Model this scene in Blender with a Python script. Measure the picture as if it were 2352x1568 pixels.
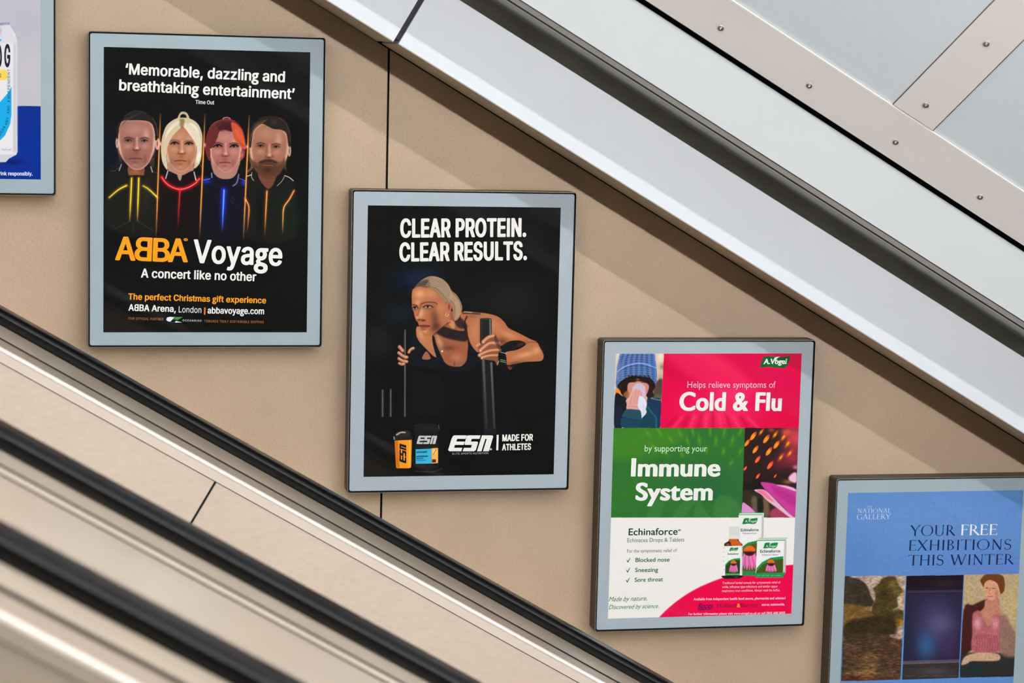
# Wall of an escalator shaft: a row of framed posters between a handrail below and a white cornice above.
import bpy, bmesh, math, random
import numpy as np
from mathutils import Vector, Matrix, Euler

for o in list(bpy.data.objects): bpy.data.objects.remove(o, do_unlink=True)
SC = bpy.context.scene; COL = SC.collection

# ------------------------------------------------------------------ camera
cam_data = bpy.data.cameras.new('camera'); cam = bpy.data.objects.new('camera', cam_data); COL.objects.link(cam)
cam.location = (-0.0700, -4.4024, -0.0716)
cam.rotation_euler = Euler((math.radians(83.17866), math.radians(-1.37363), math.radians(-11.77586)), 'XYZ')
cam_data.sensor_width = 36.0; cam_data.lens = 76.72; cam_data.clip_start = .05
cam_data.dof.use_dof = True; cam_data.dof.focus_distance = 4.52; cam_data.dof.aperture_fstop = 4.5
SC.camera = cam
# ------------------------------------------------------------------ air light and exposure
W_ = bpy.data.worlds.new('shaft_air'); SC.world = W_; W_.use_nodes = True
W_.node_tree.nodes['Background'].inputs['Color'].default_value = (.93, .97, 1., 1)
W_.node_tree.nodes['Background'].inputs['Strength'].default_value = .10
SC.view_settings.view_transform = 'Standard'; SC.view_settings.look = 'None'
SC.view_settings.exposure = 0.22; SC.view_settings.gamma = 1.0; SC.view_settings.use_curve_mapping = False
SC.cycles.use_light_tree = False; SC.cycles.max_bounces = 6; SC.cycles.diffuse_bounces = 3; SC.cycles.glossy_bounces = 3; SC.cycles.transparent_max_bounces = 6
SC.cycles.use_adaptive_sampling = True; SC.cycles.adaptive_threshold = .03; SC.cycles.use_denoising = True
# strip lamps along the shaft: (w, v, u from, u to, radius, radiance, colour)
LAMPS = [(3.60, .805, -4.2, 3.8, .019, 102., (.985, .99, 1.)),
         (2.70, 1.81, -3.4, 3.4, .019, 62., (.985, .99, 1.))]

# ------------------------------------------------------------------ shaft axes: u down the slope, v square to it, w out of the wall
A30 = math.radians(30)
U = np.array([math.cos(A30), 0, -math.sin(A30)]); V = np.array([math.sin(A30), 0, math.cos(A30)])
SHAFT = 5.555                                       # w of a thing on the far side = SHAFT - w
def P(u, v, w): return U * u + V * v + np.array([0, -w, 0.])
def lin(c):                                          # colour 0-255 -> scene-linear
    c = np.array(c, float) / 255
    return np.where(c <= .04045, c / 12.92, ((c + .055) / 1.055) ** 2.4)

# ------------------------------------------------------------------ materials
def mat(name, rgb, rough=.5, metal=0., coat=0., vary=0., vscale=3., grain=0., gscale=120., stretch=(1, 1, 1), bump=0., emit=0., spec=.5, rot=0.):
    m = bpy.data.materials.new(name); m.use_nodes = True; nt = m.node_tree; b = nt.nodes['Principled BSDF']
    c = tuple(lin(rgb)) + (1,)
    b.inputs['Base Color'].default_value = c; b.inputs['Roughness'].default_value = rough; b.inputs['Metallic'].default_value = metal
    b.inputs['Coat Weight'].default_value = coat; b.inputs['Coat Roughness'].default_value = .08
    b.inputs['Specular IOR Level'].default_value = spec
    if emit: b.inputs['Emission Color'].default_value = c; b.inputs['Emission Strength'].default_value = emit
    if vary or grain or bump:
        tc = nt.nodes.new('ShaderNodeTexCoord'); last = None
        base = nt.nodes.new('ShaderNodeRGB'); base.outputs[0].default_value = c; col = base.outputs[0]
        for amt, sc, st, det in ((vary, vscale, (1, 1, 1), 3), (grain, gscale, stretch, 2)):
            if not amt: continue
            mp = nt.nodes.new('ShaderNodeMapping'); mp.inputs['Scale'].default_value = st; mp.inputs['Rotation'].default_value = (0, rot, 0)
            nt.links.new(tc.outputs['Object'], mp.inputs['Vector'])
            n = nt.nodes.new('ShaderNodeTexNoise'); n.inputs['Scale'].default_value = sc; n.inputs['Detail'].default_value = det
            nt.links.new(mp.outputs[0], n.inputs['Vector'])
            r = nt.nodes.new('ShaderNodeMapRange'); r.inputs['From Min'].default_value = .25; r.inputs['From Max'].default_value = .75
            r.inputs['To Min'].default_value = 1 - amt; r.inputs['To Max'].default_value = 1 + amt; nt.links.new(n.outputs['Fac'], r.inputs['Value'])
            mx = nt.nodes.new('ShaderNodeVectorMath'); mx.operation = 'SCALE'; nt.links.new(col, mx.inputs[0]); nt.links.new(r.outputs[0], mx.inputs['Scale'])
            col = mx.outputs[0]; last = n
        nt.links.new(col, b.inputs['Base Color'])
        if bump and last:
            bp = nt.nodes.new('ShaderNodeBump'); bp.inputs['Strength'].default_value = bump; bp.inputs['Distance'].default_value = .001
            nt.links.new(last.outputs['Fac'], bp.inputs['Height']); nt.links.new(bp.outputs[0], b.inputs['Normal'])
    return m

def wall_material():
    """Tan coated metal: cloudy wear, fine grain, small scuffs."""
    m = mat('tan_wall_metal', (172, 153, 130), .42, .08, vary=.09, vscale=4.0, grain=.09, gscale=420, stretch=(.5, 1, 1), bump=.1, spec=.22)
    nt = m.node_tree; b = nt.nodes['Principled BSDF']; src = b.inputs['Base Color'].links[0].from_socket
    tc = nt.nodes.new('ShaderNodeTexCoord')
    n = nt.nodes.new('ShaderNodeTexNoise'); n.inputs['Scale'].default_value = 1.6; n.inputs['Detail'].default_value = 2; n.inputs['Distortion'].default_value = .6
    nt.links.new(tc.outputs['Object'], n.inputs['Vector'])
    tint = nt.nodes.new('ShaderNodeMix'); tint.data_type = 'RGBA'; tint.blend_type = 'MULTIPLY'; tint.inputs['B'].default_value = (1.04, .985, .97, 1)
    nt.links.new(n.outputs['Fac'], tint.inputs['Factor']); nt.links.new(src, tint.inputs['A'])
    v = nt.nodes.new('ShaderNodeTexVoronoi'); v.inputs['Scale'].default_value = 5.; v.inputs['Randomness'].default_value = 1.; nt.links.new(tc.outputs['Object'], v.inputs['Vector'])
    r = nt.nodes.new('ShaderNodeMapRange'); r.inputs['From Min'].default_value = .018; r.inputs['From Max'].default_value = .03; r.inputs['To Min'].default_value = .55; r.inputs['To Max'].default_value = 1
    nt.links.new(v.outputs['Distance'], r.inputs['Value'])
    sc = nt.nodes.new('ShaderNodeVectorMath'); sc.operation = 'SCALE'; nt.links.new(tint.outputs['Result'], sc.inputs[0]); nt.links.new(r.outputs[0], sc.inputs['Scale'])
    nt.links.new(sc.outputs[0], b.inputs['Base Color'])
    return m

def ink_material(name, rough=.6):
    m = bpy.data.materials.new(name); m.use_nodes = True; nt = m.node_tree; b = nt.nodes['Principled BSDF']
    a = nt.nodes.new('ShaderNodeAttribute'); a.attribute_name = 'ink'; nt.links.new(a.outputs['Color'], b.inputs['Base Color'])
    b.inputs['Roughness'].default_value = rough; b.inputs['Specular IOR Level'].default_value = .08
    return m

def pane_material():
    m = bpy.data.materials.new('clear_pane'); m.use_nodes = True; nt = m.node_tree; nt.nodes.clear()
    out = nt.nodes.new('ShaderNodeOutputMaterial'); mix = nt.nodes.new('ShaderNodeMixShader'); tr = nt.nodes.new('ShaderNodeBsdfTransparent')
    gl = nt.nodes.new('ShaderNodeBsdfGlossy'); gl.inputs['Roughness'].default_value = .035
    fr = nt.nodes.new('ShaderNodeFresnel'); fr.inputs['IOR'].default_value = 1.49
    geo = nt.nodes.new('ShaderNodeNewGeometry'); inv = nt.nodes.new('ShaderNodeMath'); inv.operation = 'SUBTRACT'; inv.inputs[0].default_value = 1.
    mul = nt.nodes.new('ShaderNodeMath'); mul.operation = 'MULTIPLY'
    nt.links.new(geo.outputs['Backfacing'], inv.inputs[1]); nt.links.new(inv.outputs[0], mul.inputs[0]); nt.links.new(fr.outputs[0], mul.inputs[1])
    nt.links.new(mul.outputs[0], mix.inputs[0]); nt.links.new(tr.outputs[0], mix.inputs[1]); nt.links.new(gl.outputs[0], mix.inputs[2]); nt.links.new(mix.outputs[0], out.inputs[0])
    return m

M = dict(
    wall=wall_material(),
    cornice=mat('white_cornice_paint', (208, 212, 217), .38, vary=.012, vscale=6),
    fascia=mat('pale_grey_fascia_paint', (168, 170, 170), .4, vary=.012, vscale=5),
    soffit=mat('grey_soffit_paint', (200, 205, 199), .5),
    recess=mat('brown_grey_metal', (214, 208, 196), .5, .1, vary=.1, vscale=9),
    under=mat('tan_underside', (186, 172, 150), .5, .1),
    black=mat('black_gap', (14, 12, 13), .8), rubber=mat('charcoal_strip', (30, 29, 34), .6),
    strip=mat('warm_grey_strip', (208, 202, 198), .4, .05, vary=.02, vscale=4), lip=mat('polished_lip', (244, 238, 230), .25, .2),
    ceil=mat('cool_grey_panel', (190, 196, 200), .42, vary=.025, vscale=5, grain=.015, gscale=60),
    screw=mat('screw_steel', (196, 186, 172), .3, .7), hole=mat('screw_socket', (30, 26, 20), .6),
    frame=mat('dark_bronze_frame', (58, 50, 41), .4, .4), framelip=mat('worn_frame_lip', (138, 126, 112), .35, .5),
    board0=mat('mount_board_green_grey', (157, 174, 180), .5, vary=.02, vscale=14, grain=.012, gscale=90),
    board1=mat('mount_board_blue_grey', (166, 178, 186), .5, vary=.02, vscale=14, grain=.012, gscale=90),
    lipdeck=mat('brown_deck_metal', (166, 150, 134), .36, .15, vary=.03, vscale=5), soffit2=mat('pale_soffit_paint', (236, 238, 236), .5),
    panel2=mat('shaded_panel_metal', (168, 152, 134), .42, .15, vary=.04, vscale=4), deck2=mat('shaded_deck_metal', (180, 165, 147), .36, .15, vary=.04, vscale=5),  # dimmer light at lower left put into darker panel and deck colours
    bead=mat('brown_rubber_bead', (44, 34, 27), .6),
    dark=mat('unlit_wall_tone', (34, 31, 28), .6),  # far wall's lack of light put into its colour, dims pane reflections
    ink=ink_material('printed_ink'), letters=ink_material('printed_letters'), pane=pane_material(),
    rail=mat('black_rubber_handrail', (4, 4, 5), .29, spec=.2),
    deck=mat('satin_deck_metal', (204, 188, 170), .24, .2, vary=.04, vscale=5, grain=.03, gscale=160, stretch=(.4, 1, 1)),
    trimface=mat('bright_trim_metal', (232, 217, 203), .32, .15, vary=.02, vscale=4),
    edge=mat('polished_edge', (226, 214, 202), .28, .2),
    panel=mat('balustrade_metal', (216, 198, 179), .42, .12, vary=.03, vscale=4, grain=.035, gscale=150, stretch=(.4, 1, 1)),
    step=mat('dimmed_step_metal', (34, 33, 32), .5, .5), floor=mat('dark_floor', (40, 38, 36), .8),  # step tone darkened to dim pane reflections; unseen decks and panels share it
)

# ------------------------------------------------------------------ mesh helpers
def link(name, me, m=None, parent=None):
    o = bpy.data.objects.new(name, me); COL.objects.link(o)
    if m is not None: me.materials.append(m)
    if parent is not None: o.parent = parent
    return o
def mesh(name, vs, fs):
    me = bpy.data.meshes.new(name); me.from_pydata([tuple(map(float, v)) for v in vs], [], fs); me.validate(); me.update(); return me
def fixn(me):
    b = bmesh.new(); b.from_mesh(me); bmesh.ops.recalc_face_normals(b, faces=b.faces); b.to_mesh(me); b.free(); return me
def sweep_geo(prof, u0, u1, mirror=False, cuts=1):
    n = len(prof); vs = []; fs = []
    for k in range(cuts + 1):
        u = u0 + (u1 - u0) * k / cuts
        for w, v in prof: vs.append(P(u, v, SHAFT - w if mirror else w))
    for k in range(cuts):
        for i in range(n): fs.append((k * n + i, k * n + (i + 1) % n, (k + 1) * n + (i + 1) % n, (k + 1) * n + i))
    fs.append(tuple(range(n))); fs.append(tuple(range(cuts * n, (cuts + 1) * n)))
    return vs, fs
def sweep(name, prof, u0, u1, m, parent=None, mirror=False, smooth=False, cuts=1):
    """A bar with the (w, v) cross-section PROF running down the slope from u0 to u1."""
    me = fixn(mesh(name, *sweep_geo(prof, u0, u1, mirror, cuts)))
    if smooth:
        for p in me.polygons: p.use_smooth = len(p.vertices) == 4
        me.set_sharp_from_angle(angle=math.radians(35)) if hasattr(me, 'set_sharp_from_angle') else None
    return link(name, me, m, parent)
def struct(o): o['kind'] = 'structure'; return o
def tag(o, label, cat, group=None):
    o['label'] = label; o['category'] = cat
    if group: o['group'] = group
    return o
def empty(name, loc, label=None, cat=None, group=None):
    o = bpy.data.objects.new(name, None); COL.objects.link(o); o.location = loc; o.empty_display_size = .1
    if label: tag(o, label, cat, group)
    return o
def under(child, parent):                             # parent while keeping world-space vertices
    child.parent = parent; child.matrix_parent_inverse = Matrix.Translation(-Vector(parent.location)); return child
FONTS = {
 'grotesque_bold': {
  ',': (198, ['17 -124 14 -116 45 74 52 81 64 84 140 84 154 80 159 74 160 64 107 -122 100 -128 86 -132 34 -132']),
  '.': (198, ['44 1 37 8 28 26 25 40 27 56 38 76 58 92 86 100 112 99 142 86 159 68 165 50 164 28 152 4 136 -8 112 -16 88 -18 62 -11']),
  'A': (490, ['-3 -8 -8 2 -5 10 176 508 184 518 196 522 278 522 292 518 299 512 306 496 477 32 485 8 486 -2 478 -9 464 -14 394 -14 375 -8 369 2 322 128 160 129 153 124 111 2 105 -8 86 -14 16 -14','186 214 292 214 238 369']),
  'B': (466, ['40 -7 36 2 37 512 44 518 58 522 268 522 308 515 349 500 376 480 398 457 413 428 420 404 422 356 412 320 394 293 362 268 361 266 394 245 410 230 423 212 435 188 441 164 442 128 436 92 424 65 407 40 376 16 344 1 302 -10 272 -14 58 -14','152 71 254 71 286 76 304 84 322 104 330 124 330 152 316 183 290 208 268 215 254 217 152 217 149 212 149 76','149 302 154 299 242 299 266 304 286 316 302 334 312 364 308 394 297 416 278 431 254 438 149 436']),
  'C': (520, ['98 40 67 76 40 124 24 172 16 224 16 284 21 322 28 350 43 392 70 436 100 470 148 503 188 518 230 528 286 530 322 524 370 510 416 485 446 458 479 410 488 386 496 356 496 346 492 340 472 334 406 334 394 337 384 346 375 374 362 397 350 410 328 426 310 434 286 441 262 442 232 437 210 428 182 407 154 370 142 344 133 310 128 274 128 232 138 176 149 148 160 128 190 94 214 79 242 69 268 66 296 70 332 85 362 112 374 134 385 164 392 170 406 174 476 174 488 171 496 160 492 134 483 110 461 70 436 40 388 7 338 -12 280 -21 224 -18 176 -5 135 14']),
  'M': (638, ['40 -7 36 2 36 506 40 516 58 522 154 522 174 514 314 157 318 160 454 514 460 519 476 522 572 522 589 514 593 506 593 2 588 -8 568 -14 502 -14 488 -9 480 -2 478 281 366 -2 358 -9 344 -14 284 -14 268 -9 262 -4 148 280 146 274 145 -2 136 -10 122 -14 58 -14']),
  'O': (543, ['98 41 67 76 40 124 24 172 16 224 16 284 21 322 28 350 43 392 69 434 97 466 137 496 170 512 230 528 286 530 322 525 364 512 386 503 418 482 454 448 489 394 506 346 516 292 518 242 510 176 491 118 467 76 434 39 392 9 350 -8 298 -20 236 -20 184 -8 142 9','180 104 208 82 242 69 268 66 298 71 334 88 359 110 377 134 392 164 402 202 406 250 402 308 396 332 378 374 364 394 338 419 304 436 272 442 248 441 224 434 200 422 182 407 166 388 154 370 142 346 133 310 128 274 129 218 136 184 147 152 160 128']),
  'P': (455, ['40 -7 36 2 37 512 44 518 58 522 266 522 314 512 350 497 376 479 398 458 415 430 429 392 434 356 432 322 426 292 411 256 396 236 376 216 352 199 326 186 292 177 260 173 152 172 149 166 149 2 146 -4 139 -10 124 -14 58 -14','149 256 232 255 260 258 279 266 298 282 311 302 318 322 319 362 308 400 290 422 268 434 248 438 149 436']),
  'T': (459, ['174 -8 169 2 169 436 32 438 16 441 8 452 9 512 16 519 32 522 418 522 434 518 440 512 441 506 441 452 434 442 418 438 281 436 280 -2 272 -10 256 -14 190 -13']),
  'V': (490, ['184 -7 175 10 -6 500 -6 512 2 519 16 522 88 522 100 518 107 512 242 139 371 512 380 519 392 522 464 522 478 518 485 512 486 502 303 -2 296 -9 280 -14 202 -14']),
  'a': (399, ['44 16 31 32 13 62 6 94 6 122 9 140 19 164 28 178 56 200 88 216 148 230 242 242 249 248 252 260 248 280 242 296 230 308 208 316 182 316 158 308 134 287 122 268 106 262 92 261 28 279 18 290 19 298 29 320 45 340 64 359 94 377 142 393 176 398 214 398 260 389 292 377 322 356 334 342 350 316 360 278 362 2 358 -6 352 -10 340 -13 278 -14 262 -10 250 0 226 -11 194 -20 142 -23 112 -17 86 -9 70 -2','128 74 146 63 170 59 200 64 217 74 236 92 246 110 252 134 251 164 170 153 148 148 134 140 122 127 117 116 117 94']),
  'b': (434, ['33 -8 28 2 29 508 36 518 50 522 118 522 130 518 138 508 140 375 170 390 194 396 262 396 298 386 326 374 346 359 368 338 393 298 408 254 414 208 414 166 411 140 398 89 371 44 340 13 302 -9 254 -21 208 -21 166 -11 140 3 130 -8 116 -13 52 -14','169 86 184 72 200 64 220 61 238 63 260 75 277 92 294 124 303 164 304 188 298 238 281 280 262 302 242 313 224 316 206 315 178 302 159 280 145 248 137 194 138 164 148 119 159 98']),
  'c': (406, ['76 23 50 53 30 86 19 116 11 160 10 212 16 248 27 284 49 322 76 352 106 374 136 387 172 396 226 398 260 392 302 378 328 362 356 336 372 314 385 280 385 274 381 268 374 265 314 250 298 249 282 256 263 290 242 308 212 316 184 312 170 305 152 290 135 262 123 224 120 172 129 128 142 99 166 73 184 63 196 60 224 62 250 74 268 93 280 120 292 129 310 130 378 112 386 105 387 98 374 68 356 40 334 19 292 -6 268 -14 232 -21 182 -21 140 -12 104 4']),
  'd': (434, ['76 19 52 44 31 80 21 106 12 148 10 214 14 242 21 272 37 308 55 334 78 358 110 380 148 393 178 398 230 396 262 387 286 376 286 506 290 514 308 522 374 522 388 518 395 512 396 506 394 -3 388 -9 374 -14 310 -13 296 -8 286 4 266 -8 238 -17 218 -21 172 -21 140 -14 116 -6','155 82 166 73 184 64 206 61 224 63 243 74 260 90 279 128 286 160 288 200 278 254 269 274 259 290 242 305 220 315 190 315 172 308 148 286 140 274 129 250 120 202 123 152 136 112']),
  'e': (414, ['68 31 49 52 30 86 19 116 10 160 11 214 19 260 34 298 55 332 74 351 106 374 142 389 184 397 224 398 266 390 304 374 332 356 352 335 364 320 384 278 395 220 395 172 391 164 374 156 128 156 122 154 122 152 129 122 142 96 164 75 190 62 224 60 247 68 266 82 286 112 302 118 322 116 380 102 387 94 388 86 378 62 359 34 340 18 308 -3 274 -14 238 -21 184 -21 130 -9 100 5','124 236 278 234 282 236 282 238 268 277 250 299 232 311 202 316 178 311 151 292 132 266']),
  'f': (264, ['62 -7 57 2 57 310 52 313 4 313 -14 320 -18 328 -17 382 -10 389 2 393 56 394 57 446 64 475 82 503 113 526 140 537 166 543 214 543 254 534 262 529 267 524 267 518 254 476 248 462 238 457 226 454 196 460 184 459 172 448 167 430 167 398 170 393 232 393 249 386 252 380 252 328 247 320 232 314 172 313 167 310 166 -2 158 -10 142 -14 80 -14']),
  'g': (372, ['10 -152 -14 -121 -21 -104 -24 -88 -24 -64 -20 -44 -14 -26 4 -1 26 15 52 28 33 58 32 76 36 92 46 106 72 128 37 158 21 182 12 206 9 226 11 268 16 289 29 314 52 340 76 356 98 366 140 377 164 381 346 381 362 377 369 368 368 309 356 300 316 298 312 296 327 268 333 232 326 194 308 158 287 134 262 118 230 106 164 92 152 86 149 80 156 70 170 63 196 55 256 42 296 29 320 17 344 -4 359 -28 368 -62 365 -98 352 -130 332 -155 292 -180 232 -198 188 -203 134 -201 86 -191 40 -173','104 -99 116 -107 136 -114 178 -117 208 -113 226 -107 241 -98 248 -82 249 -74 239 -56 218 -42 178 -33 148 -32 134 -34 106 -46 97 -58 93 -70 94 -80 98 -91','136 200 152 190 172 186 190 190 206 202 215 220 219 242 213 262 200 279 178 290 166 291 152 286 135 272 126 256 123 232 128 215']),
  'h': (420, ['33 -8 28 2 29 508 36 518 50 522 118 522 130 518 138 508 140 376 172 390 208 397 244 398 274 393 310 380 332 366 353 344 366 322 375 298 381 260 381 -2 374 -9 358 -14 292 -13 281 -10 274 -4 271 2 271 248 269 260 260 286 244 304 226 313 206 315 188 311 166 299 151 280 141 256 138 232 138 -2 130 -9 116 -14 50 -13']),
  'i': (177, ['33 -8 28 2 29 380 36 388 50 393 118 393 130 389 138 380 138 -2 130 -9 116 -14 50 -13','34 446 18 470 18 496 32 518 50 531 70 537 100 536 124 527 134 520 143 508 150 490 148 466 139 452 122 438 100 431 76 429 52 435']),
  'k': (391, ['33 -8 28 2 29 508 36 518 50 522 118 522 130 518 138 508 140 262 268 390 280 393 362 393 376 389 383 382 384 376 380 370 233 220 230 214 392 10 396 -2 388 -9 374 -14 292 -14 278 -9 268 -2 152 147 146 143 138 134 138 2 136 -4 130 -9 116 -14 50 -13']),
  'l': (184, ['38 -7 33 2 33 508 40 518 52 522 122 522 136 518 141 512 143 506 143 2 136 -8 122 -13 56 -14']),
  'm': (620, ['33 -8 28 2 28 376 30 382 36 388 50 393 116 393 128 390 140 378 164 390 190 397 242 399 284 386 302 374 320 357 353 380 386 393 412 399 460 399 496 390 518 380 542 362 563 334 575 304 581 274 581 2 574 -8 556 -14 496 -14 482 -10 473 -2 472 250 470 272 465 290 453 304 434 315 418 316 400 314 380 302 369 286 361 262 359 244 359 2 354 -8 338 -13 274 -14 260 -10 251 -2 249 272 242 292 227 308 214 314 200 316 178 311 160 298 147 280 140 256 138 -2 130 -9 116 -14 50 -13']),
  'n': (420, ['33 -8 28 2 28 376 32 385 50 393 116 393 130 388 140 376 164 387 196 396 244 398 296 386 328 368 346 352 366 322 375 298 379 274 381 2 376 -7 358 -14 296 -14 280 -10 272 -2 271 248 269 260 260 286 244 304 226 313 206 315 188 311 166 299 151 280 141 256 138 232 138 -2 130 -9 116 -14 50 -13']),
  'o': (425, ['76 23 50 53 30 86 19 116 11 160 10 212 16 248 27 284 49 322 76 352 106 374 136 387 172 396 242 396 290 383 320 368 356 337 373 314 393 272 402 236 405 170 399 124 386 88 363 50 335 20 308 1 278 -11 232 -21 182 -21 140 -12 104 4','151 88 166 73 184 63 200 60 230 63 250 75 267 92 285 124 294 164 295 184 294 212 285 250 266 286 246 304 232 312 202 316 184 312 170 305 145 280 129 248 122 212 120 172 130 124 140 104']),
  'p': (434, ['32 -148 28 -140 30 382 38 390 50 393 116 393 130 388 140 375 170 390 194 396 244 398 290 389 326 374 346 359 374 330 393 298 408 254 414 208 412 152 404 110 387 68 371 44 346 18 316 -2 284 -15 254 -21 206 -21 166 -11 140 3 137 -146 130 -152 116 -156 50 -156','169 86 184 72 200 64 220 61 238 63 260 75 277 92 294 124 303 164 304 188 298 238 281 280 262 302 242 313 224 316 206 315 178 302 159 280 145 248 137 194 138 164 148 119 159 98']),
  'r': (269, ['33 -8 28 2 30 382 38 390 50 393 116 393 128 390 140 381 170 393 202 399 244 398 260 393 267 382 267 322 264 316 248 309 202 312 182 308 164 296 154 287 143 266 138 242 138 -2 130 -9 116 -14 50 -13']),
  's': (375, ['50 22 36 38 20 65 12 92 13 98 20 104 82 119 100 119 116 112 128 86 140 72 164 60 184 59 208 62 224 70 238 86 242 94 243 106 236 124 220 136 104 168 68 187 49 202 28 236 22 268 27 308 45 340 68 362 98 380 134 392 166 398 206 398 238 393 278 380 304 362 320 346 342 310 348 290 340 280 278 264 262 264 246 272 236 292 219 310 202 318 184 319 166 316 148 307 136 292 134 272 140 256 152 247 172 238 250 219 286 206 316 188 335 170 351 140 356 104 348 64 332 38 310 16 274 -5 244 -15 208 -21 154 -21 106 -11 80 0']),
  't': (237, ['74 11 55 34 42 70 40 310 34 313 2 314 -14 320 -18 328 -18 380 -10 389 2 393 40 394 40 470 46 479 64 485 128 485 142 480 150 472 151 394 208 393 220 389 228 380 228 328 223 320 206 313 154 313 150 310 150 94 153 76 160 66 178 65 206 67 217 64 224 60 228 50 237 2 230 -8 208 -15 158 -18 110 -9 94 -3']),
  'u': (420, ['71 20 58 34 43 58 35 82 30 106 28 376 32 385 50 393 116 393 130 389 137 382 140 122 147 98 166 74 182 66 200 64 220 67 238 76 248 84 261 104 269 128 271 142 273 382 280 390 292 393 362 393 376 387 381 376 381 2 376 -7 358 -14 296 -13 279 -8 272 5 247 -8 214 -16 158 -18 110 -5']),
  'v': (399, ['142 -7 138 -2 1 356 -7 376 -6 382 2 390 16 393 88 393 105 386 110 376 194 148 198 152 284 385 302 393 374 393 386 390 393 382 394 374 250 -1 242 -10 226 -14 160 -14']),
  'x': (389, ['2 -7 -3 -2 -2 4 128 194 7 374 5 380 8 386 26 393 104 393 116 390 124 382 190 281 244 362 266 389 280 393 352 393 368 390 373 386 376 380 374 374 257 202 252 190 377 10 381 2 376 -7 358 -14 286 -14 268 -8 190 107 185 104 110 -8 92 -14 20 -14']),
  'y': (399, ['26 -146 23 -136 40 -80 58 -72 92 -76 104 -71 116 -58 123 -44 138 -2 -3 364 -7 376 -4 385 2 390 16 393 88 393 105 386 110 376 194 148 198 152 284 385 290 390 304 393 374 393 388 388 393 382 393 370 234 -46 218 -82 202 -110 185 -128 170 -139 154 -147 128 -155 80 -159 40 -153']),
  'z': (390, ['22 -7 18 2 18 46 20 52 216 308 46 309 32 313 24 322 24 380 27 386 46 393 334 393 352 387 357 376 357 332 353 322 162 70 340 69 356 65 363 56 363 2 358 -7 340 -14 40 -14']),
  '|': (240, ['68 -170 64 -160 65 674 72 682 86 687 146 687 160 681 165 670 165 -164 158 -173 142 -177 86 -177']),
  '‘': (187, ['33 310 28 320 31 332 81 512 88 519 100 522 154 522 168 518 174 512 175 506 143 314 136 308 122 304 52 304']),
  '’': (187, ['33 310 28 320 30 338 57 508 61 514 68 519 82 522 152 522 166 518 173 512 173 500 122 316 112 308 98 304 50 305']),
 },
 'condensed_bold': {
  '.': (218, ['26 -2 10 20 6 38 8 56 16 74 28 86 44 96 82 107 122 104 154 92 179 68 185 50 185 32 182 20 166 -1 146 -14 106 -24 82 -24 46 -15']),
  'A': (510, ['-23 -8 -27 2 -23 16 157 512 170 522 194 528 284 528 302 524 314 518 320 512 329 488 490 49 505 8 504 -4 493 -14 470 -19 388 -20 368 -15 352 -4 304 123 178 123 171 118 132 4 128 -4 122 -11 110 -16 92 -20 10 -20 -8 -16','208 220 270 220 238 308']),
  'C': (540, ['82 37 46 76 21 122 4 176 -3 220 -3 286 6 344 25 394 55 442 92 479 131 506 178 524 226 534 292 536 340 528 400 507 434 486 468 454 497 412 515 358 516 346 512 340 496 332 478 328 404 328 380 334 364 345 356 370 344 394 333 406 314 422 284 434 268 436 242 431 218 419 198 404 179 380 166 355 150 298 147 274 147 232 159 172 181 128 194 110 215 92 232 81 256 74 278 74 296 79 314 87 328 98 339 110 351 128 365 164 370 170 382 176 400 180 478 180 506 173 516 164 512 136 500 104 476 62 454 40 436 25 392 -2 334 -20 284 -27 230 -25 176 -14 124 7']),
  'D': (532, ['20 -8 16 2 16 508 19 514 34 524 52 528 274 527 328 516 362 504 394 487 424 464 446 443 464 418 485 376 497 338 506 278 504 212 494 160 472 107 440 62 410 34 364 7 328 -6 286 -15 248 -20 56 -20 32 -14','170 77 238 78 262 84 286 95 304 109 323 130 338 158 348 190 354 224 355 268 350 308 338 352 323 380 302 404 278 420 254 428 230 432 169 430']),
  'E': (449, ['20 -8 16 2 16 508 19 514 34 524 56 528 376 528 398 524 410 518 416 508 416 452 410 442 398 436 376 432 169 430 170 307 362 306 380 303 388 299 399 290 399 230 397 224 388 217 364 210 170 209 168 82 170 77 172 77 380 77 404 72 412 66 418 58 417 -4 404 -14 380 -20 56 -20 32 -14']),
  'F': (440, ['20 -8 16 2 16 508 19 514 34 524 56 528 374 528 394 524 406 518 413 508 413 452 407 442 394 436 374 432 172 432 168 428 170 298 352 297 370 294 380 290 390 280 388 216 370 204 352 201 170 200 167 -4 152 -15 130 -20 52 -19 32 -14']),
  'G': (550, ['70 47 40 86 18 128 4 176 -3 224 -3 290 9 356 32 409 68 458 98 485 146 513 190 528 242 536 292 535 352 525 400 506 448 473 482 436 503 400 512 376 518 352 517 346 512 340 500 334 482 330 400 330 382 334 364 346 346 386 320 416 298 428 280 434 266 436 242 432 221 422 197 404 176 373 166 355 150 298 147 274 147 232 153 194 162 164 181 128 194 110 212 94 232 81 256 74 280 74 298 78 313 86 334 102 358 140 369 176 364 180 274 180 248 189 240 200 240 256 246 266 260 273 278 276 484 276 512 269 520 262 522 256 522 188 517 148 509 118 497 92 466 49 436 22 394 -2 338 -20 286 -27 232 -26 200 -20 166 -11 118 10 88 31']),
  'H': (547, ['20 -8 16 2 16 508 19 514 34 524 52 528 130 528 148 525 166 513 170 310 344 309 348 314 350 513 368 525 386 528 466 528 482 525 496 517 501 508 500 -5 484 -15 464 -20 386 -20 364 -15 349 -4 346 212 172 213 168 208 167 -4 152 -15 130 -20 52 -19 32 -14']),
  'I': (220, ['23 -8 19 2 20 512 32 522 56 528 134 528 152 525 166 518 171 508 171 -2 160 -12 134 -20 56 -19 34 -14']),
  'L': (423, ['20 -8 16 2 17 512 28 522 52 528 130 528 148 525 162 518 168 508 168 80 172 77 368 77 386 73 398 68 405 58 405 -2 394 -12 368 -20 56 -20 32 -14']),
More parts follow.
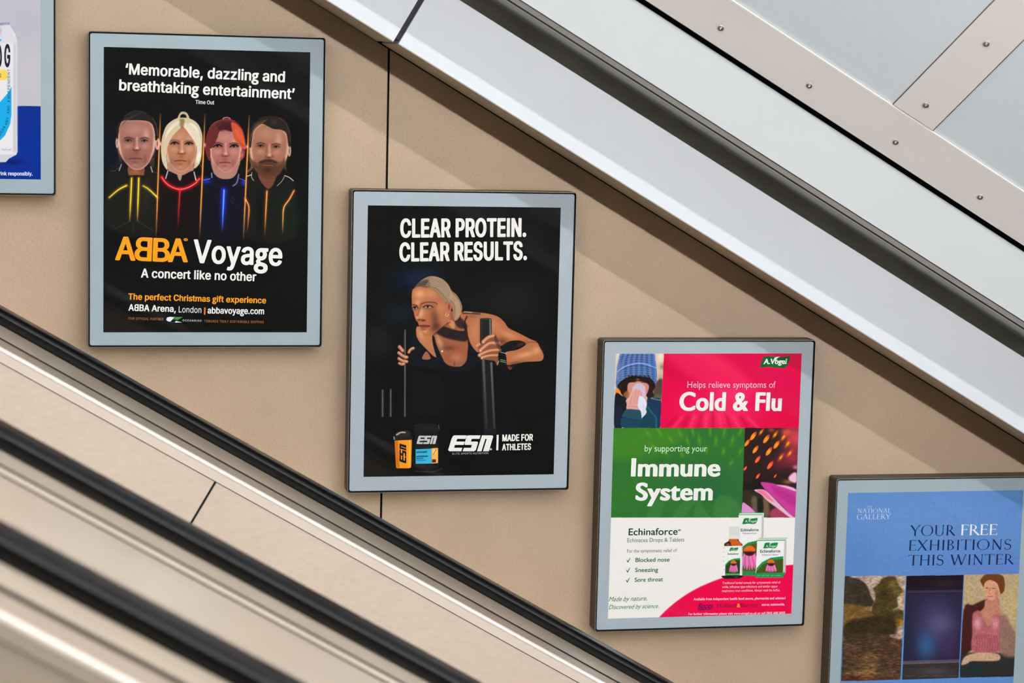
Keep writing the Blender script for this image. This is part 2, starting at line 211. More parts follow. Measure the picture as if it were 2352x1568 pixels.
  'M': (658, ['20 -8 16 2 16 508 22 518 34 524 52 528 158 528 178 524 194 515 314 211 316 213 322 227 434 514 452 525 470 528 578 528 602 521 610 514 612 508 612 2 608 -8 592 -16 574 -20 500 -20 476 -14 462 -4 460 172 458 178 389 4 382 -8 370 -14 346 -20 280 -20 254 -14 241 -2 166 184 164 -4 148 -15 128 -20 52 -19 32 -14']),
  'N': (553, ['20 -8 16 2 16 508 19 514 34 524 56 528 146 528 160 525 174 518 190 496 352 242 355 248 356 512 368 522 392 528 472 528 488 525 502 517 507 508 506 -5 490 -15 470 -20 380 -19 364 -17 350 -9 338 5 170 267 167 -4 152 -15 130 -20 52 -19 32 -14']),
  'O': (563, ['80 40 43 82 21 122 4 176 -3 220 -3 286 6 344 25 394 58 446 92 479 134 507 178 524 242 536 292 536 356 524 400 507 442 479 476 446 509 394 525 352 536 292 535 214 524 154 506 106 478 66 442 28 398 1 346 -18 284 -27 230 -25 176 -14 124 7','196 107 214 91 248 76 274 74 296 79 322 94 347 118 368 155 377 182 384 214 387 256 381 314 372 344 352 382 332 407 307 424 280 435 266 436 242 431 218 420 201 406 172 367 163 346 154 316 147 272 147 232 152 200 169 148 182 124']),
  'P': (475, ['20 -8 16 2 16 508 19 514 34 524 52 528 272 528 310 521 334 514 364 501 392 483 410 466 434 435 444 410 452 374 453 338 449 308 437 268 419 238 382 205 364 193 334 180 298 171 262 166 170 166 168 -2 158 -12 130 -20 56 -20 32 -14','169 262 226 261 254 265 274 277 288 296 299 332 299 364 288 400 280 412 265 424 242 432 169 430']),
  'R': (479, ['20 -8 16 2 16 508 19 514 34 524 52 528 272 528 334 515 364 503 386 491 416 464 437 430 450 392 453 340 444 290 430 260 404 230 368 204 366 200 470 8 470 -4 454 -15 434 -20 346 -20 320 -12 306 2 213 176 208 178 172 178 170 178 168 172 166 -5 152 -15 130 -20 52 -19 32 -14','170 275 236 275 254 277 274 286 286 299 293 310 299 332 301 358 293 394 287 406 274 420 260 429 244 432 169 430']),
  'S': (477, ['35 38 10 74 -2 110 -6 140 4 149 14 153 32 156 110 156 128 153 136 149 147 140 153 116 170 88 190 76 218 69 248 72 278 88 292 107 299 122 301 134 301 148 296 163 287 176 274 185 248 197 158 223 110 240 64 265 32 296 18 320 13 334 9 352 9 392 18 428 40 464 74 494 106 512 152 528 202 536 254 536 314 525 356 509 388 488 407 470 422 452 436 424 444 394 444 376 434 366 406 358 332 358 314 362 295 374 288 398 274 419 248 435 226 439 200 434 178 421 164 397 159 382 159 370 168 346 188 328 224 314 344 278 398 248 428 218 440 200 447 182 452 154 452 124 444 88 425 52 396 22 358 -2 316 -17 250 -29 178 -27 122 -15 77 4 56 19']),
  'T': (479, ['154 -8 150 2 149 430 26 432 -2 439 -12 448 -12 512 -2 521 26 528 422 528 448 522 458 514 461 508 461 452 454 442 442 436 424 432 301 430 299 -4 284 -15 262 -20 188 -20 170 -16']),
  'U': (547, ['82 28 58 52 39 80 24 112 18 140 16 508 19 514 34 524 52 528 130 528 158 521 168 512 168 170 172 148 184 118 202 94 232 76 266 72 284 75 298 82 322 100 338 128 347 158 349 172 350 512 362 522 386 528 466 528 482 525 496 518 501 508 501 160 498 134 489 100 482 84 460 54 428 22 388 -2 346 -17 292 -27 224 -27 172 -18 118 3']),
 },
 'grotesque_light': {
  '%': (682, ['428 10 405 40 393 80 393 136 409 182 428 203 446 217 488 230 530 228 568 209 587 190 596 176 609 128 606 68 587 26 574 12 554 -3 532 -12 506 -16 482 -15 460 -9','128 -3 125 2 128 8 472 508 488 515 532 515 543 512 546 506 536 490 198 -2 188 -6','475 50 488 43 514 43 529 52 536 68 541 92 540 136 530 162 518 172 496 174 484 171 476 165 466 148 461 124 461 88 465 68','104 302 78 334 67 376 70 436 85 476 110 503 148 520 194 522 230 510 257 488 279 448 284 422 284 380 278 350 271 332 258 314 238 295 220 285 194 278 148 280 124 288','151 340 166 333 194 337 204 346 212 364 216 388 212 436 202 456 190 465 170 466 158 464 145 452 138 436 135 376 142 356']),
  ',': (194, ['33 -122 31 -116 60 70 74 77 140 75 143 64 92 -118 80 -125']),
  '.': (194, ['62 2 49 16 42 38 45 58 52 70 70 86 92 93 112 89 126 82 142 66 149 46 146 26 136 8 116 -6 94 -10 74 -5']),
  '0': (459, ['116 28 93 52 67 98 51 146 45 178 40 226 42 304 49 350 61 394 76 430 97 460 124 488 142 500 178 515 212 522 242 522 284 512 316 496 352 466 377 430 399 374 411 304 413 226 405 160 390 106 373 70 340 31 308 6 278 -6 232 -14 184 -8 146 7','161 86 184 66 208 57 226 56 256 60 286 79 302 98 318 130 327 160 336 220 336 284 323 362 314 388 292 424 270 442 244 453 226 454 196 449 170 432 144 398 127 350 117 284 120 194 136 130 145 110']),
  '5': (459, ['95 34 74 62 60 88 53 122 56 134 64 137 124 135 129 130 145 92 164 73 200 58 238 57 268 67 297 92 314 124 321 164 315 200 302 226 284 248 250 267 214 271 182 266 161 260 128 240 70 246 62 252 60 262 89 508 100 515 362 515 370 512 374 506 374 454 371 448 364 446 160 445 156 434 144 322 146 317 182 332 208 339 250 339 298 326 330 308 350 290 370 264 384 238 397 190 399 158 396 128 380 80 359 50 327 20 292 1 244 -12 196 -12 158 -3 128 10']),
  'A': (486, ['10 -2 13 14 193 508 206 515 280 512 438 92 467 10 468 -2 458 -6 398 -6 388 -2 338 136 146 136 138 130 92 -2 82 -6 22 -6','166 207 308 206 312 208 238 425']),
  'B': (462, ['56 -3 52 4 53 508 64 515 262 515 304 507 337 494 362 476 386 448 398 422 405 392 405 356 395 320 370 289 334 266 358 255 380 241 404 214 419 184 424 160 426 128 419 92 407 64 394 46 364 22 340 10 296 -3 266 -6 64 -6','133 64 260 63 286 67 310 75 332 92 344 116 346 152 335 182 313 206 280 222 260 225 134 224','133 292 248 291 268 295 292 305 314 326 326 352 328 380 316 414 296 434 268 444 134 445']),
  'C': (516, ['116 43 82 80 57 124 43 166 35 208 33 284 39 328 52 370 72 412 100 451 136 482 160 497 212 516 254 522 308 519 358 504 385 490 424 460 454 421 472 382 479 356 478 346 466 342 404 345 386 386 370 408 346 428 325 440 278 450 254 450 218 442 184 425 164 409 143 382 129 356 118 320 111 278 114 206 128 158 148 119 174 92 196 76 218 67 272 59 308 64 338 76 375 106 390 130 400 160 412 167 470 166 480 160 471 122 455 88 428 52 388 20 346 1 292 -12 238 -12 196 -2 154 15']),
  'D': (508, ['56 -3 52 4 52 506 55 512 64 515 266 513 326 498 370 475 410 440 434 406 458 346 466 308 470 236 464 190 449 136 424 90 404 64 376 40 334 16 298 4 238 -6 64 -6','133 64 232 63 292 75 338 103 359 128 372 152 384 188 391 238 390 290 384 322 374 355 359 382 335 410 308 428 274 440 242 445 136 445 132 442']),
  'E': (425, ['56 -3 52 4 53 508 64 515 368 515 376 512 380 506 380 454 377 448 370 446 136 445 132 442 134 293 356 292 363 286 363 232 358 225 350 223 134 223 132 68 136 63 374 63 382 56 381 -2 370 -6 64 -6']),
  'F': (416, ['56 -3 52 4 53 508 64 515 364 515 374 512 377 506 377 454 374 448 368 446 134 445 134 284 350 282 354 274 354 220 340 214 134 214 131 -2 118 -6']),
  'G': (526, ['106 51 76 88 54 130 40 178 33 224 33 284 39 328 51 370 73 416 104 455 130 479 172 503 208 515 250 522 308 519 350 507 386 490 416 466 451 428 473 382 481 352 479 346 470 343 404 346 370 404 352 422 320 441 290 448 256 450 212 440 190 430 161 406 129 356 118 320 111 278 114 206 133 146 154 112 174 92 196 76 230 63 266 59 292 60 328 70 356 85 370 98 396 140 406 188 400 193 280 195 276 202 278 258 290 263 482 261 486 254 483 160 472 119 454 83 425 46 385 16 340 -2 296 -12 242 -12 196 -2 142 22']),
  'H': (523, ['56 -3 52 4 52 506 55 512 64 515 118 515 132 508 132 302 136 296 382 296 384 508 398 515 452 515 462 512 465 506 464 -2 452 -6 394 -6 385 -2 382 226 136 226 132 220 131 -2 118 -6']),
  'I': (196, ['58 -3 55 4 55 506 58 512 68 515 124 514 132 512 135 506 135 2 124 -6 68 -6']),
  'L': (399, ['56 -3 52 4 52 506 56 512 64 515 122 514 129 512 132 506 133 64 362 62 369 56 369 2 364 -4 356 -6 64 -6']),
  'N': (529, ['56 -3 52 4 52 506 55 512 64 515 130 515 144 508 392 118 392 508 404 515 458 515 468 512 471 506 470 -2 460 -6 392 -6 378 2 190 296 130 395 132 2 122 -6 64 -6']),
  'O': (539, ['112 46 79 86 57 124 43 166 35 208 33 284 39 328 52 370 70 409 102 452 131 478 160 497 212 516 254 522 308 519 355 506 385 490 430 454 460 416 480 376 494 326 501 266 498 206 488 158 461 94 431 56 388 20 346 1 296 -12 238 -12 196 -2 154 15','160 104 182 85 218 67 262 59 290 60 316 67 350 84 376 108 394 134 413 178 420 212 423 260 417 316 404 356 388 385 362 416 340 431 314 443 280 450 254 450 220 443 188 428 168 412 136 370 124 340 115 304 111 230 126 160 139 134']),
  'P': (451, ['56 -3 52 4 53 508 64 515 256 515 302 506 338 491 371 466 389 446 410 398 417 356 416 326 408 290 395 260 362 220 340 205 304 189 254 180 134 179 131 -2 118 -6','134 248 256 249 290 259 308 272 327 298 336 332 332 382 316 416 292 434 262 444 134 445']),
  'R': (455, ['56 -3 52 4 53 508 64 515 260 515 304 506 340 492 377 464 398 434 414 388 417 344 408 292 394 262 370 235 325 206 434 4 434 -2 422 -6 356 -6 346 -2 242 191 136 192 132 188 131 -2 118 -6','133 262 250 261 284 267 308 280 329 308 337 344 332 388 318 416 296 434 266 444 134 445']),
  'S': (453, ['80 32 61 52 46 76 32 122 30 136 34 141 106 141 111 136 124 98 140 81 170 64 208 56 256 58 296 71 314 85 328 104 335 118 339 140 335 158 326 176 298 197 136 250 98 271 68 298 52 326 45 356 47 400 63 442 79 464 106 488 136 504 170 515 208 522 244 522 292 513 332 497 365 472 390 442 406 400 408 380 404 374 335 374 329 380 326 394 316 414 292 436 260 449 214 453 178 446 148 430 128 400 123 386 124 364 132 344 160 319 208 300 314 270 358 246 380 229 404 198 414 166 414 112 402 76 382 47 346 16 304 -3 260 -13 206 -15 152 -6 106 13']),
  'T': (455, ['188 -2 186 442 182 445 28 447 24 454 24 508 38 515 412 515 422 512 425 506 425 454 422 448 268 445 264 442 264 2 254 -6 196 -6']),
  'U': (523, ['116 34 94 56 75 82 60 116 54 142 52 506 55 512 64 515 118 515 132 508 132 166 136 146 148 116 170 88 196 70 242 59 290 60 320 69 344 84 356 95 374 124 385 170 386 508 398 515 452 515 462 512 465 506 465 166 456 112 446 88 431 64 400 33 368 10 326 -6 280 -14 236 -13 190 -5 146 13']),
  'W': (692, ['148 -2 10 502 12 512 22 515 76 515 90 508 194 106 295 496 302 512 376 515 388 508 489 112 494 108 596 508 608 515 664 515 674 512 675 496 536 -2 526 -6 460 -6 448 -2 344 387 238 2 226 -6 158 -6']),
  'Y': (478, ['196 -2 194 208 9 508 22 515 86 515 98 511 236 284 374 510 386 515 458 513 462 508 460 502 277 208 275 -2 262 -6 206 -6']),
  'd': (430, ['92 22 70 44 55 68 42 94 30 140 27 218 39 274 52 304 73 334 94 356 122 374 160 387 212 390 242 384 268 371 302 341 303 508 316 515 376 512 380 506 378 -2 368 -6 310 -4 306 2 304 41 265 4 244 -6 212 -14 178 -14 152 -8 118 4','140 79 172 58 202 53 224 54 260 70 272 82 287 106 300 142 304 176 299 238 291 266 278 289 266 302 242 317 214 324 196 324 166 317 136 295 118 266 105 218 105 160 118 113']),
  'l': (180, ['52 -3 49 4 49 506 52 512 62 515 116 514 123 512 126 506 126 2 116 -6 62 -6']),
  'n': (416, ['46 -2 46 381 58 386 116 384 120 380 122 343 160 374 184 384 214 390 262 387 296 376 310 366 332 346 348 322 363 274 363 -2 352 -6 298 -6 289 -2 288 248 285 266 273 292 250 314 232 321 200 322 176 317 152 303 136 286 126 262 122 236 120 -2 110 -6 56 -6']),
  'o': (421, ['92 28 64 58 46 88 33 124 27 160 27 212 31 238 39 272 58 310 74 332 108 362 130 374 170 386 194 390 244 387 280 376 308 362 353 316 374 277 384 242 389 206 387 152 374 100 356 64 332 34 304 12 277 -2 238 -12 190 -14 160 -8 128 3','137 82 154 67 172 57 194 53 232 54 250 61 268 73 281 86 297 112 308 152 312 182 310 212 303 248 293 272 279 292 262 308 244 318 218 324 196 324 164 315 136 293 118 262 105 214 104 172 114 122 124 100']),
  'v': (395, ['158 -3 9 380 20 385 80 386 92 379 193 94 196 93 297 380 310 386 374 384 378 380 377 374 233 -2 220 -6']),
  '®': (469, ['94 164 70 190 48 224 33 260 25 302 27 346 34 376 49 412 72 446 100 474 134 497 172 513 218 522 256 521 292 512 334 494 365 472 389 448 416 410 428 380 437 340 437 292 429 256 416 224 393 190 360 158 334 140 290 121 250 113 200 114 164 124 124 142','130 214 148 199 182 181 218 173 248 173 280 180 308 194 333 214 350 236 363 260 371 286 375 320 369 358 362 376 344 406 328 424 302 443 274 455 248 460 218 460 172 449 148 435 124 413 105 386 96 364 90 340 89 308 103 254','156 224 153 230 154 411 166 416 254 415 277 410 298 396 315 374 318 340 310 317 292 292 324 232 323 224 314 220 268 223 238 276 232 280 214 280 210 278 207 224 196 220','212 326 242 326 252 332 259 350 254 366 242 372 212 371']),
 },
 'humanist_bold': {
  '&': (645, ['40 31 22 50 7 74 -8 112 -12 134 -12 172 -6 202 14 243 34 271 80 314 139 358 112 394 94 424 76 472 72 494 72 536 78 566 91 596 112 625 140 648 176 668 212 680 262 689 310 688 356 681 404 662 436 640 470 602 488 556 492 508 482 464 464 426 434 389 376 340 375 334 418 285 425 290 454 342 464 351 478 357 598 358 620 353 632 344 633 334 629 322 605 272 567 212 528 160 653 14 660 4 659 -4 646 -14 622 -20 490 -20 476 -17 458 -8 410 46 340 4 292 -15 238 -27 182 -29 146 -23 100 -9 70 7','184 116 206 102 230 105 272 129 309 160 302 172 236 247 208 228 191 212 172 181 167 154 172 136','278 450 284 449 305 472 317 500 319 514 314 538 305 554 292 563 284 565 274 564 262 555 254 541 249 524 255 490']),
  '.': (239, ['35 -4 21 10 12 26 9 38 9 64 21 92 40 111 52 119 94 130 136 128 164 119 176 113 190 100 203 82 210 56 207 28 192 4 170 -14 136 -26 94 -28 56 -18']),
  'A': (687, ['-37 -8 -40 -2 -38 10 252 688 262 698 286 705 368 705 394 698 405 686 705 10 705 -4 692 -15 670 -20 562 -20 536 -12 525 -2 449 166 440 181 224 181 216 172 143 2 134 -11 118 -17 104 -20 -4 -20 -26 -15','276 310 383 310 328 433 325 430']),
  'C': (728, ['118 79 90 110 67 140 52 164 33 202 21 236 13 272 7 310 7 356 18 428 30 466 43 496 78 554 122 602 176 644 242 678 308 698 376 709 442 711 482 708 536 699 628 671 682 650 692 644 696 634 696 530 688 520 674 514 658 511 634 514 572 545 536 560 494 573 446 580 422 582 370 576 340 567 308 551 260 515 235 484 220 460 199 406 192 376 189 338 192 302 199 272 220 218 244 182 262 161 311 128 340 115 374 106 416 101 452 102 490 109 538 123 568 136 640 174 658 177 680 175 698 167 704 158 704 52 698 41 662 22 626 7 554 -15 476 -27 386 -29 340 -24 292 -15 230 6 166 40']),
  'F': (489, ['40 -8 36 2 38 687 46 695 74 702 442 702 471 694 480 682 480 592 476 586 466 580 442 574 220 574 215 572 215 430 215 428 220 425 442 425 466 419 476 413 480 406 478 312 470 304 446 297 215 296 213 -4 200 -15 178 -20 70 -19 50 -14']),
  'I': (270, ['40 -8 36 2 36 686 46 695 70 702 190 700 208 692 215 682 214 -2 202 -14 178 -20 70 -19 50 -14']),
  'S': (478, ['10 43 3 52 3 178 8 185 16 191 50 197 74 191 112 152 146 125 184 106 214 99 248 103 272 117 281 128 290 146 294 164 291 188 285 202 269 226 254 242 206 277 131 322 88 352 44 394 21 424 4 466 0 488 0 532 10 578 28 615 62 652 92 674 122 688 152 699 208 709 262 711 326 702 374 686 430 656 440 644 440 532 437 526 430 520 406 513 376 516 364 522 334 546 298 568 272 578 242 583 212 578 194 568 180 550 175 538 172 520 174 506 182 488 204 460 242 434 322 387 370 356 410 320 440 280 456 248 462 226 467 194 467 160 463 134 456 106 434 64 395 22 368 4 334 -12 308 -20 256 -29 188 -27 124 -15 82 0 52 15']),
  'V': (624, ['257 -14 -35 664 -40 676 -40 686 -28 696 -4 702 104 702 128 695 138 686 302 307 304 307 309 316 469 688 482 698 502 702 610 702 634 695 645 686 642 670 357 -8 344 -20 320 -26 278 -24']),
  'd': (530, ['77 44 55 68 34 98 16 142 6 184 3 244 7 280 20 328 40 368 62 395 90 422 118 441 148 456 196 471 236 477 320 476 321 682 328 693 340 699 358 702 458 702 483 694 492 682 491 -4 478 -14 454 -20 220 -18 172 -8 137 4 110 19','208 118 226 105 250 97 316 95 321 98 321 346 316 352 278 358 242 350 220 335 208 323 189 290 177 248 177 194 189 148']),
  'e': (499, ['77 38 46 74 19 124 6 166 0 218 3 278 12 316 31 362 52 392 86 425 122 449 170 467 220 477 280 477 320 471 364 455 400 434 427 410 443 388 466 343 483 278 486 244 486 212 484 206 476 199 452 192 182 192 177 190 177 184 192 148 212 122 242 103 268 96 292 96 334 106 418 147 442 149 466 143 478 130 479 44 476 38 440 13 400 -5 350 -20 290 -29 236 -29 176 -18 122 4','182 290 308 290 313 292 313 296 305 320 290 344 272 357 250 361 230 357 205 340 183 304 179 292']),
  'g': (447, ['-2 -182 -26 -152 -39 -118 -41 -80 -35 -50 -23 -22 -2 2 22 20 52 34 53 38 37 56 30 68 27 82 29 100 39 122 58 141 77 154 50 176 28 200 15 220 4 250 0 272 0 316 7 346 22 380 55 416 76 431 116 449 176 465 202 468 424 468 442 465 454 459 462 448 462 376 454 369 442 363 394 358 407 334 413 316 417 274 408 232 386 190 356 159 328 142 274 123 208 111 198 106 194 98 200 87 224 76 332 50 374 35 404 18 430 -4 449 -32 459 -68 459 -106 456 -124 449 -142 435 -166 404 -198 364 -221 308 -240 244 -249 172 -249 112 -240 74 -228 44 -215 14 -195','136 -120 154 -132 182 -138 218 -139 244 -136 262 -132 280 -122 290 -106 292 -92 287 -76 281 -68 260 -54 226 -45 176 -42 158 -46 142 -55 129 -74 125 -92 130 -110','178 244 196 231 214 230 232 239 249 262 255 286 252 310 236 338 214 351 202 351 182 338 172 326 163 304 161 292 162 278 168 260']),
  'l': (239, ['28 -8 24 2 24 686 34 695 58 702 170 700 188 693 195 682 195 -2 190 -8 182 -14 158 -20 58 -19 38 -14']),
  'm': (791, ['22 -8 18 2 18 448 20 453 28 461 52 468 152 468 170 465 188 456 236 473 256 477 304 477 338 471 364 462 394 446 418 428 452 449 476 461 502 470 536 477 590 477 632 468 674 449 709 418 731 386 746 344 753 296 753 2 752 -4 746 -11 730 -17 716 -20 620 -20 596 -14 583 -4 582 290 576 316 566 338 556 350 532 363 500 345 478 328 471 320 471 2 470 -4 464 -11 448 -17 434 -20 338 -20 314 -14 301 -4 300 292 294 322 284 344 272 357 260 363 248 362 226 355 202 337 189 320 188 -4 176 -14 152 -20 52 -19 32 -14']),
  'n': (520, ['26 -8 21 2 21 448 23 454 32 461 56 468 158 468 175 464 188 457 226 470 260 477 310 477 346 471 374 462 416 437 440 412 454 391 468 362 477 322 480 290 478 -5 466 -14 446 -19 346 -20 322 -14 310 -4 309 292 300 328 290 346 274 362 260 367 244 362 230 353 206 334 191 316 189 -4 176 -15 154 -20 56 -19 34 -14']),
  'o': (572, ['76 40 52 64 34 88 12 130 4 158 -3 190 -5 248 4 296 25 346 50 382 88 419 136 449 188 467 242 477 308 477 362 467 416 449 460 422 503 382 526 349 540 322 549 296 557 248 555 190 545 146 530 107 503 68 470 34 442 14 418 1 364 -18 316 -27 248 -29 196 -21 148 -5 110 14','208 118 230 103 250 94 272 91 296 93 322 104 344 118 361 140 371 160 379 184 384 212 384 242 377 272 364 301 347 326 310 350 272 358 236 350 221 340 202 325 181 290 168 244 168 212 174 182 184 154']),
  's': (405, ['4 23 0 32 0 128 2 132 10 140 34 147 64 144 131 106 178 90 194 91 202 96 210 106 213 118 209 130 202 140 178 158 74 222 35 256 21 274 6 308 3 344 9 380 27 412 58 443 88 459 124 471 164 477 220 477 260 471 316 452 358 431 365 422 365 334 363 328 352 319 328 313 304 316 242 348 200 360 184 357 177 340 181 328 196 313 297 248 332 221 362 191 374 174 383 148 386 110 378 74 358 38 326 7 298 -8 266 -20 218 -29 170 -29 112 -20 50 0']),
  't': (353, ['88 13 67 34 52 57 39 100 37 346 32 349 -4 349 -26 354 -39 364 -41 380 -35 388 130 551 148 559 172 561 196 554 207 544 208 469 316 468 338 462 349 452 350 370 348 364 342 358 326 351 314 349 212 349 207 346 207 142 214 110 224 97 232 92 260 97 305 118 322 123 346 121 364 114 372 104 372 20 361 8 326 -9 286 -21 242 -29 202 -29 154 -20 110 -2']),
  'u': (520, ['74 22 55 44 40 68 30 92 21 134 19 448 22 454 32 462 52 468 152 468 178 461 189 452 191 146 198 118 211 98 226 87 244 86 256 88 280 103 292 114 307 134 307 448 310 454 323 464 344 468 442 468 458 465 472 458 477 448 476 -5 464 -14 440 -20 344 -20 322 -15 310 -7 262 -24 232 -29 196 -29 160 -23 124 -12 98 2']),
  'y': (458, ['-14 -238 -19 -232 -17 -220 125 82 130 98 -38 440 -41 448 -38 454 -25 464 -4 468 106 468 133 460 144 448 220 290 230 305 297 452 304 459 316 465 334 468 442 468 469 460 478 452 476 440 161 -232 148 -243 124 -249 14 -249 -4 -244']),
 },
 'humanist_medium': {
  ',': (231, ['44 -124 41 -118 41 -98 56 -82 72 -56 79 -26 79 -8 76 0 56 10 36 32 29 52 31 88 44 110 70 128 100 135 136 130 154 120 172 102 189 70 193 46 194 10 185 -26 161 -68 122 -104 68 -129 52 -129']),
  '.': (231, ['58 -4 37 22 31 40 31 62 40 86 59 106 86 120 116 123 142 116 169 98 182 76 188 50 182 23 166 2 142 -14 116 -21 86 -18']),
  '0': (512, ['118 29 79 74 52 122 34 172 22 224 13 286 12 370 18 436 31 500 48 550 73 598 104 638 140 669 182 692 226 702 256 703 304 696 356 673 402 632 443 572 465 514 480 452 488 380 486 278 467 176 446 118 416 68 376 25 328 -5 266 -21 214 -18 166 -3','205 116 230 100 256 96 278 103 298 119 316 146 330 176 341 214 351 272 352 392 345 452 335 490 320 530 299 562 274 580 254 586 236 584 212 572 184 538 162 482 149 404 147 296 157 224 175 164']),
  '4': (512, ['-4 218 -8 226 -5 274 338 694 346 701 358 703 394 703 410 699 416 688 416 328 418 324 478 322 489 310 488 220 478 213 416 208 413 -4 394 -12 304 -12 290 -9 284 -3 280 211 16 211','175 326 281 326 280 457']),
  '5': (512, ['37 26 31 34 31 130 39 142 62 143 112 115 148 102 188 96 230 100 272 118 296 139 316 176 322 206 318 236 305 266 286 290 262 305 232 318 202 324 152 324 104 315 88 319 83 326 84 686 92 692 106 695 398 695 414 692 422 680 422 596 416 586 398 582 209 580 209 440 212 435 236 435 290 425 344 404 383 376 422 332 447 278 456 226 452 164 444 130 428 95 404 62 362 22 322 1 274 -15 230 -21 146 -15 92 0']),
  '6': (512, ['106 35 84 58 60 92 42 130 30 176 25 224 27 274 46 370 67 428 94 482 158 570 214 629 256 665 304 699 326 700 339 688 389 626 393 614 328 566 274 515 232 460 198 398 202 395 268 407 320 401 374 383 418 350 455 304 477 250 483 214 483 182 473 130 461 100 444 74 404 29 370 7 316 -15 274 -21 206 -15 148 6','193 124 226 102 266 96 295 104 326 126 342 154 349 196 340 236 316 267 284 285 248 289 206 282 165 260 159 232 163 182 176 149']),
  '8': (512, ['77 44 46 80 28 112 18 142 13 178 19 232 34 274 56 308 102 350 59 398 37 446 30 478 30 512 45 574 70 616 98 646 128 668 164 686 208 698 262 704 316 696 352 684 394 659 432 622 458 580 472 536 476 476 466 437 441 392 401 350 452 298 476 250 486 202 486 170 480 134 470 106 441 62 406 28 358 0 292 -18 236 -21 170 -9 118 13','175 124 202 106 242 96 280 99 322 121 344 152 352 190 346 226 330 254 298 278 262 288 220 285 196 276 176 261 159 238 149 200 153 160','190 434 214 415 248 405 280 410 317 434 336 464 342 500 334 532 315 562 286 580 254 586 214 578 187 560 172 536 164 496 171 464']),
  'A': (679, ['-14 -7 -18 -2 -16 7 274 686 284 695 296 697 373 694 380 688 395 656 683 8 684 -2 676 -9 662 -12 572 -12 555 -8 547 2 460 189 206 189 198 184 113 -8 98 -12 4 -12','250 303 404 302 409 304 328 487 319 472']),
  'B': (575, ['62 -7 57 2 58 686 68 693 80 695 280 695 344 687 400 668 436 644 464 616 483 586 497 548 501 490 489 440 464 401 418 364 464 344 488 329 522 296 545 260 558 220 561 170 555 134 540 98 514 62 478 32 442 12 398 -2 328 -12 80 -12','191 104 196 101 320 101 358 108 387 122 410 146 422 178 423 212 410 244 398 260 380 272 332 288 194 289 191 284','191 404 256 402 284 405 314 414 340 431 360 466 364 500 357 536 344 557 322 572 292 580 191 580']),
  'E': (512, ['62 -7 57 2 58 686 68 693 80 695 458 695 472 692 480 682 480 596 470 584 191 580 191 404 196 401 460 398 469 388 470 302 464 292 448 288 191 286 191 106 196 101 478 99 489 88 489 -2 482 -9 466 -12 80 -12']),
  'F': (481, ['62 -5 58 2 60 686 68 692 82 695 448 692 458 680 458 596 448 584 193 580 192 422 196 417 448 414 458 404 456 314 448 307 434 304 194 304 192 -2 184 -9 170 -12 80 -12']),
  'S': (470, ['32 46 25 56 25 176 34 186 56 186 92 148 142 112 172 99 206 92 250 93 286 109 304 128 316 160 308 202 293 226 275 244 110 355 64 397 44 426 25 476 22 530 31 572 49 610 83 650 113 670 154 689 206 700 254 704 310 696 346 686 396 662 417 644 417 532 409 524 388 523 338 562 304 578 266 589 230 591 200 585 174 572 156 550 149 520 160 484 182 458 344 356 383 322 413 286 435 242 444 190 440 134 418 77 404 56 376 28 346 7 302 -12 250 -21 184 -18 128 -5 71 20']),
  'a': (439, ['46 13 22 44 9 80 9 124 22 160 53 196 80 215 140 242 238 278 240 304 234 332 222 350 194 361 164 361 116 347 82 326 46 291 26 290 16 302 18 400 44 426 74 446 112 461 146 468 218 468 250 462 290 446 312 430 341 400 354 376 363 344 366 74 374 73 400 89 418 90 424 86 429 80 428 22 380 -9 332 -21 284 -15 266 -5 248 12 184 -15 124 -21 86 -12','148 79 172 66 190 67 214 76 239 94 238 200 179 176 145 148 135 128 135 110']),
  'b': (512, ['44 20 40 28 41 682 48 692 62 694 154 693 164 688 167 680 167 448 238 468 290 470 352 454 376 442 406 420 443 380 464 340 474 314 485 244 480 176 461 112 431 64 386 22 338 -2 274 -18 202 -21 112 -7 68 7','167 98 224 87 250 87 278 94 314 115 326 128 345 160 357 212 350 274 341 302 326 328 292 356 262 366 230 364 196 351 167 328']),
  'c': (450, ['92 46 58 86 40 122 28 164 22 208 24 254 33 302 51 350 74 384 104 416 140 441 182 458 226 468 286 470 320 465 364 453 406 434 411 428 411 334 405 326 382 323 332 351 292 363 250 363 220 354 190 334 170 304 154 260 150 214 156 178 173 140 200 112 230 96 256 89 298 87 344 96 394 115 416 113 422 104 420 14 400 2 352 -12 286 -21 250 -21 208 -15 164 -2 128 17']),
  'd': (522, ['98 46 67 82 49 116 37 148 29 188 27 266 37 310 52 349 75 382 100 410 132 434 170 452 200 462 248 470 290 469 340 461 343 466 345 686 352 692 368 695 460 692 470 680 469 -2 464 -8 448 -12 230 -10 188 -2 154 9 130 22','187 116 206 102 236 90 260 87 343 88 343 350 340 355 296 366 248 362 206 344 176 310 160 272 153 236 153 208 164 155']),
  'e': (491, ['98 40 67 76 46 116 34 148 24 196 24 262 33 310 55 362 73 388 106 422 140 444 176 459 218 468 272 470 316 462 350 449 380 431 413 398 443 344 456 302 462 262 464 214 460 206 440 199 158 199 152 194 166 154 185 124 208 106 248 91 298 89 328 94 370 108 428 139 448 138 456 128 455 40 418 16 376 -3 332 -15 280 -21 242 -21 178 -8 134 13','154 283 338 284 330 316 308 350 278 366 244 369 212 362 184 344 163 310']),
  'f': (262, ['58 -7 54 2 54 352 50 357 2 359 -8 366 -8 452 2 459 52 461 57 538 72 596 98 636 136 674 178 695 220 703 260 702 304 692 313 682 312 592 304 586 296 585 268 591 244 591 212 580 200 570 190 554 180 518 179 466 182 461 238 460 250 458 258 452 260 370 256 364 248 359 184 357 179 352 178 -2 172 -8 158 -12 76 -12']),
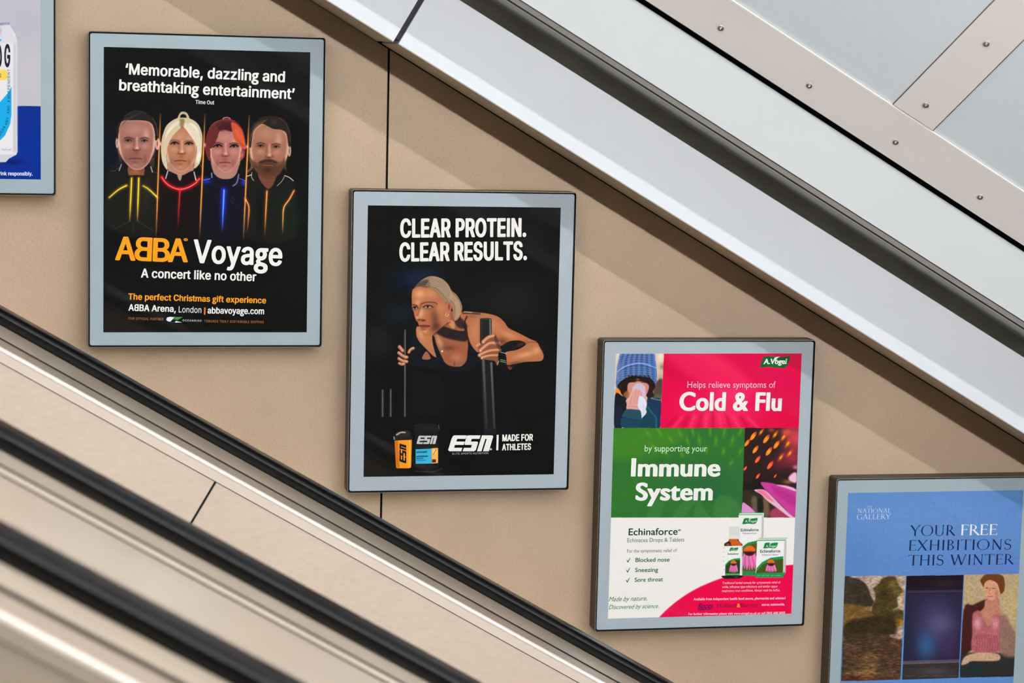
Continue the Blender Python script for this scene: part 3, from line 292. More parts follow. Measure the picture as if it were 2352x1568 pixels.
  'g': (439, ['20 -179 1 -158 -14 -124 -18 -104 -15 -58 -2 -26 20 -1 44 17 80 34 55 64 49 86 51 100 62 122 103 154 57 194 36 224 27 248 22 274 22 314 31 350 44 376 58 394 92 424 122 440 160 453 212 461 416 461 434 456 440 446 438 376 428 369 368 367 364 364 390 320 395 278 384 230 360 188 334 162 314 148 272 132 194 117 177 110 171 98 178 84 202 72 316 44 358 29 388 11 406 -5 425 -32 437 -70 435 -116 416 -160 392 -188 350 -215 308 -230 236 -242 164 -240 104 -227 62 -210','116 -124 137 -136 172 -145 226 -147 256 -143 280 -136 301 -124 311 -110 314 -88 302 -64 266 -45 226 -36 166 -35 137 -44 112 -62 102 -92 105 -106','157 242 179 226 208 221 236 226 254 236 270 260 277 286 273 316 260 338 238 353 214 360 188 356 160 340 144 316 138 292 145 260']),
  'h': (512, ['46 -5 43 2 44 682 51 692 64 694 158 693 168 682 170 430 208 453 242 464 272 470 332 465 352 459 392 437 416 412 437 380 452 332 458 286 458 2 452 -8 434 -12 352 -12 338 -8 332 -2 330 304 320 334 304 358 284 371 254 375 236 371 212 358 185 338 168 316 168 -2 160 -9 146 -12 64 -12']),
  'i': (231, ['50 -5 46 2 47 448 54 458 68 460 164 458 173 446 172 -2 164 -10 148 -12 68 -12','62 538 43 562 39 590 46 614 64 635 92 648 118 649 146 641 170 620 180 598 180 572 172 554 152 532 130 523 104 520 82 525']),
  'k': (491, ['46 -5 43 2 44 682 51 692 64 694 148 694 164 690 170 680 170 274 172 272 176 275 342 458 454 461 472 455 477 446 470 436 290 230 514 8 517 -2 512 -8 496 -12 386 -12 368 -8 172 189 170 184 167 -4 146 -12 64 -12']),
  'l': (231, ['50 -5 46 2 47 682 54 692 68 694 152 694 166 690 173 680 173 2 166 -8 152 -12 68 -12']),
  'm': (783, ['44 -5 40 2 40 446 48 458 64 461 158 458 165 452 170 429 230 462 266 469 308 468 344 458 374 443 416 404 448 431 490 455 536 468 580 469 620 461 652 446 674 430 701 398 723 346 731 292 731 2 724 -8 710 -12 626 -12 610 -8 605 -2 603 302 597 322 580 350 559 364 538 370 520 370 500 362 472 344 449 322 449 2 442 -8 428 -12 344 -12 328 -8 323 -2 321 304 315 328 299 356 268 370 242 370 214 362 190 347 167 322 164 -4 142 -12 62 -12']),
  'n': (512, ['46 -5 43 2 45 452 52 458 68 461 158 459 167 452 170 430 226 460 272 470 302 470 355 458 394 434 416 412 437 380 449 346 456 310 455 -4 436 -12 356 -12 340 -10 332 -2 330 304 320 334 304 358 284 371 254 375 236 371 212 358 185 338 168 316 168 -2 160 -9 146 -12 64 -12']),
  'o': (564, ['98 43 58 87 33 136 21 182 18 244 24 286 45 340 72 380 102 410 146 440 194 459 250 469 296 470 358 458 398 444 440 419 479 382 503 350 523 304 534 250 534 208 525 154 509 112 488 78 458 45 420 16 380 -3 352 -11 290 -21 254 -21 188 -8 134 16','184 118 220 94 250 84 278 83 328 93 352 106 371 122 384 140 399 172 406 212 406 242 395 286 364 332 344 347 316 359 286 366 260 366 215 352 178 324 165 304 150 268 146 214 157 164']),
  'p': (512, ['43 -236 39 -226 40 452 50 459 62 461 242 461 310 450 358 434 400 408 430 380 449 356 468 316 480 266 482 196 474 152 461 116 434 70 404 38 374 16 344 0 310 -11 254 -21 220 -21 166 -11 164 -16 162 -232 154 -239 140 -242 62 -242','165 98 208 84 232 83 262 87 302 106 332 140 346 170 353 200 355 224 352 256 345 284 332 310 317 328 298 341 244 357 164 356']),
  'r': (408, ['56 -7 51 2 52 452 62 459 74 461 166 458 175 448 176 410 178 405 230 452 268 468 302 470 328 465 380 440 412 412 415 404 363 322 340 320 298 350 266 361 244 357 224 345 207 328 190 301 180 272 176 236 173 -4 152 -12 74 -12']),
  's': (397, ['26 26 22 34 22 124 32 137 52 137 112 102 178 81 194 81 220 91 231 104 235 118 224 143 94 225 44 276 30 304 25 340 33 382 50 412 80 440 106 455 140 465 172 470 212 470 256 462 296 449 338 428 342 422 342 334 334 324 314 324 259 352 208 367 184 367 170 363 160 357 153 340 158 329 170 315 296 230 338 191 351 172 361 146 363 110 354 70 336 40 304 10 278 -5 250 -14 208 -21 160 -19 104 -8 56 10']),
  't': (345, ['110 16 91 34 75 58 62 104 59 356 -8 359 -18 368 -18 380 152 548 172 552 184 542 185 466 188 461 304 461 319 458 327 448 327 370 320 360 304 357 185 356 185 142 188 118 206 91 232 83 274 91 322 114 342 112 349 104 350 22 344 13 320 0 272 -15 232 -21 196 -19 160 -12 130 1']),
  'u': (512, ['94 25 76 46 60 74 43 136 44 452 52 459 64 461 142 461 158 458 165 452 169 142 178 112 190 94 212 82 242 77 268 82 286 90 313 110 329 130 331 452 340 459 352 461 430 461 448 456 455 446 452 -4 434 -12 350 -12 332 -3 328 19 268 -12 226 -21 202 -21 143 -8 118 5']),
  'v': (450, ['190 -14 -8 430 -14 452 -4 459 8 461 94 461 115 454 220 221 322 452 332 459 344 461 442 458 450 452 449 440 255 -10 248 -18 232 -21 208 -21']),
  'w': (731, ['184 -14 -18 446 -14 455 4 461 92 461 110 454 212 226 216 230 306 446 320 459 388 461 400 459 410 452 504 230 508 226 608 452 616 459 628 461 712 461 734 454 736 446 732 434 534 -16 520 -21 494 -21 482 -18 474 -10 362 255 351 238 246 -10 238 -18 224 -21 200 -20']),
  'z': (429, ['-2 -7 -6 2 -2 10 219 356 26 357 10 360 3 370 4 452 14 459 26 461 398 461 418 454 421 448 416 436 195 94 200 92 412 90 423 80 421 -4 400 -12 16 -12']),
 },
 'inscription': {
  'I': (230, ['56 2 56 14 76 21 79 28 79 674 76 678 58 686 56 698 62 701 172 700 175 698 175 688 154 679 152 674 152 26 154 21 174 14 176 4 175 2 170 0']),
  'H': (620, ['62 1 61 14 82 22 84 28 84 674 80 679 62 686 62 700 176 701 180 698 178 686 160 680 156 674 158 382 458 381 463 382 463 386 463 674 460 679 442 686 440 688 440 698 446 701 556 700 560 694 557 686 538 678 536 674 536 28 538 21 559 14 559 2 446 0 440 2 440 4 441 14 460 21 463 26 463 344 460 349 160 349 158 349 156 344 156 26 158 22 179 14 179 2']),
  'T': (520, ['200 2 201 14 220 21 223 26 223 670 218 673 22 673 22 592 20 590 10 589 8 590 6 596 8 698 14 701 508 700 511 698 513 680 515 596 512 590 502 589 498 592 499 668 496 673 302 673 296 670 296 28 298 21 319 14 320 4 319 2 314 0']),
  'E': (440, ['62 1 61 14 82 22 84 28 84 674 80 679 62 686 60 698 64 701 394 700 398 694 399 628 399 598 394 595 386 596 383 598 382 673 160 673 156 670 158 383 332 383 336 386 337 418 350 420 353 412 351 338 349 322 346 320 338 322 337 352 334 358 160 358 156 356 156 32 158 26 160 26 406 26 406 116 410 120 418 120 422 116 419 2']),
  'F': (410, ['62 1 61 14 82 22 84 28 84 674 80 679 62 686 60 698 64 701 386 700 389 602 388 598 383 596 376 596 373 602 374 673 160 673 156 670 156 386 160 383 322 383 327 386 326 418 340 419 340 322 334 319 329 322 327 356 322 358 158 358 156 26 158 22 179 14 179 2']),
  'L': (430, ['62 1 61 14 82 22 84 28 84 674 80 679 62 686 60 698 64 701 176 701 180 698 178 686 160 680 156 674 156 28 160 26 392 26 394 32 393 128 404 131 406 130 410 124 407 4 406 2 400 0']),
  'N': (640, ['76 1 76 14 101 26 96 46 98 49 112 50 114 56 114 620 87 668 90 674 88 676 52 677 49 682 50 698 134 699 152 708 156 706 502 112 504 644 502 649 488 650 485 652 490 676 467 686 465 698 470 701 572 700 575 694 572 686 550 676 554 650 538 649 536 644 536 56 553 20 538 10 532 0 520 0 490 -17 484 -16 148 560 146 554 146 56 148 50 164 48 158 26 184 14 185 4 184 2 178 0']),
  'A': (600, ['32 1 32 14 56 26 51 44 52 49 82 50 89 52 269 652 270 662 259 704 332 725 344 692 538 62 542 52 555 46 553 26 584 14 584 2 514 0 478 -11 472 -1 455 2 456 14 466 19 466 22 407 214 400 229 182 229 176 227 172 218 114 26 116 22 139 14 139 2 110 0 104 -4 88 0','184 251 388 251 395 254 294 584 290 596 286 597 190 278 184 256']),
  'V': (590, ['262 -10 60 632 54 646 45 652 46 674 44 677 16 686 15 698 20 701 80 701 116 711 124 701 142 700 145 698 145 688 130 681 129 676 310 101 314 102 317 112 476 644 475 652 480 676 457 686 455 688 455 698 458 700 488 701 496 704 512 701 562 700 566 694 563 686 542 677 539 674 544 651 514 649 508 638 331 46 330 38 337 14 320 6 314 -4 298 0']),
  'Y': (560, ['221 2 221 14 242 21 244 28 244 316 50 643 44 649 28 650 28 675 -1 686 -3 698 2 701 58 701 92 718 104 702 124 700 127 698 127 688 118 682 118 676 292 386 457 674 455 680 437 688 437 698 442 701 470 701 478 706 490 701 544 700 548 694 545 686 524 677 521 674 526 651 484 649 478 646 313 356 317 344 317 26 320 21 339 14 340 2']),
  'X': (560, ['20 2 21 14 44 26 37 44 38 49 76 50 82 53 239 322 56 645 52 648 38 650 35 652 39 674 34 678 13 686 11 698 16 701 70 701 104 719 116 702 130 698 128 680 286 404 446 674 445 680 432 686 431 698 436 701 460 701 466 707 482 701 526 700 530 694 528 686 508 677 507 674 514 652 512 650 472 649 468 646 306 370 486 52 490 50 508 49 507 26 536 14 536 2 470 0 436 -18 424 -2 413 2 414 16 410 25 260 287 254 282 104 26 104 22 119 14 119 2 92 0 82 -7 70 0']),
  'W': (880, ['224 -9 44 646 35 652 37 674 34 678 13 686 11 698 16 701 70 701 104 709 112 701 128 700 130 698 130 688 118 682 118 674 267 122 272 117 393 604 394 614 386 643 382 649 375 652 378 664 376 676 358 686 356 698 362 701 412 701 446 710 452 701 464 700 465 688 456 680 616 122 620 110 622 109 776 671 775 676 752 686 750 698 754 701 778 701 788 703 800 701 856 700 860 694 857 686 835 676 838 650 806 649 801 644 639 46 645 10 628 5 626 -2 622 -3 610 0 574 -10 572 -7 412 545 289 50 296 10 280 6 274 -3 260 0']),
  'O': (720, ['158 70 116 116 91 154 63 214 52 254 43 296 40 374 45 416 62 482 75 514 94 552 138 610 182 650 224 677 284 701 334 711 388 711 454 696 484 683 518 665 571 622 590 602 617 566 650 502 671 434 680 370 680 328 673 274 652 203 620 140 578 86 550 58 520 37 484 16 452 3 400 -9 350 -12 286 -2 250 10 220 24 190 43','196 80 237 46 262 33 292 21 350 12 388 14 416 18 470 39 514 70 542 104 572 155 588 200 597 236 607 316 606 404 599 452 591 490 569 550 555 578 536 604 518 626 496 644 448 671 406 683 352 688 302 681 266 669 232 650 216 638 191 614 160 568 144 536 126 478 117 430 113 380 114 296 127 220 145 164 166 122']),
  'U': (610, ['158 49 130 81 109 118 97 154 90 196 84 202 84 674 80 679 62 686 60 698 64 701 176 701 180 698 178 686 160 680 156 674 156 206 150 194 154 158 160 130 172 98 190 68 206 50 227 34 248 24 280 16 308 14 328 15 356 22 382 34 396 44 410 56 427 76 446 118 459 172 461 212 470 215 472 220 472 644 470 649 458 650 456 652 464 675 442 686 440 698 446 701 538 700 538 686 517 676 524 650 508 649 507 644 507 220 508 215 520 212 521 196 510 142 488 94 464 61 442 40 418 22 376 1 332 -10 290 -12 266 -8 236 0 194 20']),
  'B': (480, ['62 1 61 14 82 22 84 28 84 674 80 679 62 686 60 698 64 701 176 701 244 683 292 659 326 632 341 614 357 586 366 562 371 526 366 494 352 461 336 436 310 410 278 388 240 370 284 353 322 332 352 309 374 286 392 260 404 230 410 202 408 164 395 128 372 92 340 61 298 34 242 12 178 0','157 26 184 26 226 34 271 52 296 70 316 95 328 116 339 146 343 172 343 208 335 248 320 280 307 298 283 320 256 335 208 351 172 355 158 355 156 350','158 381 178 381 208 387 235 398 260 413 278 434 292 461 300 484 304 524 303 554 296 584 287 608 272 631 250 650 226 662 196 672 160 676 158 675 156 670']),
  'R': (520, ['62 1 61 14 82 22 84 28 84 674 80 679 62 686 60 698 64 701 176 701 218 692 248 684 278 671 316 647 351 614 374 578 384 554 390 520 390 496 381 458 368 430 351 406 324 380 290 356 289 352 521 38 529 26 528 20 536 17 560 15 559 -2 556 -4 500 -2 472 -20 466 -20 223 310 220 318 236 332 176 319 160 319 156 316 156 26 158 22 179 14 179 2','158 344 178 345 220 354 250 367 274 383 293 404 311 436 320 470 324 496 324 526 314 574 299 608 286 626 265 644 238 659 200 671 160 676 158 676 156 670']),
  'G': (640, ['160 64 124 102 91 152 67 202 48 266 40 326 42 394 52 448 60 478 78 524 109 578 140 616 184 656 242 689 286 704 344 712 398 708 424 701 466 686 494 671 524 650 548 629 578 596 592 574 586 570 560 562 547 560 530 590 508 618 490 636 466 655 428 674 374 687 326 687 272 674 236 656 214 641 178 602 156 566 138 524 126 482 117 434 113 382 113 316 117 268 126 218 142 166 163 122 196 76 224 52 268 27 310 15 338 12 388 15 427 26 466 45 490 64 522 100 523 274 520 280 502 281 500 284 500 298 616 300 620 296 619 284 616 281 598 280 596 274 596 148 602 140 596 128 595 62 536 60 487 26 440 4 392 -9 334 -12 280 -3 244 10 208 28']),
  'S': (430, ['62 32 61 94 57 110 62 149 76 148 75 122 84 118 98 86 109 68 128 46 152 28 170 19 190 12 224 11 262 21 284 34 306 56 323 80 335 106 345 154 343 196 332 236 308 278 287 298 268 311 244 321 230 324 220 321 196 321 154 334 121 356 103 374 82 402 73 422 61 458 54 506 60 562 76 608 100 646 118 666 146 686 184 702 224 705 262 695 302 671 332 639 333 668 338 671 346 670 350 664 348 608 354 590 349 584 346 562 344 560 335 562 334 574 327 580 311 616 300 632 280 651 250 669 226 675 208 675 190 671 164 659 148 647 134 630 123 614 112 586 105 556 105 524 112 490 123 464 136 442 152 424 170 412 194 403 238 403 284 389 322 364 350 334 364 313 382 274 389 250 396 202 392 154 384 118 375 94 353 56 322 22 289 -2 242 -18 202 -20 158 -8 140 2 116 19 97 38 76 64 73 32']),
 },
}
# ------------------------------------------------------------------ print shop
# Printed pictures are drawn as ink on a fine grid of the sheet (vertex colours).
class Ink:
    """A printed picture: PX, PY hold the image pixel coordinates of every grid node."""
    def __init__(self, PX, PY, base):
        self.X, self.Y = PX, PY
        self.C = np.empty(PX.shape + (3,)); self.C[:] = np.array(base, float)
        self.o = (0., 0., 1.); self.m = None
    def frame(self, ox, oy, s):                       # zoomed image crop: pixel origin and scale
        self.o = (ox, oy, s); return self
    def _p(self, pts):
        p = np.array(pts, float).reshape(-1, 2)
        return p / self.o[2] + np.array(self.o[:2])
    def _box(self, p, m):
        x0, y0 = p.min(0) - m; x1, y1 = p.max(0) + m
        r = np.where((self.Y.max(1) >= y0) & (self.Y.min(1) <= y1))[0]
        c = np.where((self.X.max(0) >= x0) & (self.X.min(0) <= x1))[0]
        if len(r) == 0 or len(c) == 0: return None
        return slice(r[0], r[-1] + 1), slice(c[0], c[-1] + 1)
    def clip(self, pts=None):                         # keep following strokes inside this outline
        self.m = None
        if pts is None: return
        p = self._p(pts); ins = np.zeros(self.X.shape, bool); q = np.roll(p, -1, 0)
        for (x0, y0), (x1, y1) in zip(p, q):
            if y0 != y1: ins ^= ((self.Y >= min(y0, y1)) & (self.Y < max(y0, y1)) & (self.X < x0 + (self.Y - y0) * (x1 - x0) / (y1 - y0)))
        self.m = ins
    def _mix(self, b, a, col):
        a = np.clip(a, 0, 1)[..., None]
        if self.m is not None: a = a * self.m[b][..., None]
        self.C[b] = self.C[b] * (1 - a) + np.array(col, float) * a
    @staticmethod
    def _round(p, n=6):
        q = []; N = len(p)
        for i in range(N):
            a, b, c, d = p[i - 1], p[i], p[(i + 1) % N], p[(i + 2) % N]
            for k in range(n):
                t = k / n
                q.append(.5 * ((2 * b) + (c - a) * t + (2 * a - 5 * b + 4 * c - d) * t * t + (3 * b - a - 3 * c + d) * t ** 3))
        return np.array(q)
    def poly(self, pts, col, a=1., soft=.6, rnd=True):
        p = self._p(pts)
        if rnd: p = self._round(p, 4)
        b = self._box(p, soft * 1.5 + 1)
        if b is None: return
        X, Y = self.X[b], self.Y[b]; ins = np.zeros(X.shape, bool); d2 = np.full(X.shape, 1e9)
        q = np.roll(p, -1, 0)
        for (x0, y0), (x1, y1) in zip(p, q):
            if y0 != y1:
                ins ^= ((Y >= min(y0, y1)) & (Y < max(y0, y1)) & (X < x0 + (Y - y0) * (x1 - x0) / (y1 - y0)))
            dx, dy = x1 - x0, y1 - y0; L = dx * dx + dy * dy + 1e-9
            t = np.clip(((X - x0) * dx + (Y - y0) * dy) / L, 0, 1)
            d2 = np.minimum(d2, (X - x0 - t * dx) ** 2 + (Y - y0 - t * dy) ** 2)
        d = np.sqrt(d2) * np.where(ins, 1, -1)
        t = np.clip(d / (2 * soft) + .5, 0, 1)
        self._mix(b, t * t * (3 - 2 * t) * a, col)
    @staticmethod
    def _bend(p, n=4):                                # open curve through the points
        if len(p) < 3: return p
        e = np.vstack([2 * p[0] - p[1], p, 2 * p[-1] - p[-2]]); q = []
        for i in range(1, len(e) - 2):
            a, b, c, d = e[i - 1:i + 3]
            for k in range(n):
                t = k / n
                q.append(.5 * ((2 * b) + (c - a) * t + (2 * a - 5 * b + 4 * c - d) * t * t + (3 * b - a - 3 * c + d) * t ** 3))
        return np.array(q + [p[-1]])
    def line(self, pts, w, col, a=1., soft=.5, fade=None):
        p = self._bend(self._p(pts)); w = w / self.o[2]
        b = self._box(p, w + soft * 2 + 1)
        if b is None: return
        X, Y = self.X[b], self.Y[b]; d = np.full(X.shape, 1e9); pr = np.zeros(X.shape)
        L = np.hypot(*np.diff(p, axis=0).T); S = np.concatenate([[0], np.cumsum(L)]) / max(L.sum(), 1e-9)
        for i in range(len(p) - 1):
            x0, y0 = p[i]; x1, y1 = p[i + 1]; dx, dy = x1 - x0, y1 - y0
            t = np.clip(((X - x0) * dx + (Y - y0) * dy) / (dx * dx + dy * dy + 1e-9), 0, 1)
            e = np.hypot(X - x0 - t * dx, Y - y0 - t * dy); k = e < d
            d = np.where(k, e, d); pr = np.where(k, S[i] + t * (S[i + 1] - S[i]), pr)
        al = np.clip((w / 2 - d) / (2 * soft) + .5, 0, 1) * a
        if fade: al = al * np.interp(pr, [f[0] for f in fade], [f[1] for f in fade])
        self._mix(b, al, col)
    def glow(self, pts, r, col, a=1., fade=None):
        p = self._bend(self._p(pts)); r = r / self.o[2]; b = self._box(p, r * 2.5)
        if b is None: return
        X, Y = self.X[b], self.Y[b]; d = np.full(X.shape, 1e9); pr = np.zeros(X.shape)
        for i in range(len(p) - 1):
            x0, y0 = p[i]; x1, y1 = p[i + 1]; dx, dy = x1 - x0, y1 - y0
            t = np.clip(((X - x0) * dx + (Y - y0) * dy) / (dx * dx + dy * dy + 1e-9), 0, 1)
            e = np.hypot(X - x0 - t * dx, Y - y0 - t * dy); k = e < d
            d = np.where(k, e, d); pr = np.where(k, (i + t) / (len(p) - 1), pr)
        al = np.exp(-(d / r) ** 2) * a
        if fade: al = al * np.interp(pr, [f[0] for f in fade], [f[1] for f in fade])
        self.C[b] = np.minimum(self.C[b] + np.array(col, float) * al[..., None], 255)
    def ell(self, x, y, rx, ry, col, a=1., rot=0., hard=False):
        s = self.o[2]; x, y = self._p([(x, y)])[0]; rx, ry = rx / s, ry / s; m = max(rx, ry) * (1.1 if hard else 2.2)
        b = self._box(np.array([[x - m, y - m], [x + m, y + m]]), 1)
        if b is None: return
        c, sn = math.cos(math.radians(rot)), math.sin(math.radians(rot))
        dx, dy = self.X[b] - x, self.Y[b] - y
        q = np.hypot((dx * c + dy * sn) / rx, (-dx * sn + dy * c) / ry)
        if hard: al = np.clip((1 - q) * min(rx, ry) + .5, 0, 1)
        else: al = np.exp(-q * q * 1.4)
        self._mix(b, al * a, col)
    def noise(self, amp, sx, sy, seed, pts=None, rot=0.):
        rg = np.random.RandomState(seed)
        b = self._box(self._p(pts), 0) if pts is not None else (slice(None), slice(None))
        if b is None: return
        X, Y = self.X[b], self.Y[b]; c, s = math.cos(math.radians(rot)), math.sin(math.radians(rot))
        U = (X * c + Y * s) / sx; V = (-X * s + Y * c) / sy
        U = U - U.min(); V = V - V.min(); g = rg.rand(int(V.max()) + 3, int(U.max()) + 3)
        i, j = U.astype(int), V.astype(int); f, h = U - i, V - j; f = f * f * (3 - 2 * f); h = h * h * (3 - 2 * h)
        n = (g[j, i] * (1 - f) + g[j, i + 1] * f) * (1 - h) + (g[j + 1, i] * (1 - f) + g[j + 1, i + 1] * f) * h
        g = amp * (2 * n[..., None] - 1)
        if self.m is not None: g = g * self.m[b][..., None]
        self.C[b] = np.clip(self.C[b] * (1 + g), 0, 255)

def portrait(k, face, ears, eyes, nose, mouth, skin, lit, dark, brow=(45, 28, 28), es=1.):
    """A face seen from the front, lit along both edges."""
    cx = sum(p[0] for p in face) / len(face); cy = sum(p[1] for p in face) / len(face)
    hw = (max(p[0] for p in face) - min(p[0] for p in face)) / 2; hh = (max(p[1] for p in face) - min(p[1] for p in face)) / 2
    for x, y, rx, ry in ears:
        k.ell(x, y, rx, ry, lit, .9, hard=True); k.ell(x, y, rx * .5, ry * .6, dark, .8)
    mix = lambda a, b, t: tuple(a[i] * (1 - t) + b[i] * t for i in range(3))
    k.poly(face, mix(skin, lit, .55), soft=.7)
    k.ell(cx - hw * .93, cy + hh * .12, hw * .12, hh * .42, lit, .8, -8); k.ell(cx + hw * .93, cy + hh * .05, hw * .12, hh * .45, lit, .8, 8)
    sh = [(cx + (x - cx) * .9, cy + (y - cy) * .965) for x, y in face]
    k.poly(sh, skin, soft=3.)
    k.ell(cx - hw * .3, cy + hh * .45, hw * .5, hh * .3, mix(skin, dark, .5), .4); k.ell(cx + hw * .5, cy + hh * .55, hw * .22, hh * .25, mix(skin, dark, .4), .35)
    k.ell(cx - hw * .1, cy - hh * .62, hw * .55, hh * .25, mix(skin, lit, .35), .7)
    k.ell(cx + hw * .52, cy - hh * .35, hw * .2, hh * .35, lit, .55)
    for (ex, ey), sg in zip(eyes, (-1, 1)):
        k.ell(ex, ey - 8 * es, 56 * es, 30 * es, dark, .9)
        k.ell(ex + sg * 6, ey + 62 * es, 46 * es, 30 * es, mix(skin, lit, .45), .6)
        k.ell(ex, ey, 30 * es, 10 * es, mix(dark, (230, 210, 200), .35), .75, hard=True)
        k.ell(ex - 3, ey - 1, 13 * es, 11 * es, (14, 10, 10), .95, hard=True)
        k.line([(ex - 34 * es, ey + 2), (ex - 12 * es, ey - 10 * es), (ex + 14 * es, ey - 10 * es), (ex + 36 * es, ey + 3)], 7 * es, (22, 14, 14), .85)
        k.line([(ex - sg * 48 * es, ey - 26 * es), (ex, ey - 40 * es), (ex + sg * 44 * es, ey - 28 * es)], 9 * es, brow, .8, soft=.8)
    nx, ny = nose
    k.line([(nx - 26, ny - 120), (nx - 30, ny - 40)], 16, dark, .35, soft=2.)
    k.line([(nx + 6, ny - 125), (nx + 8, ny - 20)], 18, lit, .55, soft=2.)
    k.ell(nx + 8, ny - 10, 22, 18, lit, .75)
    k.ell(nx, ny + 16, 46, 10, mix(dark, (40, 15, 15), .3), .85)
    k.ell(nx - 34, ny + 2, 12, 16, dark, .6); k.ell(nx + 40, ny + 2, 12, 16, dark, .45)
    k.ell(nx, ny + 46, 34, 22, dark, .35)
    mx, my, mw = mouth
    k.line([(mx - mw, my), (mx - mw * .3, my - 5), (mx, my), (mx + mw * .3, my - 5), (mx + mw, my + 1)], 9, mix(dark, (70, 15, 20), .5), .95, soft=.6)
    k.ell(mx, my - 10, mw * .6, 8, mix(dark, (150, 50, 50), .4), .6)
    k.ell(mx, my + 16, mw * .6, 10, mix(skin, (190, 90, 85), .5), .8)
    k.ell(mx, my + 36, mw * .5, 8, dark, .5)
    k.ell(mx, my + 68, mw * .6, 16, mix(skin, lit, .4), .6)
    k.ell(mx - mw * 1.5, my + 10, 18, 50, dark, .3); k.ell(mx + mw * 1.5, my + 10, 18, 50, dark, .25)
def picture_four_portraits(k):
    """Four people side by side, parted by thin amber light bars, in suits with glowing piping."""
    bars = [((640, 100), (585, 1480)), ((1128, 110), (1075, 1490))]
    k.frame(240, 240, 4.9)
    k.noise(.25, 40, 40, 3)
    k.ell(60, 560, 90, 420, (8, 16, 34), .9); k.ell(900, 250, 420, 200, (16, 16, 18), .6)
    k.poly([(650, 180), (1110, 180), (1080, 1480), (600, 1480)], (9, 7, 8), .8, 6, False)
    # ---- first: man with dark slicked hair, dark jacket, yellow piping
    k.poly([(60, 700), (180, 650), (270, 740), (430, 740), (520, 690), (610, 760), (600, 1440), (40, 1400), (20, 900)], (25, 24, 20), .85, 5)
    k.ell(470, 1000, 60, 300, (44, 46, 30), .5)
    k.poly([(150, 560), (200, 640), (150, 700), (110, 720), (160, 640)], (20, 24, 40), .9, 1.2)
    k.poly([(500, 640), (560, 600), (560, 700), (520, 690)], (70, 52, 44), .7, 1.2)
    k.poly([(272, 690), (440, 690), (426, 822), (290, 822)], (126, 78, 52), 1, 1.)
    k.ell(350, 760, 50, 30, (176, 112, 70), .6)
    portrait(k, [(200, 184), (300, 176), (420, 178), (520, 200), (560, 280), (570, 380), (562, 500), (530, 600), (490, 670), (430, 722), (370, 736), (310, 722), (240, 660), (190, 585), (165, 490), (152, 380), (156, 270)],
             [(143, 430, 17, 60), (595, 440, 24, 70)], [(268, 408), (452, 410)], (360, 500), (345, 612, 75), (158, 104, 92), (226, 184, 170), (86, 44, 40))
    k.ell(330, 640, 110, 60, (120, 74, 62), .35)
    k.poly([(140, 385), (130, 290), (150, 215), (215, 158), (240, 108), (340, 68), (440, 82), (530, 138), (580, 215), (602, 320), (600, 385), (572, 400), (566, 300), (530, 215), (450, 180), (300, 178), (205, 186), (170, 250), (158, 330), (152, 385)], (34, 28, 27), 1, .8)
    for i in range(9): k.line([(150 + i * 6, 360 - i * 18), (170 + i * 12, 240 - i * 9), (240 + i * 22, 150 - i * 7)], 3, (92, 74, 70), .5)
    k.line([(540, 150), (585, 240), (598, 350)], 5, (150, 120, 104), .6); k.line([(230, 130), (340, 72), (470, 92)], 3, (96, 92, 88), .6)
    k.line([(165, 745), (190, 675)], 10, (190, 188, 186), .8); k.line([(540, 760), (522, 700)], 12, (200, 196, 190), .8)
    k.line([(70, 748), (120, 745), (180, 700)], 3, (150, 150, 150), .7); k.line([(545, 750), (605, 775)], 3, (120, 110, 100), .7)
    k.poly([(270, 800), (440, 800), (436, 850), (280, 850)], (20, 17, 14), 1, 1.)
    Y, YG = (255, 232, 96), (150, 118, 0)
    for P, fd in [([(306, 830), (284, 1310)], 1), ([(386, 830), (370, 1310)], 1), ([(55, 1046), (130, 980), (180, 945), (248, 912)], 0), ([(436, 916), (500, 955), (605, 1054)], 0)]:
        f = [(0, 1), (.55, .9), (1, .15)] if fd else [(0, .7), (1, 1)]
        k.glow(P, 20, YG, .8, f); k.line(P, 13, (236, 200, 40), 1, .7, f); k.line(P, 6, Y, .9, .5, f)
    k.line([(284, 1310), (120, 1400)], 4, (110, 104, 92), .6); k.line([(370, 1310), (550, 1420)], 4, (110, 104, 92), .6)
    k.line([(322, 1330), (322, 1430)], 5, (96, 90, 80), .5); k.line([(120, 1400), (60, 1320)], 4, (84, 82, 78), .5)
    # ---- second: woman with blond hair tied up, red piping
    H, HL, HD = (206, 190, 156), (244, 238, 222), (122, 92, 62)
    k.poly([(820, 160), (850, 95), (885, 80), (930, 98), (960, 165), (930, 160), (915, 118), (880, 108), (855, 125), (848, 160)], (196, 172, 142), 1, .8)
    k.poly([(660, 330), (700, 235), (790, 165), (880, 148), (980, 165), (1060, 230), (1100, 340), (1100, 450), (1090, 600), (1060, 680), (1000, 720), (960, 640), (740, 640), (720, 720), (660, 640), (640, 500), (644, 400)], H, 1, .9)
    k.poly([(690, 350), (740, 250), (840, 180), (860, 230), (800, 300), (740, 400), (700, 450)], HL, .8, 2.5)
    k.poly([(960, 210), (1040, 260), (1080, 380), (1085, 560), (1050, 660), (1030, 560), (1040, 440), (990, 370), (960, 300)], HL, .85, 2.5)
    k.poly([(725, 640), (1000, 640), (990, 760), (930, 800), (800, 800), (730, 760)], (178, 130, 106), 1, 1.5)
    portrait(k, [(780, 300), (870, 225), (960, 300), (1020, 420), (1046, 520), (1030, 600), (980, 680), (920, 740), (860, 758), (800, 736), (740, 670), (705, 590), (690, 500), (720, 400)],
             [], [(790, 438), (952, 444)], (866, 540), (853, 636, 66), (178, 118, 86), (232, 190, 164), (104, 60, 44), (120, 84, 60), 1.02)
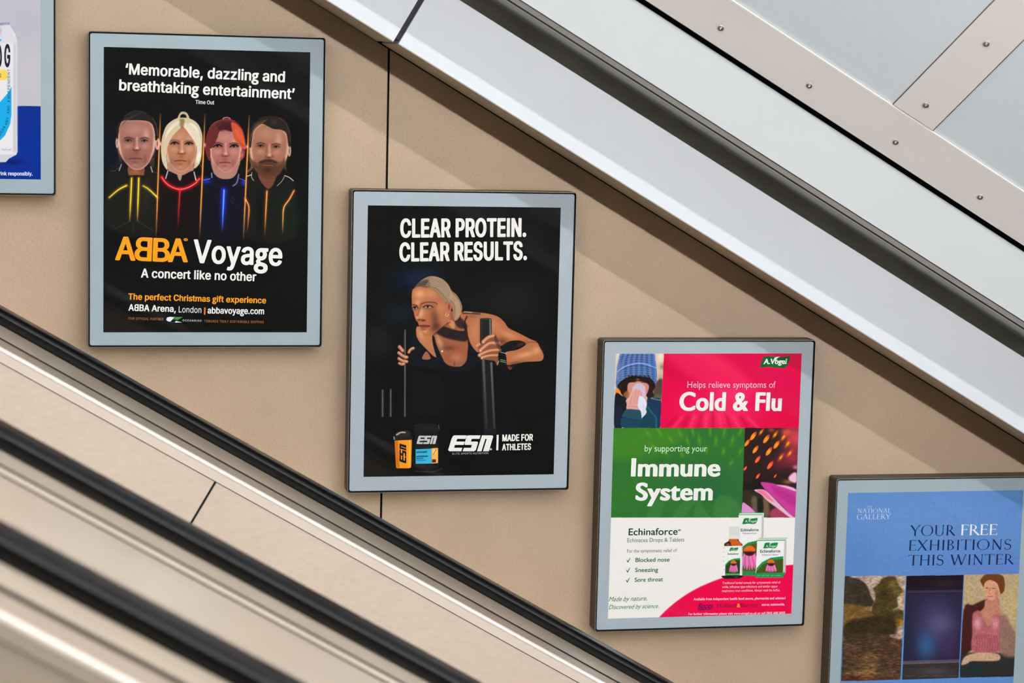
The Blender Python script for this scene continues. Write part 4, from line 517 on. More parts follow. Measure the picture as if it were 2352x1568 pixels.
    for ex in (790, 952): k.line([(ex - 44, 444), (ex - 14, 424), (ex + 16, 424), (ex + 46, 440)], 11, (16, 12, 12), .85, .7)
    k.poly([(690, 470), (700, 360), (780, 260), (860, 205), (872, 225), (860, 260), (790, 330), (735, 410), (700, 500)], H, 1, 1.2)
    k.poly([(860, 210), (960, 220), (1060, 330), (1090, 460), (1060, 560), (1040, 480), (1010, 410), (960, 340), (900, 262), (866, 240)], (224, 212, 184), 1, 1.2)
    k.poly([(845, 170), (880, 160), (900, 180), (890, 250), (866, 262), (850, 230)], HD, .75, 3)
    for i in range(10):
        k.line([(860 - i * 4, 190), (770 - i * 10, 270 + i * 6), (700 - i * 5, 400 + i * 16)], 3, HD if i % 3 == 0 else HL, .35)
        k.line([(900 + i * 7, 200 + i * 2), (985 + i * 9, 290 + i * 4), (1045 + i * 4, 430 + i * 14)], 3, HD if i % 3 == 0 else (255, 250, 238), .35)
    k.poly([(644, 440), (660, 560), (700, 640), (716, 730), (690, 720), (650, 640), (636, 520)], (214, 200, 170), 1, 1.)
    k.line([(640, 680), (690, 640)], 3, (150, 130, 108), .6); k.line([(1060, 640), (1095, 710)], 4, (190, 172, 140), .6)
    k.line([(700, 560), (712, 740)], 5, (60, 40, 30), .6); k.line([(1040, 470), (1030, 560), (1000, 700)], 6, (70, 50, 36), .6)
    k.poly([(715, 750), (860, 800), (1000, 745), (1040, 850), (1000, 900), (850, 950), (720, 900), (680, 840)], (20, 10, 12), 1, 1.)
    k.poly([(820, 790), (870, 790), (860, 850), (840, 850)], (190, 150, 134), .9, 1.2)
    k.line([(690, 830), (714, 745)], 12, (206, 200, 202), .9); k.line([(1008, 760), (1030, 850)], 13, (206, 206, 210), .9)
    k.poly([(640, 820), (720, 930), (850, 980), (1000, 930), (1085, 830), (1080, 1450), (600, 1450), (620, 900)], (20, 10, 12), .8, 2)
    P = [(645, 818), (690, 880), (760, 930), (850, 955), (950, 930), (1030, 880), (1066, 835)]
    k.glow(P, 26, (170, 0, 10), 1.); k.line(P, 12, (236, 40, 40), 1, .7); k.line(P, 5, (255, 170, 150), .9, .5)
    P = [(850, 955), (836, 1180), (826, 1420)]; f = [(0, 1), (.5, .7), (1, 0)]
    k.glow(P, 20, (120, 0, 8), .8, f); k.line(P, 13, (214, 40, 40), 1, .8, f)
    # ---- third: woman with red hair, blue piping
    k.frame(450, 240, 4.9)
    k.poly([(95, 150), (590, 150), (545, 1500), (50, 1500)], (8, 8, 14), .75, 5, False)
    RH, RD, RO = (116, 40, 36), (58, 22, 24), (198, 78, 46)
    k.ell(345, 160, 46, 20, (196, 140, 128), .9, hard=True); k.ell(345, 166, 34, 14, RD, 1, hard=True)
    k.poly([(110, 470), (118, 380), (150, 270), (220, 195), (340, 165), (440, 185), (520, 270), (552, 380), (560, 480), (540, 580), (480, 640), (180, 640), (130, 580)], RH, 1, .9)
    k.poly([(190, 600), (480, 600), (470, 740), (430, 820), (330, 840), (240, 820), (196, 760)], (172, 122, 112), 1, 1.2)
    portrait(k, [(260, 300), (330, 275), (420, 300), (480, 380), (508, 480), (500, 580), (470, 660), (410, 730), (340, 768), (280, 740), (215, 680), (170, 600), (158, 500), (200, 400)],
             [], [(245, 468), (430, 472)], (330, 565), (326, 656, 60), (172, 110, 98), (224, 174, 164), (98, 50, 52), (70, 34, 34), 1.05)
    for ex in (245, 430): k.line([(ex - 46, 478), (ex - 12, 452), (ex + 20, 452), (ex + 48, 470)], 13, (14, 10, 12), .85, .7)
    k.poly([(100, 440), (130, 320), (190, 230), (300, 180), (400, 190), (420, 300), (330, 285), (270, 300), (240, 380), (190, 480), (150, 500), (110, 520)], (100, 36, 36), 1, 1.2)
    k.poly([(230, 230), (330, 190), (420, 230), (410, 300), (330, 290), (270, 295)], RD, .8, 4)
    k.poly([(400, 200), (480, 240), (530, 320), (552, 420), (560, 500), (520, 490), (480, 440), (440, 400), (415, 320)], RO, 1, 1.5)
    k.poly([(440, 260), (500, 320), (540, 440), (500, 420), (450, 350)], (240, 128, 78), .6, 5)
    for i in range(9):
        k.line([(420 + i * 9, 230 + i * 8), (450 + i * 8, 350 + i * 3), (500 + i * 6, 450 + i * 4)], 3, (150, 40, 24), .45)
        k.line([(300 - i * 8, 200 + i * 6), (220 - i * 8, 280 + i * 12), (160 - i * 5, 420 + i * 8)], 3, (160, 66, 60) if i % 2 else RD, .45)
    k.line([(150, 270), (220, 195), (340, 166), (440, 186)], 3, (220, 150, 140), .6)
    k.poly([(120, 480), (160, 500), (160, 600), (135, 600), (110, 540)], (110, 40, 44), .9, 1.2)
    k.ell(525, 560, 24, 46, (170, 70, 66), .8, hard=True); k.ell(518, 570, 10, 26, (210, 140, 130), .8)
    k.poly([(180, 760), (250, 820), (340, 845), (420, 820), (480, 760), (500, 850), (440, 920), (340, 940), (220, 920), (170, 850)], (14, 14, 30), 1, 1.)
    k.poly([(80, 850), (170, 830), (220, 920), (440, 920), (500, 830), (560, 860), (545, 1480), (60, 1480)], (14, 14, 27), .85, 2)
    k.ell(120, 860, 60, 40, (20, 40, 190), .8); k.ell(540, 880, 40, 40, (30, 50, 200), .8)
    k.line([(180, 820), (176, 770)], 12, (170, 170, 196), .8); k.line([(420, 915), (460, 880), (482, 790)], 16, (150, 150, 180), .7)
    k.line([(85, 850), (160, 835)], 5, (150, 180, 255), .9); k.line([(490, 830), (560, 862)], 4, (130, 150, 240), .9)
    k.line([(390, 1075), (424, 1112)], 4, (120, 120, 160), .5); k.line([(405, 1040), (436, 1075)], 4, (110, 110, 150), .5)
    P = [(317, 965), (306, 1200), (296, 1450)]; f = [(0, 1), (.45, .8), (1, 0)]
    k.glow(P, 34, (0, 30, 200), 1, f); k.line(P, 18, (70, 120, 240), 1, .8, f); k.line(P, 8, (170, 200, 255), .8, .6, f)
    # ---- fourth: bearded man, orange piping
    k.poly([(590, 760), (640, 740), (760, 900), (860, 900), (980, 780), (1090, 850), (1120, 960), (1100, 1500), (560, 1500), (570, 1000)], (24, 23, 20), .85, 5)
    k.ell(1030, 1250, 180, 300, (14, 34, 20), .7); k.ell(720, 1200, 40, 350, (10, 6, 5), .7)
    k.poly([(600, 620), (650, 700), (600, 760), (575, 750), (620, 690)], (110, 76, 56), .8, 1.5); k.poly([(990, 700), (1010, 640), (1020, 740), (1040, 790)], (80, 58, 44), .8, 1.5)
    k.poly([(700, 780), (900, 780), (850, 930), (780, 930)], (110, 66, 48), 1, 1.5)
    portrait(k, [(690, 250), (760, 215), (850, 250), (960, 270), (1030, 340), (1045, 450), (1035, 560), (1000, 660), (950, 760), (880, 818), (810, 822), (730, 790), (670, 730), (630, 630), (612, 500), (620, 380), (650, 290)],
             [(1052, 520, 20, 66)], [(730, 468), (905, 478)], (822, 580), (806, 680, 66), (160, 106, 84), (220, 174, 148), (88, 50, 38), (60, 38, 28))
    k.poly([(620, 620), (690, 650), (720, 640), (820, 610), (910, 640), (960, 640), (1000, 600), (1000, 670), (950, 770), (880, 822), (800, 826), (720, 790), (660, 720)], (92, 58, 40), .72, 4)
    k.poly([(705, 660), (740, 630), (820, 615), (900, 635), (915, 665), (870, 655), (810, 650), (750, 660)], (52, 32, 24), .85, 1.6)
    k.poly([(640, 640), (700, 690), (740, 660), (880, 660), (930, 690), (1000, 630), (985, 720), (930, 800), (870, 826), (800, 828), (730, 800), (660, 740)], (72, 44, 31), .6, 3.5); k.ell(806, 735, 60, 40, (52, 30, 22), .75); k.line([(750, 680), (860, 684)], 9, (160, 90, 80), .8); k.line([(745, 672), (865, 674)], 6, (60, 24, 24), .8)
    k.poly([(600, 470), (600, 350), (625, 250), (700, 175), (720, 150), (800, 130), (900, 132), (990, 165), (1050, 260), (1070, 370), (1062, 470), (1040, 460), (1020, 330), (960, 285), (870, 275), (820, 250), (740, 215), (690, 250), (650, 300), (630, 400), (620, 480)], (40, 30, 25), 1, .9)
    for i in range(10): k.line([(604 + i * 5, 430 - i * 24), (640 + i * 10, 290 - i * 8), (700 + i * 12, 200 - i * 4)], 4, (132, 104, 84), .5)
    k.line([(930, 150), (1010, 210), (1056, 330), (1060, 420)], 4, (128, 100, 82), .6); k.ell(880, 200, 40, 30, (80, 66, 56), .5)
    k.line([(630, 765), (626, 815), (650, 855)], 10, (200, 190, 180), .7); k.line([(575, 808), (625, 790)], 7, (250, 240, 230), .9)
    k.line([(1000, 800), (1050, 820), (1098, 858)], 8, (240, 236, 228), .9); k.line([(1000, 800), (970, 860), (915, 915)], 7, (200, 196, 190), .8)
    for P, f in [([(800, 975), (786, 1230), (775, 1480)], [(0, 1), (.45, .8), (1, .05)]), ([(1105, 970), (1050, 1070), (990, 1160), (980, 1300), (976, 1470)], [(0, .9), (.4, 1), (.7, .6), (1, 0)]), ([(556, 1060), (596, 1150), (590, 1300), (578, 1440)], [(0, .9), (.4, .8), (1, 0)])]:
        k.glow(P, 18, (150, 60, 0), .8, f); k.line(P, 13, (240, 140, 50), 1, .8, f); k.line(P, 5, (255, 214, 140), .8, .5, f)
    # ---- amber bars between the four
    for a, b in [((368.5, 262), (358.5, 545)), ((471, 262), (458.5, 547)), ((572.5, 265), (559, 552))]:
        k.frame(0, 0, 1)
        m = ((a[0] + b[0]) / 2, (a[1] + b[1]) / 2); f = [(0, .2), (.3, 1), (.75, .9), (1, .1)]
        k.glow([a, m, b], 3, (120, 60, 10), .7, f); k.line([a, m, b], 2.6, (238, 160, 70), 1, .5, f)
    for x, y in ((368, 331), (470.5, 333), (567, 337), (368, 329)): k.ell(x, y, 3, 5, (255, 190, 160), .8)
def picture_athlete(k):
    """Athlete with tied blond hair leaning into the two upright poles of a sled."""
    k.frame(0, 0, 1)
    k.noise(.3, 40, 30, 5)
    k.ell(960, 640, 70, 34, (16, 34, 58), .9); k.ell(915, 720, 40, 30, (20, 36, 52), .6)
    k.ell(870, 780, 40, 60, (34, 36, 36), .6); k.ell(1180, 690, 90, 60, (34, 33, 30), .6)
    k.frame(860, 610, 4.02)
    # torso and dark vest
    k.poly([(540, 520), (1000, 440), (1330, 800), (1250, 960), (1000, 900), (860, 980), (560, 960), (300, 900), (320, 800), (390, 560)], (17, 19, 24), .95, 3)
    k.poly([(360, 990), (620, 990), (640, 1400), (350, 1390)], (26, 27, 23), .5, 5, False)
    S, SL, SD = (176, 108, 70), (226, 166, 122), (92, 48, 32)
    # far shoulder, chest
    k.poly([(395, 560), (470, 600), (540, 650), (560, 760), (575, 840), (540, 830), (470, 760), (415, 700), (388, 640)], (178, 116, 78), 1, 1.)
    k.poly([(540, 640), (640, 560), (740, 560), (850, 600), (870, 700), (860, 800), (850, 880), (800, 930), (700, 925), (640, 880), (600, 790), (570, 720)], (150, 88, 60), 1, 1.2)
    k.ell(600, 700, 30, 90, (206, 148, 104), .8, -20); k.ell(760, 850, 60, 50, (196, 124, 90), .7); k.ell(690, 760, 70, 26, (96, 52, 38), .7)
    k.ell(740, 910, 10, 36, (100, 56, 40), .7); k.ell(430, 640, 24, 60, (212, 154, 108), .7, -25)
    k.poly([(560, 600), (690, 545), (860, 560), (860, 690), (760, 690), (640, 660)], (30, 24, 26), .9, 3)
    k.poly([(440, 860), (480, 790), (520, 860)], (170, 104, 76), .9, 1.5)
    # vest straps
    k.poly([(535, 650), (556, 660), (575, 740), (600, 800), (640, 880), (590, 880), (560, 800), (540, 720)], (20, 22, 28), 1, .9)
    k.poly([(860, 600), (880, 560), (900, 700), (960, 800), (1000, 880), (860, 940), (800, 940), (850, 880), (866, 780)], (16, 18, 24), 1, 1.2)
    # near shoulder, upper arm, forearm
    k.poly([(800, 440), (850, 425), (960, 432), (1060, 445), (1140, 470), (1200, 520), (1240, 575), (1330, 620), (1430, 672), (1500, 705), (1530, 760), (1562, 820), (1552, 872), (1500, 884), (1400, 888), (1300, 905), (1225, 915), (1206, 860), (1212, 800), (1320, 776), (1400, 725), (1340, 690), (1240, 700), (1165, 740), (1120, 700), (1090, 640), (1000, 720), (960, 800), (900, 740), (868, 660), (850, 560), (800, 520)], S, 1, .9)
    k.ell(1060, 540, 90, 60, (206, 140, 96), .8, 20); k.ell(930, 600, 50, 110, (196, 128, 84), .7); k.ell(1240, 640, 100, 32, (212, 142, 98), .75, 24)
    k.ell(1180, 700, 60, 40, SD, .7); k.ell(1350, 730, 60, 22, SD, .8, -25); k.ell(1400, 820, 110, 28, (222, 158, 112), .8, -14)
    k.ell(1500, 780, 40, 40, (226, 160, 116), .7); k.ell(1300, 895, 90, 12, (110, 62, 44), .8, -8); k.ell(900, 470, 60, 20, (140, 84, 56), .7)
    k.line([(1390, 722), (1440, 706), (1500, 708)], 6, SD, .7, .8)
    k.poly([(1230, 930), (1275, 940), (1250, 965)], (190, 70, 60), .6, 1.5)
    k.line([(820, 440), (900, 440), (975, 445)], 16, (60, 44, 34), .8, 1.); k.line([(830, 425), (900, 432)], 8, (220, 180, 130), .7)
    k.line([(855, 470), (835, 520), (850, 580)], 16, (44, 34, 34), .8, 1.)
    # neck
    k.poly([(660, 430), (740, 430), (800, 520), (830, 600), (730, 590), (640, 560), (600, 580), (640, 520)], (150, 92, 60), 1, 1.5)
    k.poly([(680, 500), (740, 520), (735, 580), (700, 560)], (206, 146, 98), .8, 2); k.poly([(740, 470), (800, 480), (860, 560), (800, 580), (750, 540)], (40, 26, 24), .85, 3)
    # head
    k.poly([(346, 262), (362, 214), (420, 185), (500, 190), (600, 250), (655, 340), (690, 420), (700, 480), (660, 540), (600, 590), (545, 640), (500, 650), (462, 640), (440, 606), (420, 575), (408, 540), (400, 520), (384, 505), (372, 470), (362, 425), (348, 390), (346, 330)], S, 1, .8)
    k.ell(420, 260, 60, 50, SL, .85); k.ell(520, 260, 60, 50, (206, 142, 96), .7); k.ell(400, 340, 34, 30, SL, .6)
    k.ell(430, 440, 30, 60, SL, .8, 10); k.ell(600, 400, 60, 70, (196, 128, 84), .8); k.ell(470, 600, 34, 26, (214, 150, 108), .85)
    k.ell(556, 480, 44, 100, (84, 44, 32), .6, -6); k.ell(570, 566, 60, 46, (60, 32, 24), .7, -30); k.ell(640, 520, 40, 30, (180, 112, 74), .7, -30)
    k.ell(410, 500, 26, 14, (90, 44, 30), .8); k.ell(452, 505, 26, 12, (64, 32, 24), .9); k.ell(398, 480, 14, 16, (230, 168, 126), .7)
    k.line([(430, 350), (420, 400), (400, 460)], 14, (110, 60, 40), .5, 2.)
    # eyes
    for ex, ey, w in ((376, 390, 26), (495, 380, 44)):
        k.ell(ex, ey, w * 1.25, 20, (84, 44, 32), .85); k.ell(ex, ey + 2, w * .8, 9, (190, 160, 140), .8, hard=True)
        k.ell(ex - 2, ey, 10, 10, (16, 12, 14), .95, hard=True)
        k.line([(ex - w, ey + 4), (ex - w * .3, ey - 11), (ex + w * .4, ey - 10), (ex + w, ey + 2)], 8, (20, 12, 12), .9)
    k.line([(350, 360), (375, 362), (396, 372)], 9, (70, 40, 28), .85, .8); k.line([(432, 356), (480, 338), (560, 342), (580, 356)], 10, (80, 46, 30), .8, .9)
    k.poly([(418, 552), (450, 543), (500, 548), (516, 560), (480, 575), (440, 578)], (140, 62, 52), .9, 1.); k.line([(418, 556), (460, 558), (514, 558)], 6, (60, 22, 22), .9)
    k.ell(460, 590, 30, 8, SD, .7); k.line([(545, 640), (640, 560), (700, 520)], 8, (40, 22, 20), .6, 1.5)
    # ear and ring
    k.poly([(664, 350), (690, 325), (714, 345), (712, 400), (690, 450), (668, 450), (660, 400)], (186, 112, 80), 1, .9); k.ell(690, 380, 12, 34, (100, 48, 36), .8)
    k.line([(662, 440), (658, 462), (676, 466), (688, 450)], 5, (230, 190, 130), .9)
    # hair
    HB, HL2, HD2 = (150, 120, 90), (238, 218, 186), (70, 48, 36)
    k.poly([(350, 230), (390, 180), (440, 130), (500, 100), (560, 98), (620, 120), (680, 170), (715, 230), (760, 270), (800, 340), (812, 400), (790, 470), (760, 505), (735, 500), (720, 400), (690, 330), (650, 350), (620, 300), (560, 240), (480, 196), (410, 190), (360, 215)], HB, 1, 1.)
    k.poly([(370, 205), (420, 150), (490, 130), (520, 180), (480, 200), (410, 192)], (70, 56, 48), .8, 3)
    for i in range(16):
        t = i / 15
        k.line([(470 + 60 * t, 190 - 84 * t), (560 + 70 * t, 200 - 70 * t), (640 + 50 * t, 270 - 60 * t), (690 + 30 * t, 340 - 50 * t)], 5, HL2 if i % 2 else HD2, .65, .6)
    for i in range(9):
        t = i / 8
        k.line([(690 + 20 * t, 300 - 60 * t), (740 + 40 * t, 350 - 20 * t), (750 + 50 * t, 430), (740 + 40 * t, 500 - 30 * t)], 5, HL2 if i % 2 else (140, 96, 62), .6, .6)
    k.line([(430, 180), (500, 196), (570, 240), (640, 320)], 4, (150, 100, 66), .5)
    # necklace
    k.ell(626, 790, 9, 8, (250, 214, 150), .95, hard=True)
    # poles
    for x0, x1, y0, y1, w in ((283, 281, 595, 1390, 22), (75, 75, 1150, 1390, 26), (150, 150, 1145, 1390, 24)):
        k.line([(x0, y0), (x1, y1)], w, (44, 46, 50), .9, .8); k.line([(x0 + 1, y0), (x1 + 1, y1)], 7, (126, 128, 132), .8, .7)
    k.poly([(975, 500), (980, 488), (1060, 486), (1084, 500), (1084, 720), (1128, 1560), (1010, 1560), (975, 700)], (26, 27, 30), .96, .7, False)
    k.ell(1030, 490, 54, 8, (58, 60, 66), .9, hard=True)
    k.line([(1068, 500), (1072, 700)], 14, (124, 126, 132), .85, .8); k.line([(990, 500), (992, 700)], 6, (70, 72, 78), .7, .8)
    k.line([(1006, 870), (1035, 1500)], 22, (110, 112, 114), .75, 1.4, [(0, 1), (1, .3)]); k.line([(1080, 900), (1108, 1500)], 18, (130, 132, 136), .75, 1.2, [(0, 1), (1, .35)])
    k.poly([(1180, 950), (1250, 960), (1255, 1560), (1190, 1560)], (14, 14, 20), .85, 2, False)
    # left hand (far), fingers round the pole
    for P, w in (([(232, 750), (262, 785)], 34), ([(226, 806), (270, 838), (300, 846)], 32), ([(226, 858), (262, 880), (300, 886)], 30), ([(230, 902), (256, 912), (272, 906)], 26), ([(318, 800), (335, 775), (360, 762)], 28)):
        k.line(P, w, (150, 96, 70), 1, .8); k.line([(a, b - 4) for a, b in P], w * .5, (220, 160, 124), .85, 1.); k.ell(P[-1][0] - 4, P[-1][1], 8, 6, (240, 200, 176), .8)
    # right hand (near)
    k.poly([(1010, 700), (1060, 650), (1100, 634), (1130, 670), (1160, 740), (1165, 800), (1150, 880), (1130, 912), (1110, 880), (1040, 870), (990, 850), (970, 790), (960, 740)], (132, 80, 56), 1, .9)
    for P, w in (([(1100, 650), (1050, 668), (1005, 706)], 42), ([(1150, 720), (1060, 722), (978, 786)], 40), ([(1155, 780), (1060, 790), (970, 828)], 36), ([(1140, 830), (1060, 834), (992, 852)], 30)):
        k.line(P, w, (140, 84, 58), 1, .7); k.line([(a, b - 5) for a, b in P], w * .55, (222, 162, 122), .85, 1.2); k.ell(P[-1][0] + 2, P[-1][1] + 3, 10, 8, (244, 204, 180), .8)
    k.line([(948, 738), (968, 725)], 26, (200, 140, 104), .9); k.poly([(1120, 640), (1160, 730), (1164, 790), (1140, 760), (1110, 690)], (70, 38, 28), .6, 2)
    k.poly([(1150, 800), (1205, 805), (1222, 890), (1200, 950), (1160, 940), (1145, 880)], (14, 13, 14), 1, .9)
    for y in (800, 868, 884): k.line([(1165, y), (1215, y + 10)], 5, (210, 210, 210), .8)
    k.line([(1150, 880), (1135, 915)], 10, (220, 160, 110), .7)
    # ---- products along the foot of the sheet
    k.frame(790, 920, 4.276)
    k.line([(700, 690), (860, 700), (965, 665)], 8, (80, 80, 80), .6, 1.2)
    k.poly([(690, 240), (920, 240), (925, 300), (690, 300)], (28, 28, 32), 1, 1., False); k.line([(930, 240), (934, 280)], 8, (130, 130, 134), .7)
    k.poly([(700, 300), (915, 300), (930, 440), (930, 660), (700, 660), (700, 440)], (24, 23, 24), 1, 1., False); k.line([(690, 240), (800, 228), (900, 240)], 4, (70, 70, 74), .7)
    k.poly([(705, 478), (860, 470), (862, 618), (706, 620)], (60, 176, 214), 1, .6, False)
    k.poly([(860, 468), (925, 464), (925, 612), (862, 618)], (238, 170, 78), 1, .6, False)
    k.ell(895, 500, 24, 34, (250, 220, 170), .8); k.line([(905, 480), (880, 530)], 8, (190, 70, 30), .8); k.poly([(866, 578), (904, 576), (904, 606), (866, 608)], (40, 26, 20), .9, .6, False)
    for y, w in ((505, 100), (512, 96), (545, 110), (552, 104), (566, 60), (588, 90)): k.line([(715, y), (715 + w, y - 3)], 5, (14, 60, 84), .8, .6)
    k.poly([(498, 388), (668, 382), (660, 655), (640, 664), (520, 664), (512, 650)], (240, 150, 24), 1, .7, False)
    k.poly([(498, 388), (530, 388), (548, 655), (520, 664), (512, 650)], (176, 92, 10), .7, 2, False); k.line([(645, 395), (640, 640)], 12, (255, 190, 70), .7, 1.2)
    k.poly([(495, 352), (665, 346), (672, 384), (495, 392)], (34, 30, 28), 1, .8, False)
    k.poly([(515, 312), (560, 300), (640, 296), (650, 346), (520, 350)], (46, 42, 40), .95, 1.); k.line([(518, 335), (560, 312), (600, 312)], 14, (214, 196, 176), .85, 1.); k.line([(495, 380), (492, 355)], 10, (220, 190, 160), .8)
def leaf_badge(k, x, y, w, h, green=(24, 128, 62)):
    """Green leaf-shaped maker's badge with pale lettering marks, x, y = top left."""
    k.poly([(x + w * .1, y + h * .12), (x + w * .3, y), (x + w * .6, y + h * .08), (x + w, y), (x + w * .97, y + h * .5), (x + w * .88, y + h * .88), (x + w * .7, y + h), (x + w * .4, y + h * .92), (x, y + h), (x + w * .05, y + h * .5)], green, 1, .5)
    k.poly([(x + w * .42, y + h * .22), (x + w * .52, y - h * .04), (x + w * .72, y + h * .02), (x + w * .56, y + h * .12), (x + w * .48, y + h * .4)], (230, 240, 230), .8, .5)

def coneflower(k, x, y, r, drop, petals=(214, 96, 160)):
    n = 7
    for i in range(n):
        t = (i - (n - 1) / 2) / ((n - 1) / 2)
        k.poly([(x + t * r * .7 - r * .22, y + r * .3), (x + t * r * 1.15 - r * .24, y + r * .3 + drop * .6), (x + t * r * 1.35, y + r * .4 + drop * (1 - .12 * abs(t))), (x + t * r * 1.15 + r * .24, y + r * .3 + drop * .6), (x + t * r * .7 + r * .22, y + r * .3)],
               petals if i % 2 else (228, 128, 180), 1, .6)
    k.ell(x, y, r, r * .85, (70, 28, 36), 1, hard=True)
    k.poly([(x - r, y), (x - r * .7, y - r * .65), (x, y - r * .95), (x + r * .7, y - r * .65), (x + r, y), (x, y + r * .15)], (226, 110, 34), .95, .8)
    k.ell(x, y + r * .3, r * .8, r * .35, (50, 20, 30), .8)

def picture_remedies(k):
    """Cold remedy sheet: woolly hat and tissue, magenta and green panels, flower, packs."""
    k.frame(0, 0, 1)
    M, MD, ML = (222, 0, 72), (196, 0, 58), (238, 48, 96)
    # magenta panel
    k.clip([(1524.5, 800), (1846, 800), (1841, 982.8), (1516.5, 982.8)])
    k.poly([(1520, 805), (1845, 805), (1840, 984), (1512, 984)], M, 1, .5, False)
    k.frame(1380, 770, 4.612)
    k.poly([(680, 200), (1130, 430), (1000, 520), (640, 420)], MD, .5, 14); k.poly([(690, 180), (1200, 180), (1650, 560), (1400, 700), (900, 420)], ML, .55, 16)
    k.poly([(1360, 200), (1700, 200), (2100, 500), (2100, 800), (1800, 700)], (214, 0, 76), .6, 14); k.poly([(1640, 760), (1760, 560), (2100, 840), (2100, 975), (1600, 975)], (214, 0, 60), .4, 10)
    k.ell(1280, 820, 480, 200, ML, .75); k.ell(1380, 640, 200, 110, (240, 60, 100), .5)
    for x0, x1, d in ((690, 800, 0), (780, 880, 1), (870, 950, 0), (950, 1010, 1), (1035, 1075, 0), (1110, 1125, 1), (1190, 1185, 0), (1275, 1250, 1), (1370, 1320, 0), (1460, 1390, 1), (1560, 1470, 0), (1660, 1560, 1)):
        y0 = 800 + abs(1180 - x0) * .12
        k.line([(1180 + (x0 - 1180) * .72, y0 - 20), (x0 + (x1 - x0) * -.1, 985)], 30, MD if d == 0 else (246, 62, 104), .75, 3.5, [(0, 0), (.35, 1), (1, 1)])
    # hat photograph
    k.frame(1390, 800, 7.84)
    k.clip([(150, 60), (1062, 60), (992, 1434), (140, 1434)])
    k.poly([(190, 90), (1062, 90), (990, 1432), (175, 1432)], (214, 196, 168), 1, .5, False)
    k.ell(260, 160, 90, 200, (236, 228, 212), .8); k.ell(1000, 140, 70, 160, (240, 224, 204), .9); k.ell(1030, 330, 60, 70, (130, 112, 96), .8)
    k.ell(990, 560, 50, 110, (150, 128, 110), .7); k.poly([(900, 640), (1035, 560), (1015, 930), (860, 930)], (70, 56, 50), .9, 3); k.ell(960, 870, 80, 50, (110, 116, 60), .7)
    k.poly([(190, 740), (270, 730), (300, 800), (270, 850), (190, 840)], (240, 134, 40), .95, 2)
    HT, HD, HL = (78, 108, 164), (30, 46, 86), (150, 170, 214)
    k.poly([(320, 80), (840, 80), (900, 200), (920, 320), (935, 480), (920, 620), (860, 680), (700, 540), (500, 520), (330, 580), (220, 720), (195, 640), (205, 480), (215, 330), (250, 200)], HT, 1, .8)
    for i in range(15):
        t = i / 14; x0 = 250 + 650 * t; x1 = 225 + 690 * t
        k.line([(290 + 590 * t, 96), (x0 - 10, 220), (x1 - 6, 400), (x1, 560)], 20, HD if i % 2 else HL, .42, 1.)
    for j in range(26):
        y = 104 + j * 20
        k.line([(235, y + 46 - 12 * (j > 9)), (420, y + 6), (640, y - 6), (900, y + 26)], 6, HD if j % 2 else (120, 150, 206), .5, .6)
    k.line([(215, 430), (320, 345), (430, 300), (590, 270), (740, 285), (910, 350)], 22, (150, 176, 222), .9, .8); k.line([(230, 452), (330, 372), (600, 296), (905, 372)], 8, HD, .7)
    k.ell(870, 330, 50, 260, (60, 118, 190), .45); k.ell(260, 400, 50, 260, (150, 150, 190), .4)
    # curls, face, hand with tissue
    k.poly([(240, 640), (330, 560), (470, 500), (620, 500), (800, 530), (890, 620), (900, 700), (860, 780), (880, 860), (800, 900), (740, 850), (700, 660), (440, 640), (410, 760), (380, 880), (300, 830), (270, 760), (225, 700)], (34, 22, 18), 1, 1.2)
    k.poly([(410, 650), (470, 610), (620, 590), (740, 620), (790, 680), (770, 780), (720, 860), (620, 900), (480, 860), (410, 800)], (206, 138, 124), 1, 1.5)
    k.poly([(330, 830), (410, 760), (440, 860), (420, 930)], (150, 96, 66), .9, 2)
    k.line([(440, 600), (540, 606)], 12, (30, 16, 14), .9, .8); k.line([(660, 606), (770, 618)], 12, (30, 16, 14), .9, .8)
    for x in (430, 500, 560, 640, 720, 790): k.line([(x - 10, 490), (x + 14, 540), (x - 6, 585)], 22, (34, 22, 18), .9, 1.4)
    k.ell(590, 560, 40, 26, (170, 112, 90), .7)
    k.poly([(180, 840), (300, 850), (400, 920), (390, 1100), (300, 1430), (170, 1430)], (22, 24, 30), 1, 1.5); k.poly([(175, 1060), (330, 1090), (290, 1430), (170, 1430)], (26, 34, 50), 1, 3)
    k.poly([(760, 900), (840, 900), (1010, 940), (990, 1430), (800, 1430), (740, 1200)], (24, 52, 82), 1, 1.2); k.line([(830, 896), (900, 915), (1005, 935)], 14, (150, 200, 170), .7, 1.)
    k.poly([(375, 935), (440, 860), (490, 760), (560, 730), (700, 740), (740, 880), (755, 1010), (720, 1090), (620, 1110), (400, 1100), (390, 1000)], (220, 160, 150), 1, 1.)
    for x in (500, 560, 610, 665): k.line([(x - 46, 1000), (x - 18, 850), (x + 4, 740)], 8, (176, 104, 104), .6, 1.)
    k.line([(420, 940), (470, 840), (500, 760)], 14, (240, 190, 180), .7, 1.2); k.line([(430, 1040), (540, 1050), (620, 1080)], 9, (180, 110, 104), .6, 1.)
    k.poly([(500, 690), (560, 640), (620, 628), (680, 650), (720, 700), (730, 840), (690, 880), (640, 760), (560, 730), (490, 760)], (206, 196, 226), .85, 1.6)
    k.poly([(620, 860), (690, 880), (740, 960), (745, 1040), (720, 1100), (755, 1140), (700, 1230), (665, 1265), (640, 1255), (640, 1130), (590, 1050), (600, 940)], (222, 226, 240), 1, .9)
    k.line([(680, 1000), (700, 1120), (660, 1240)], 10, (176, 186, 210), .6, 1.5)
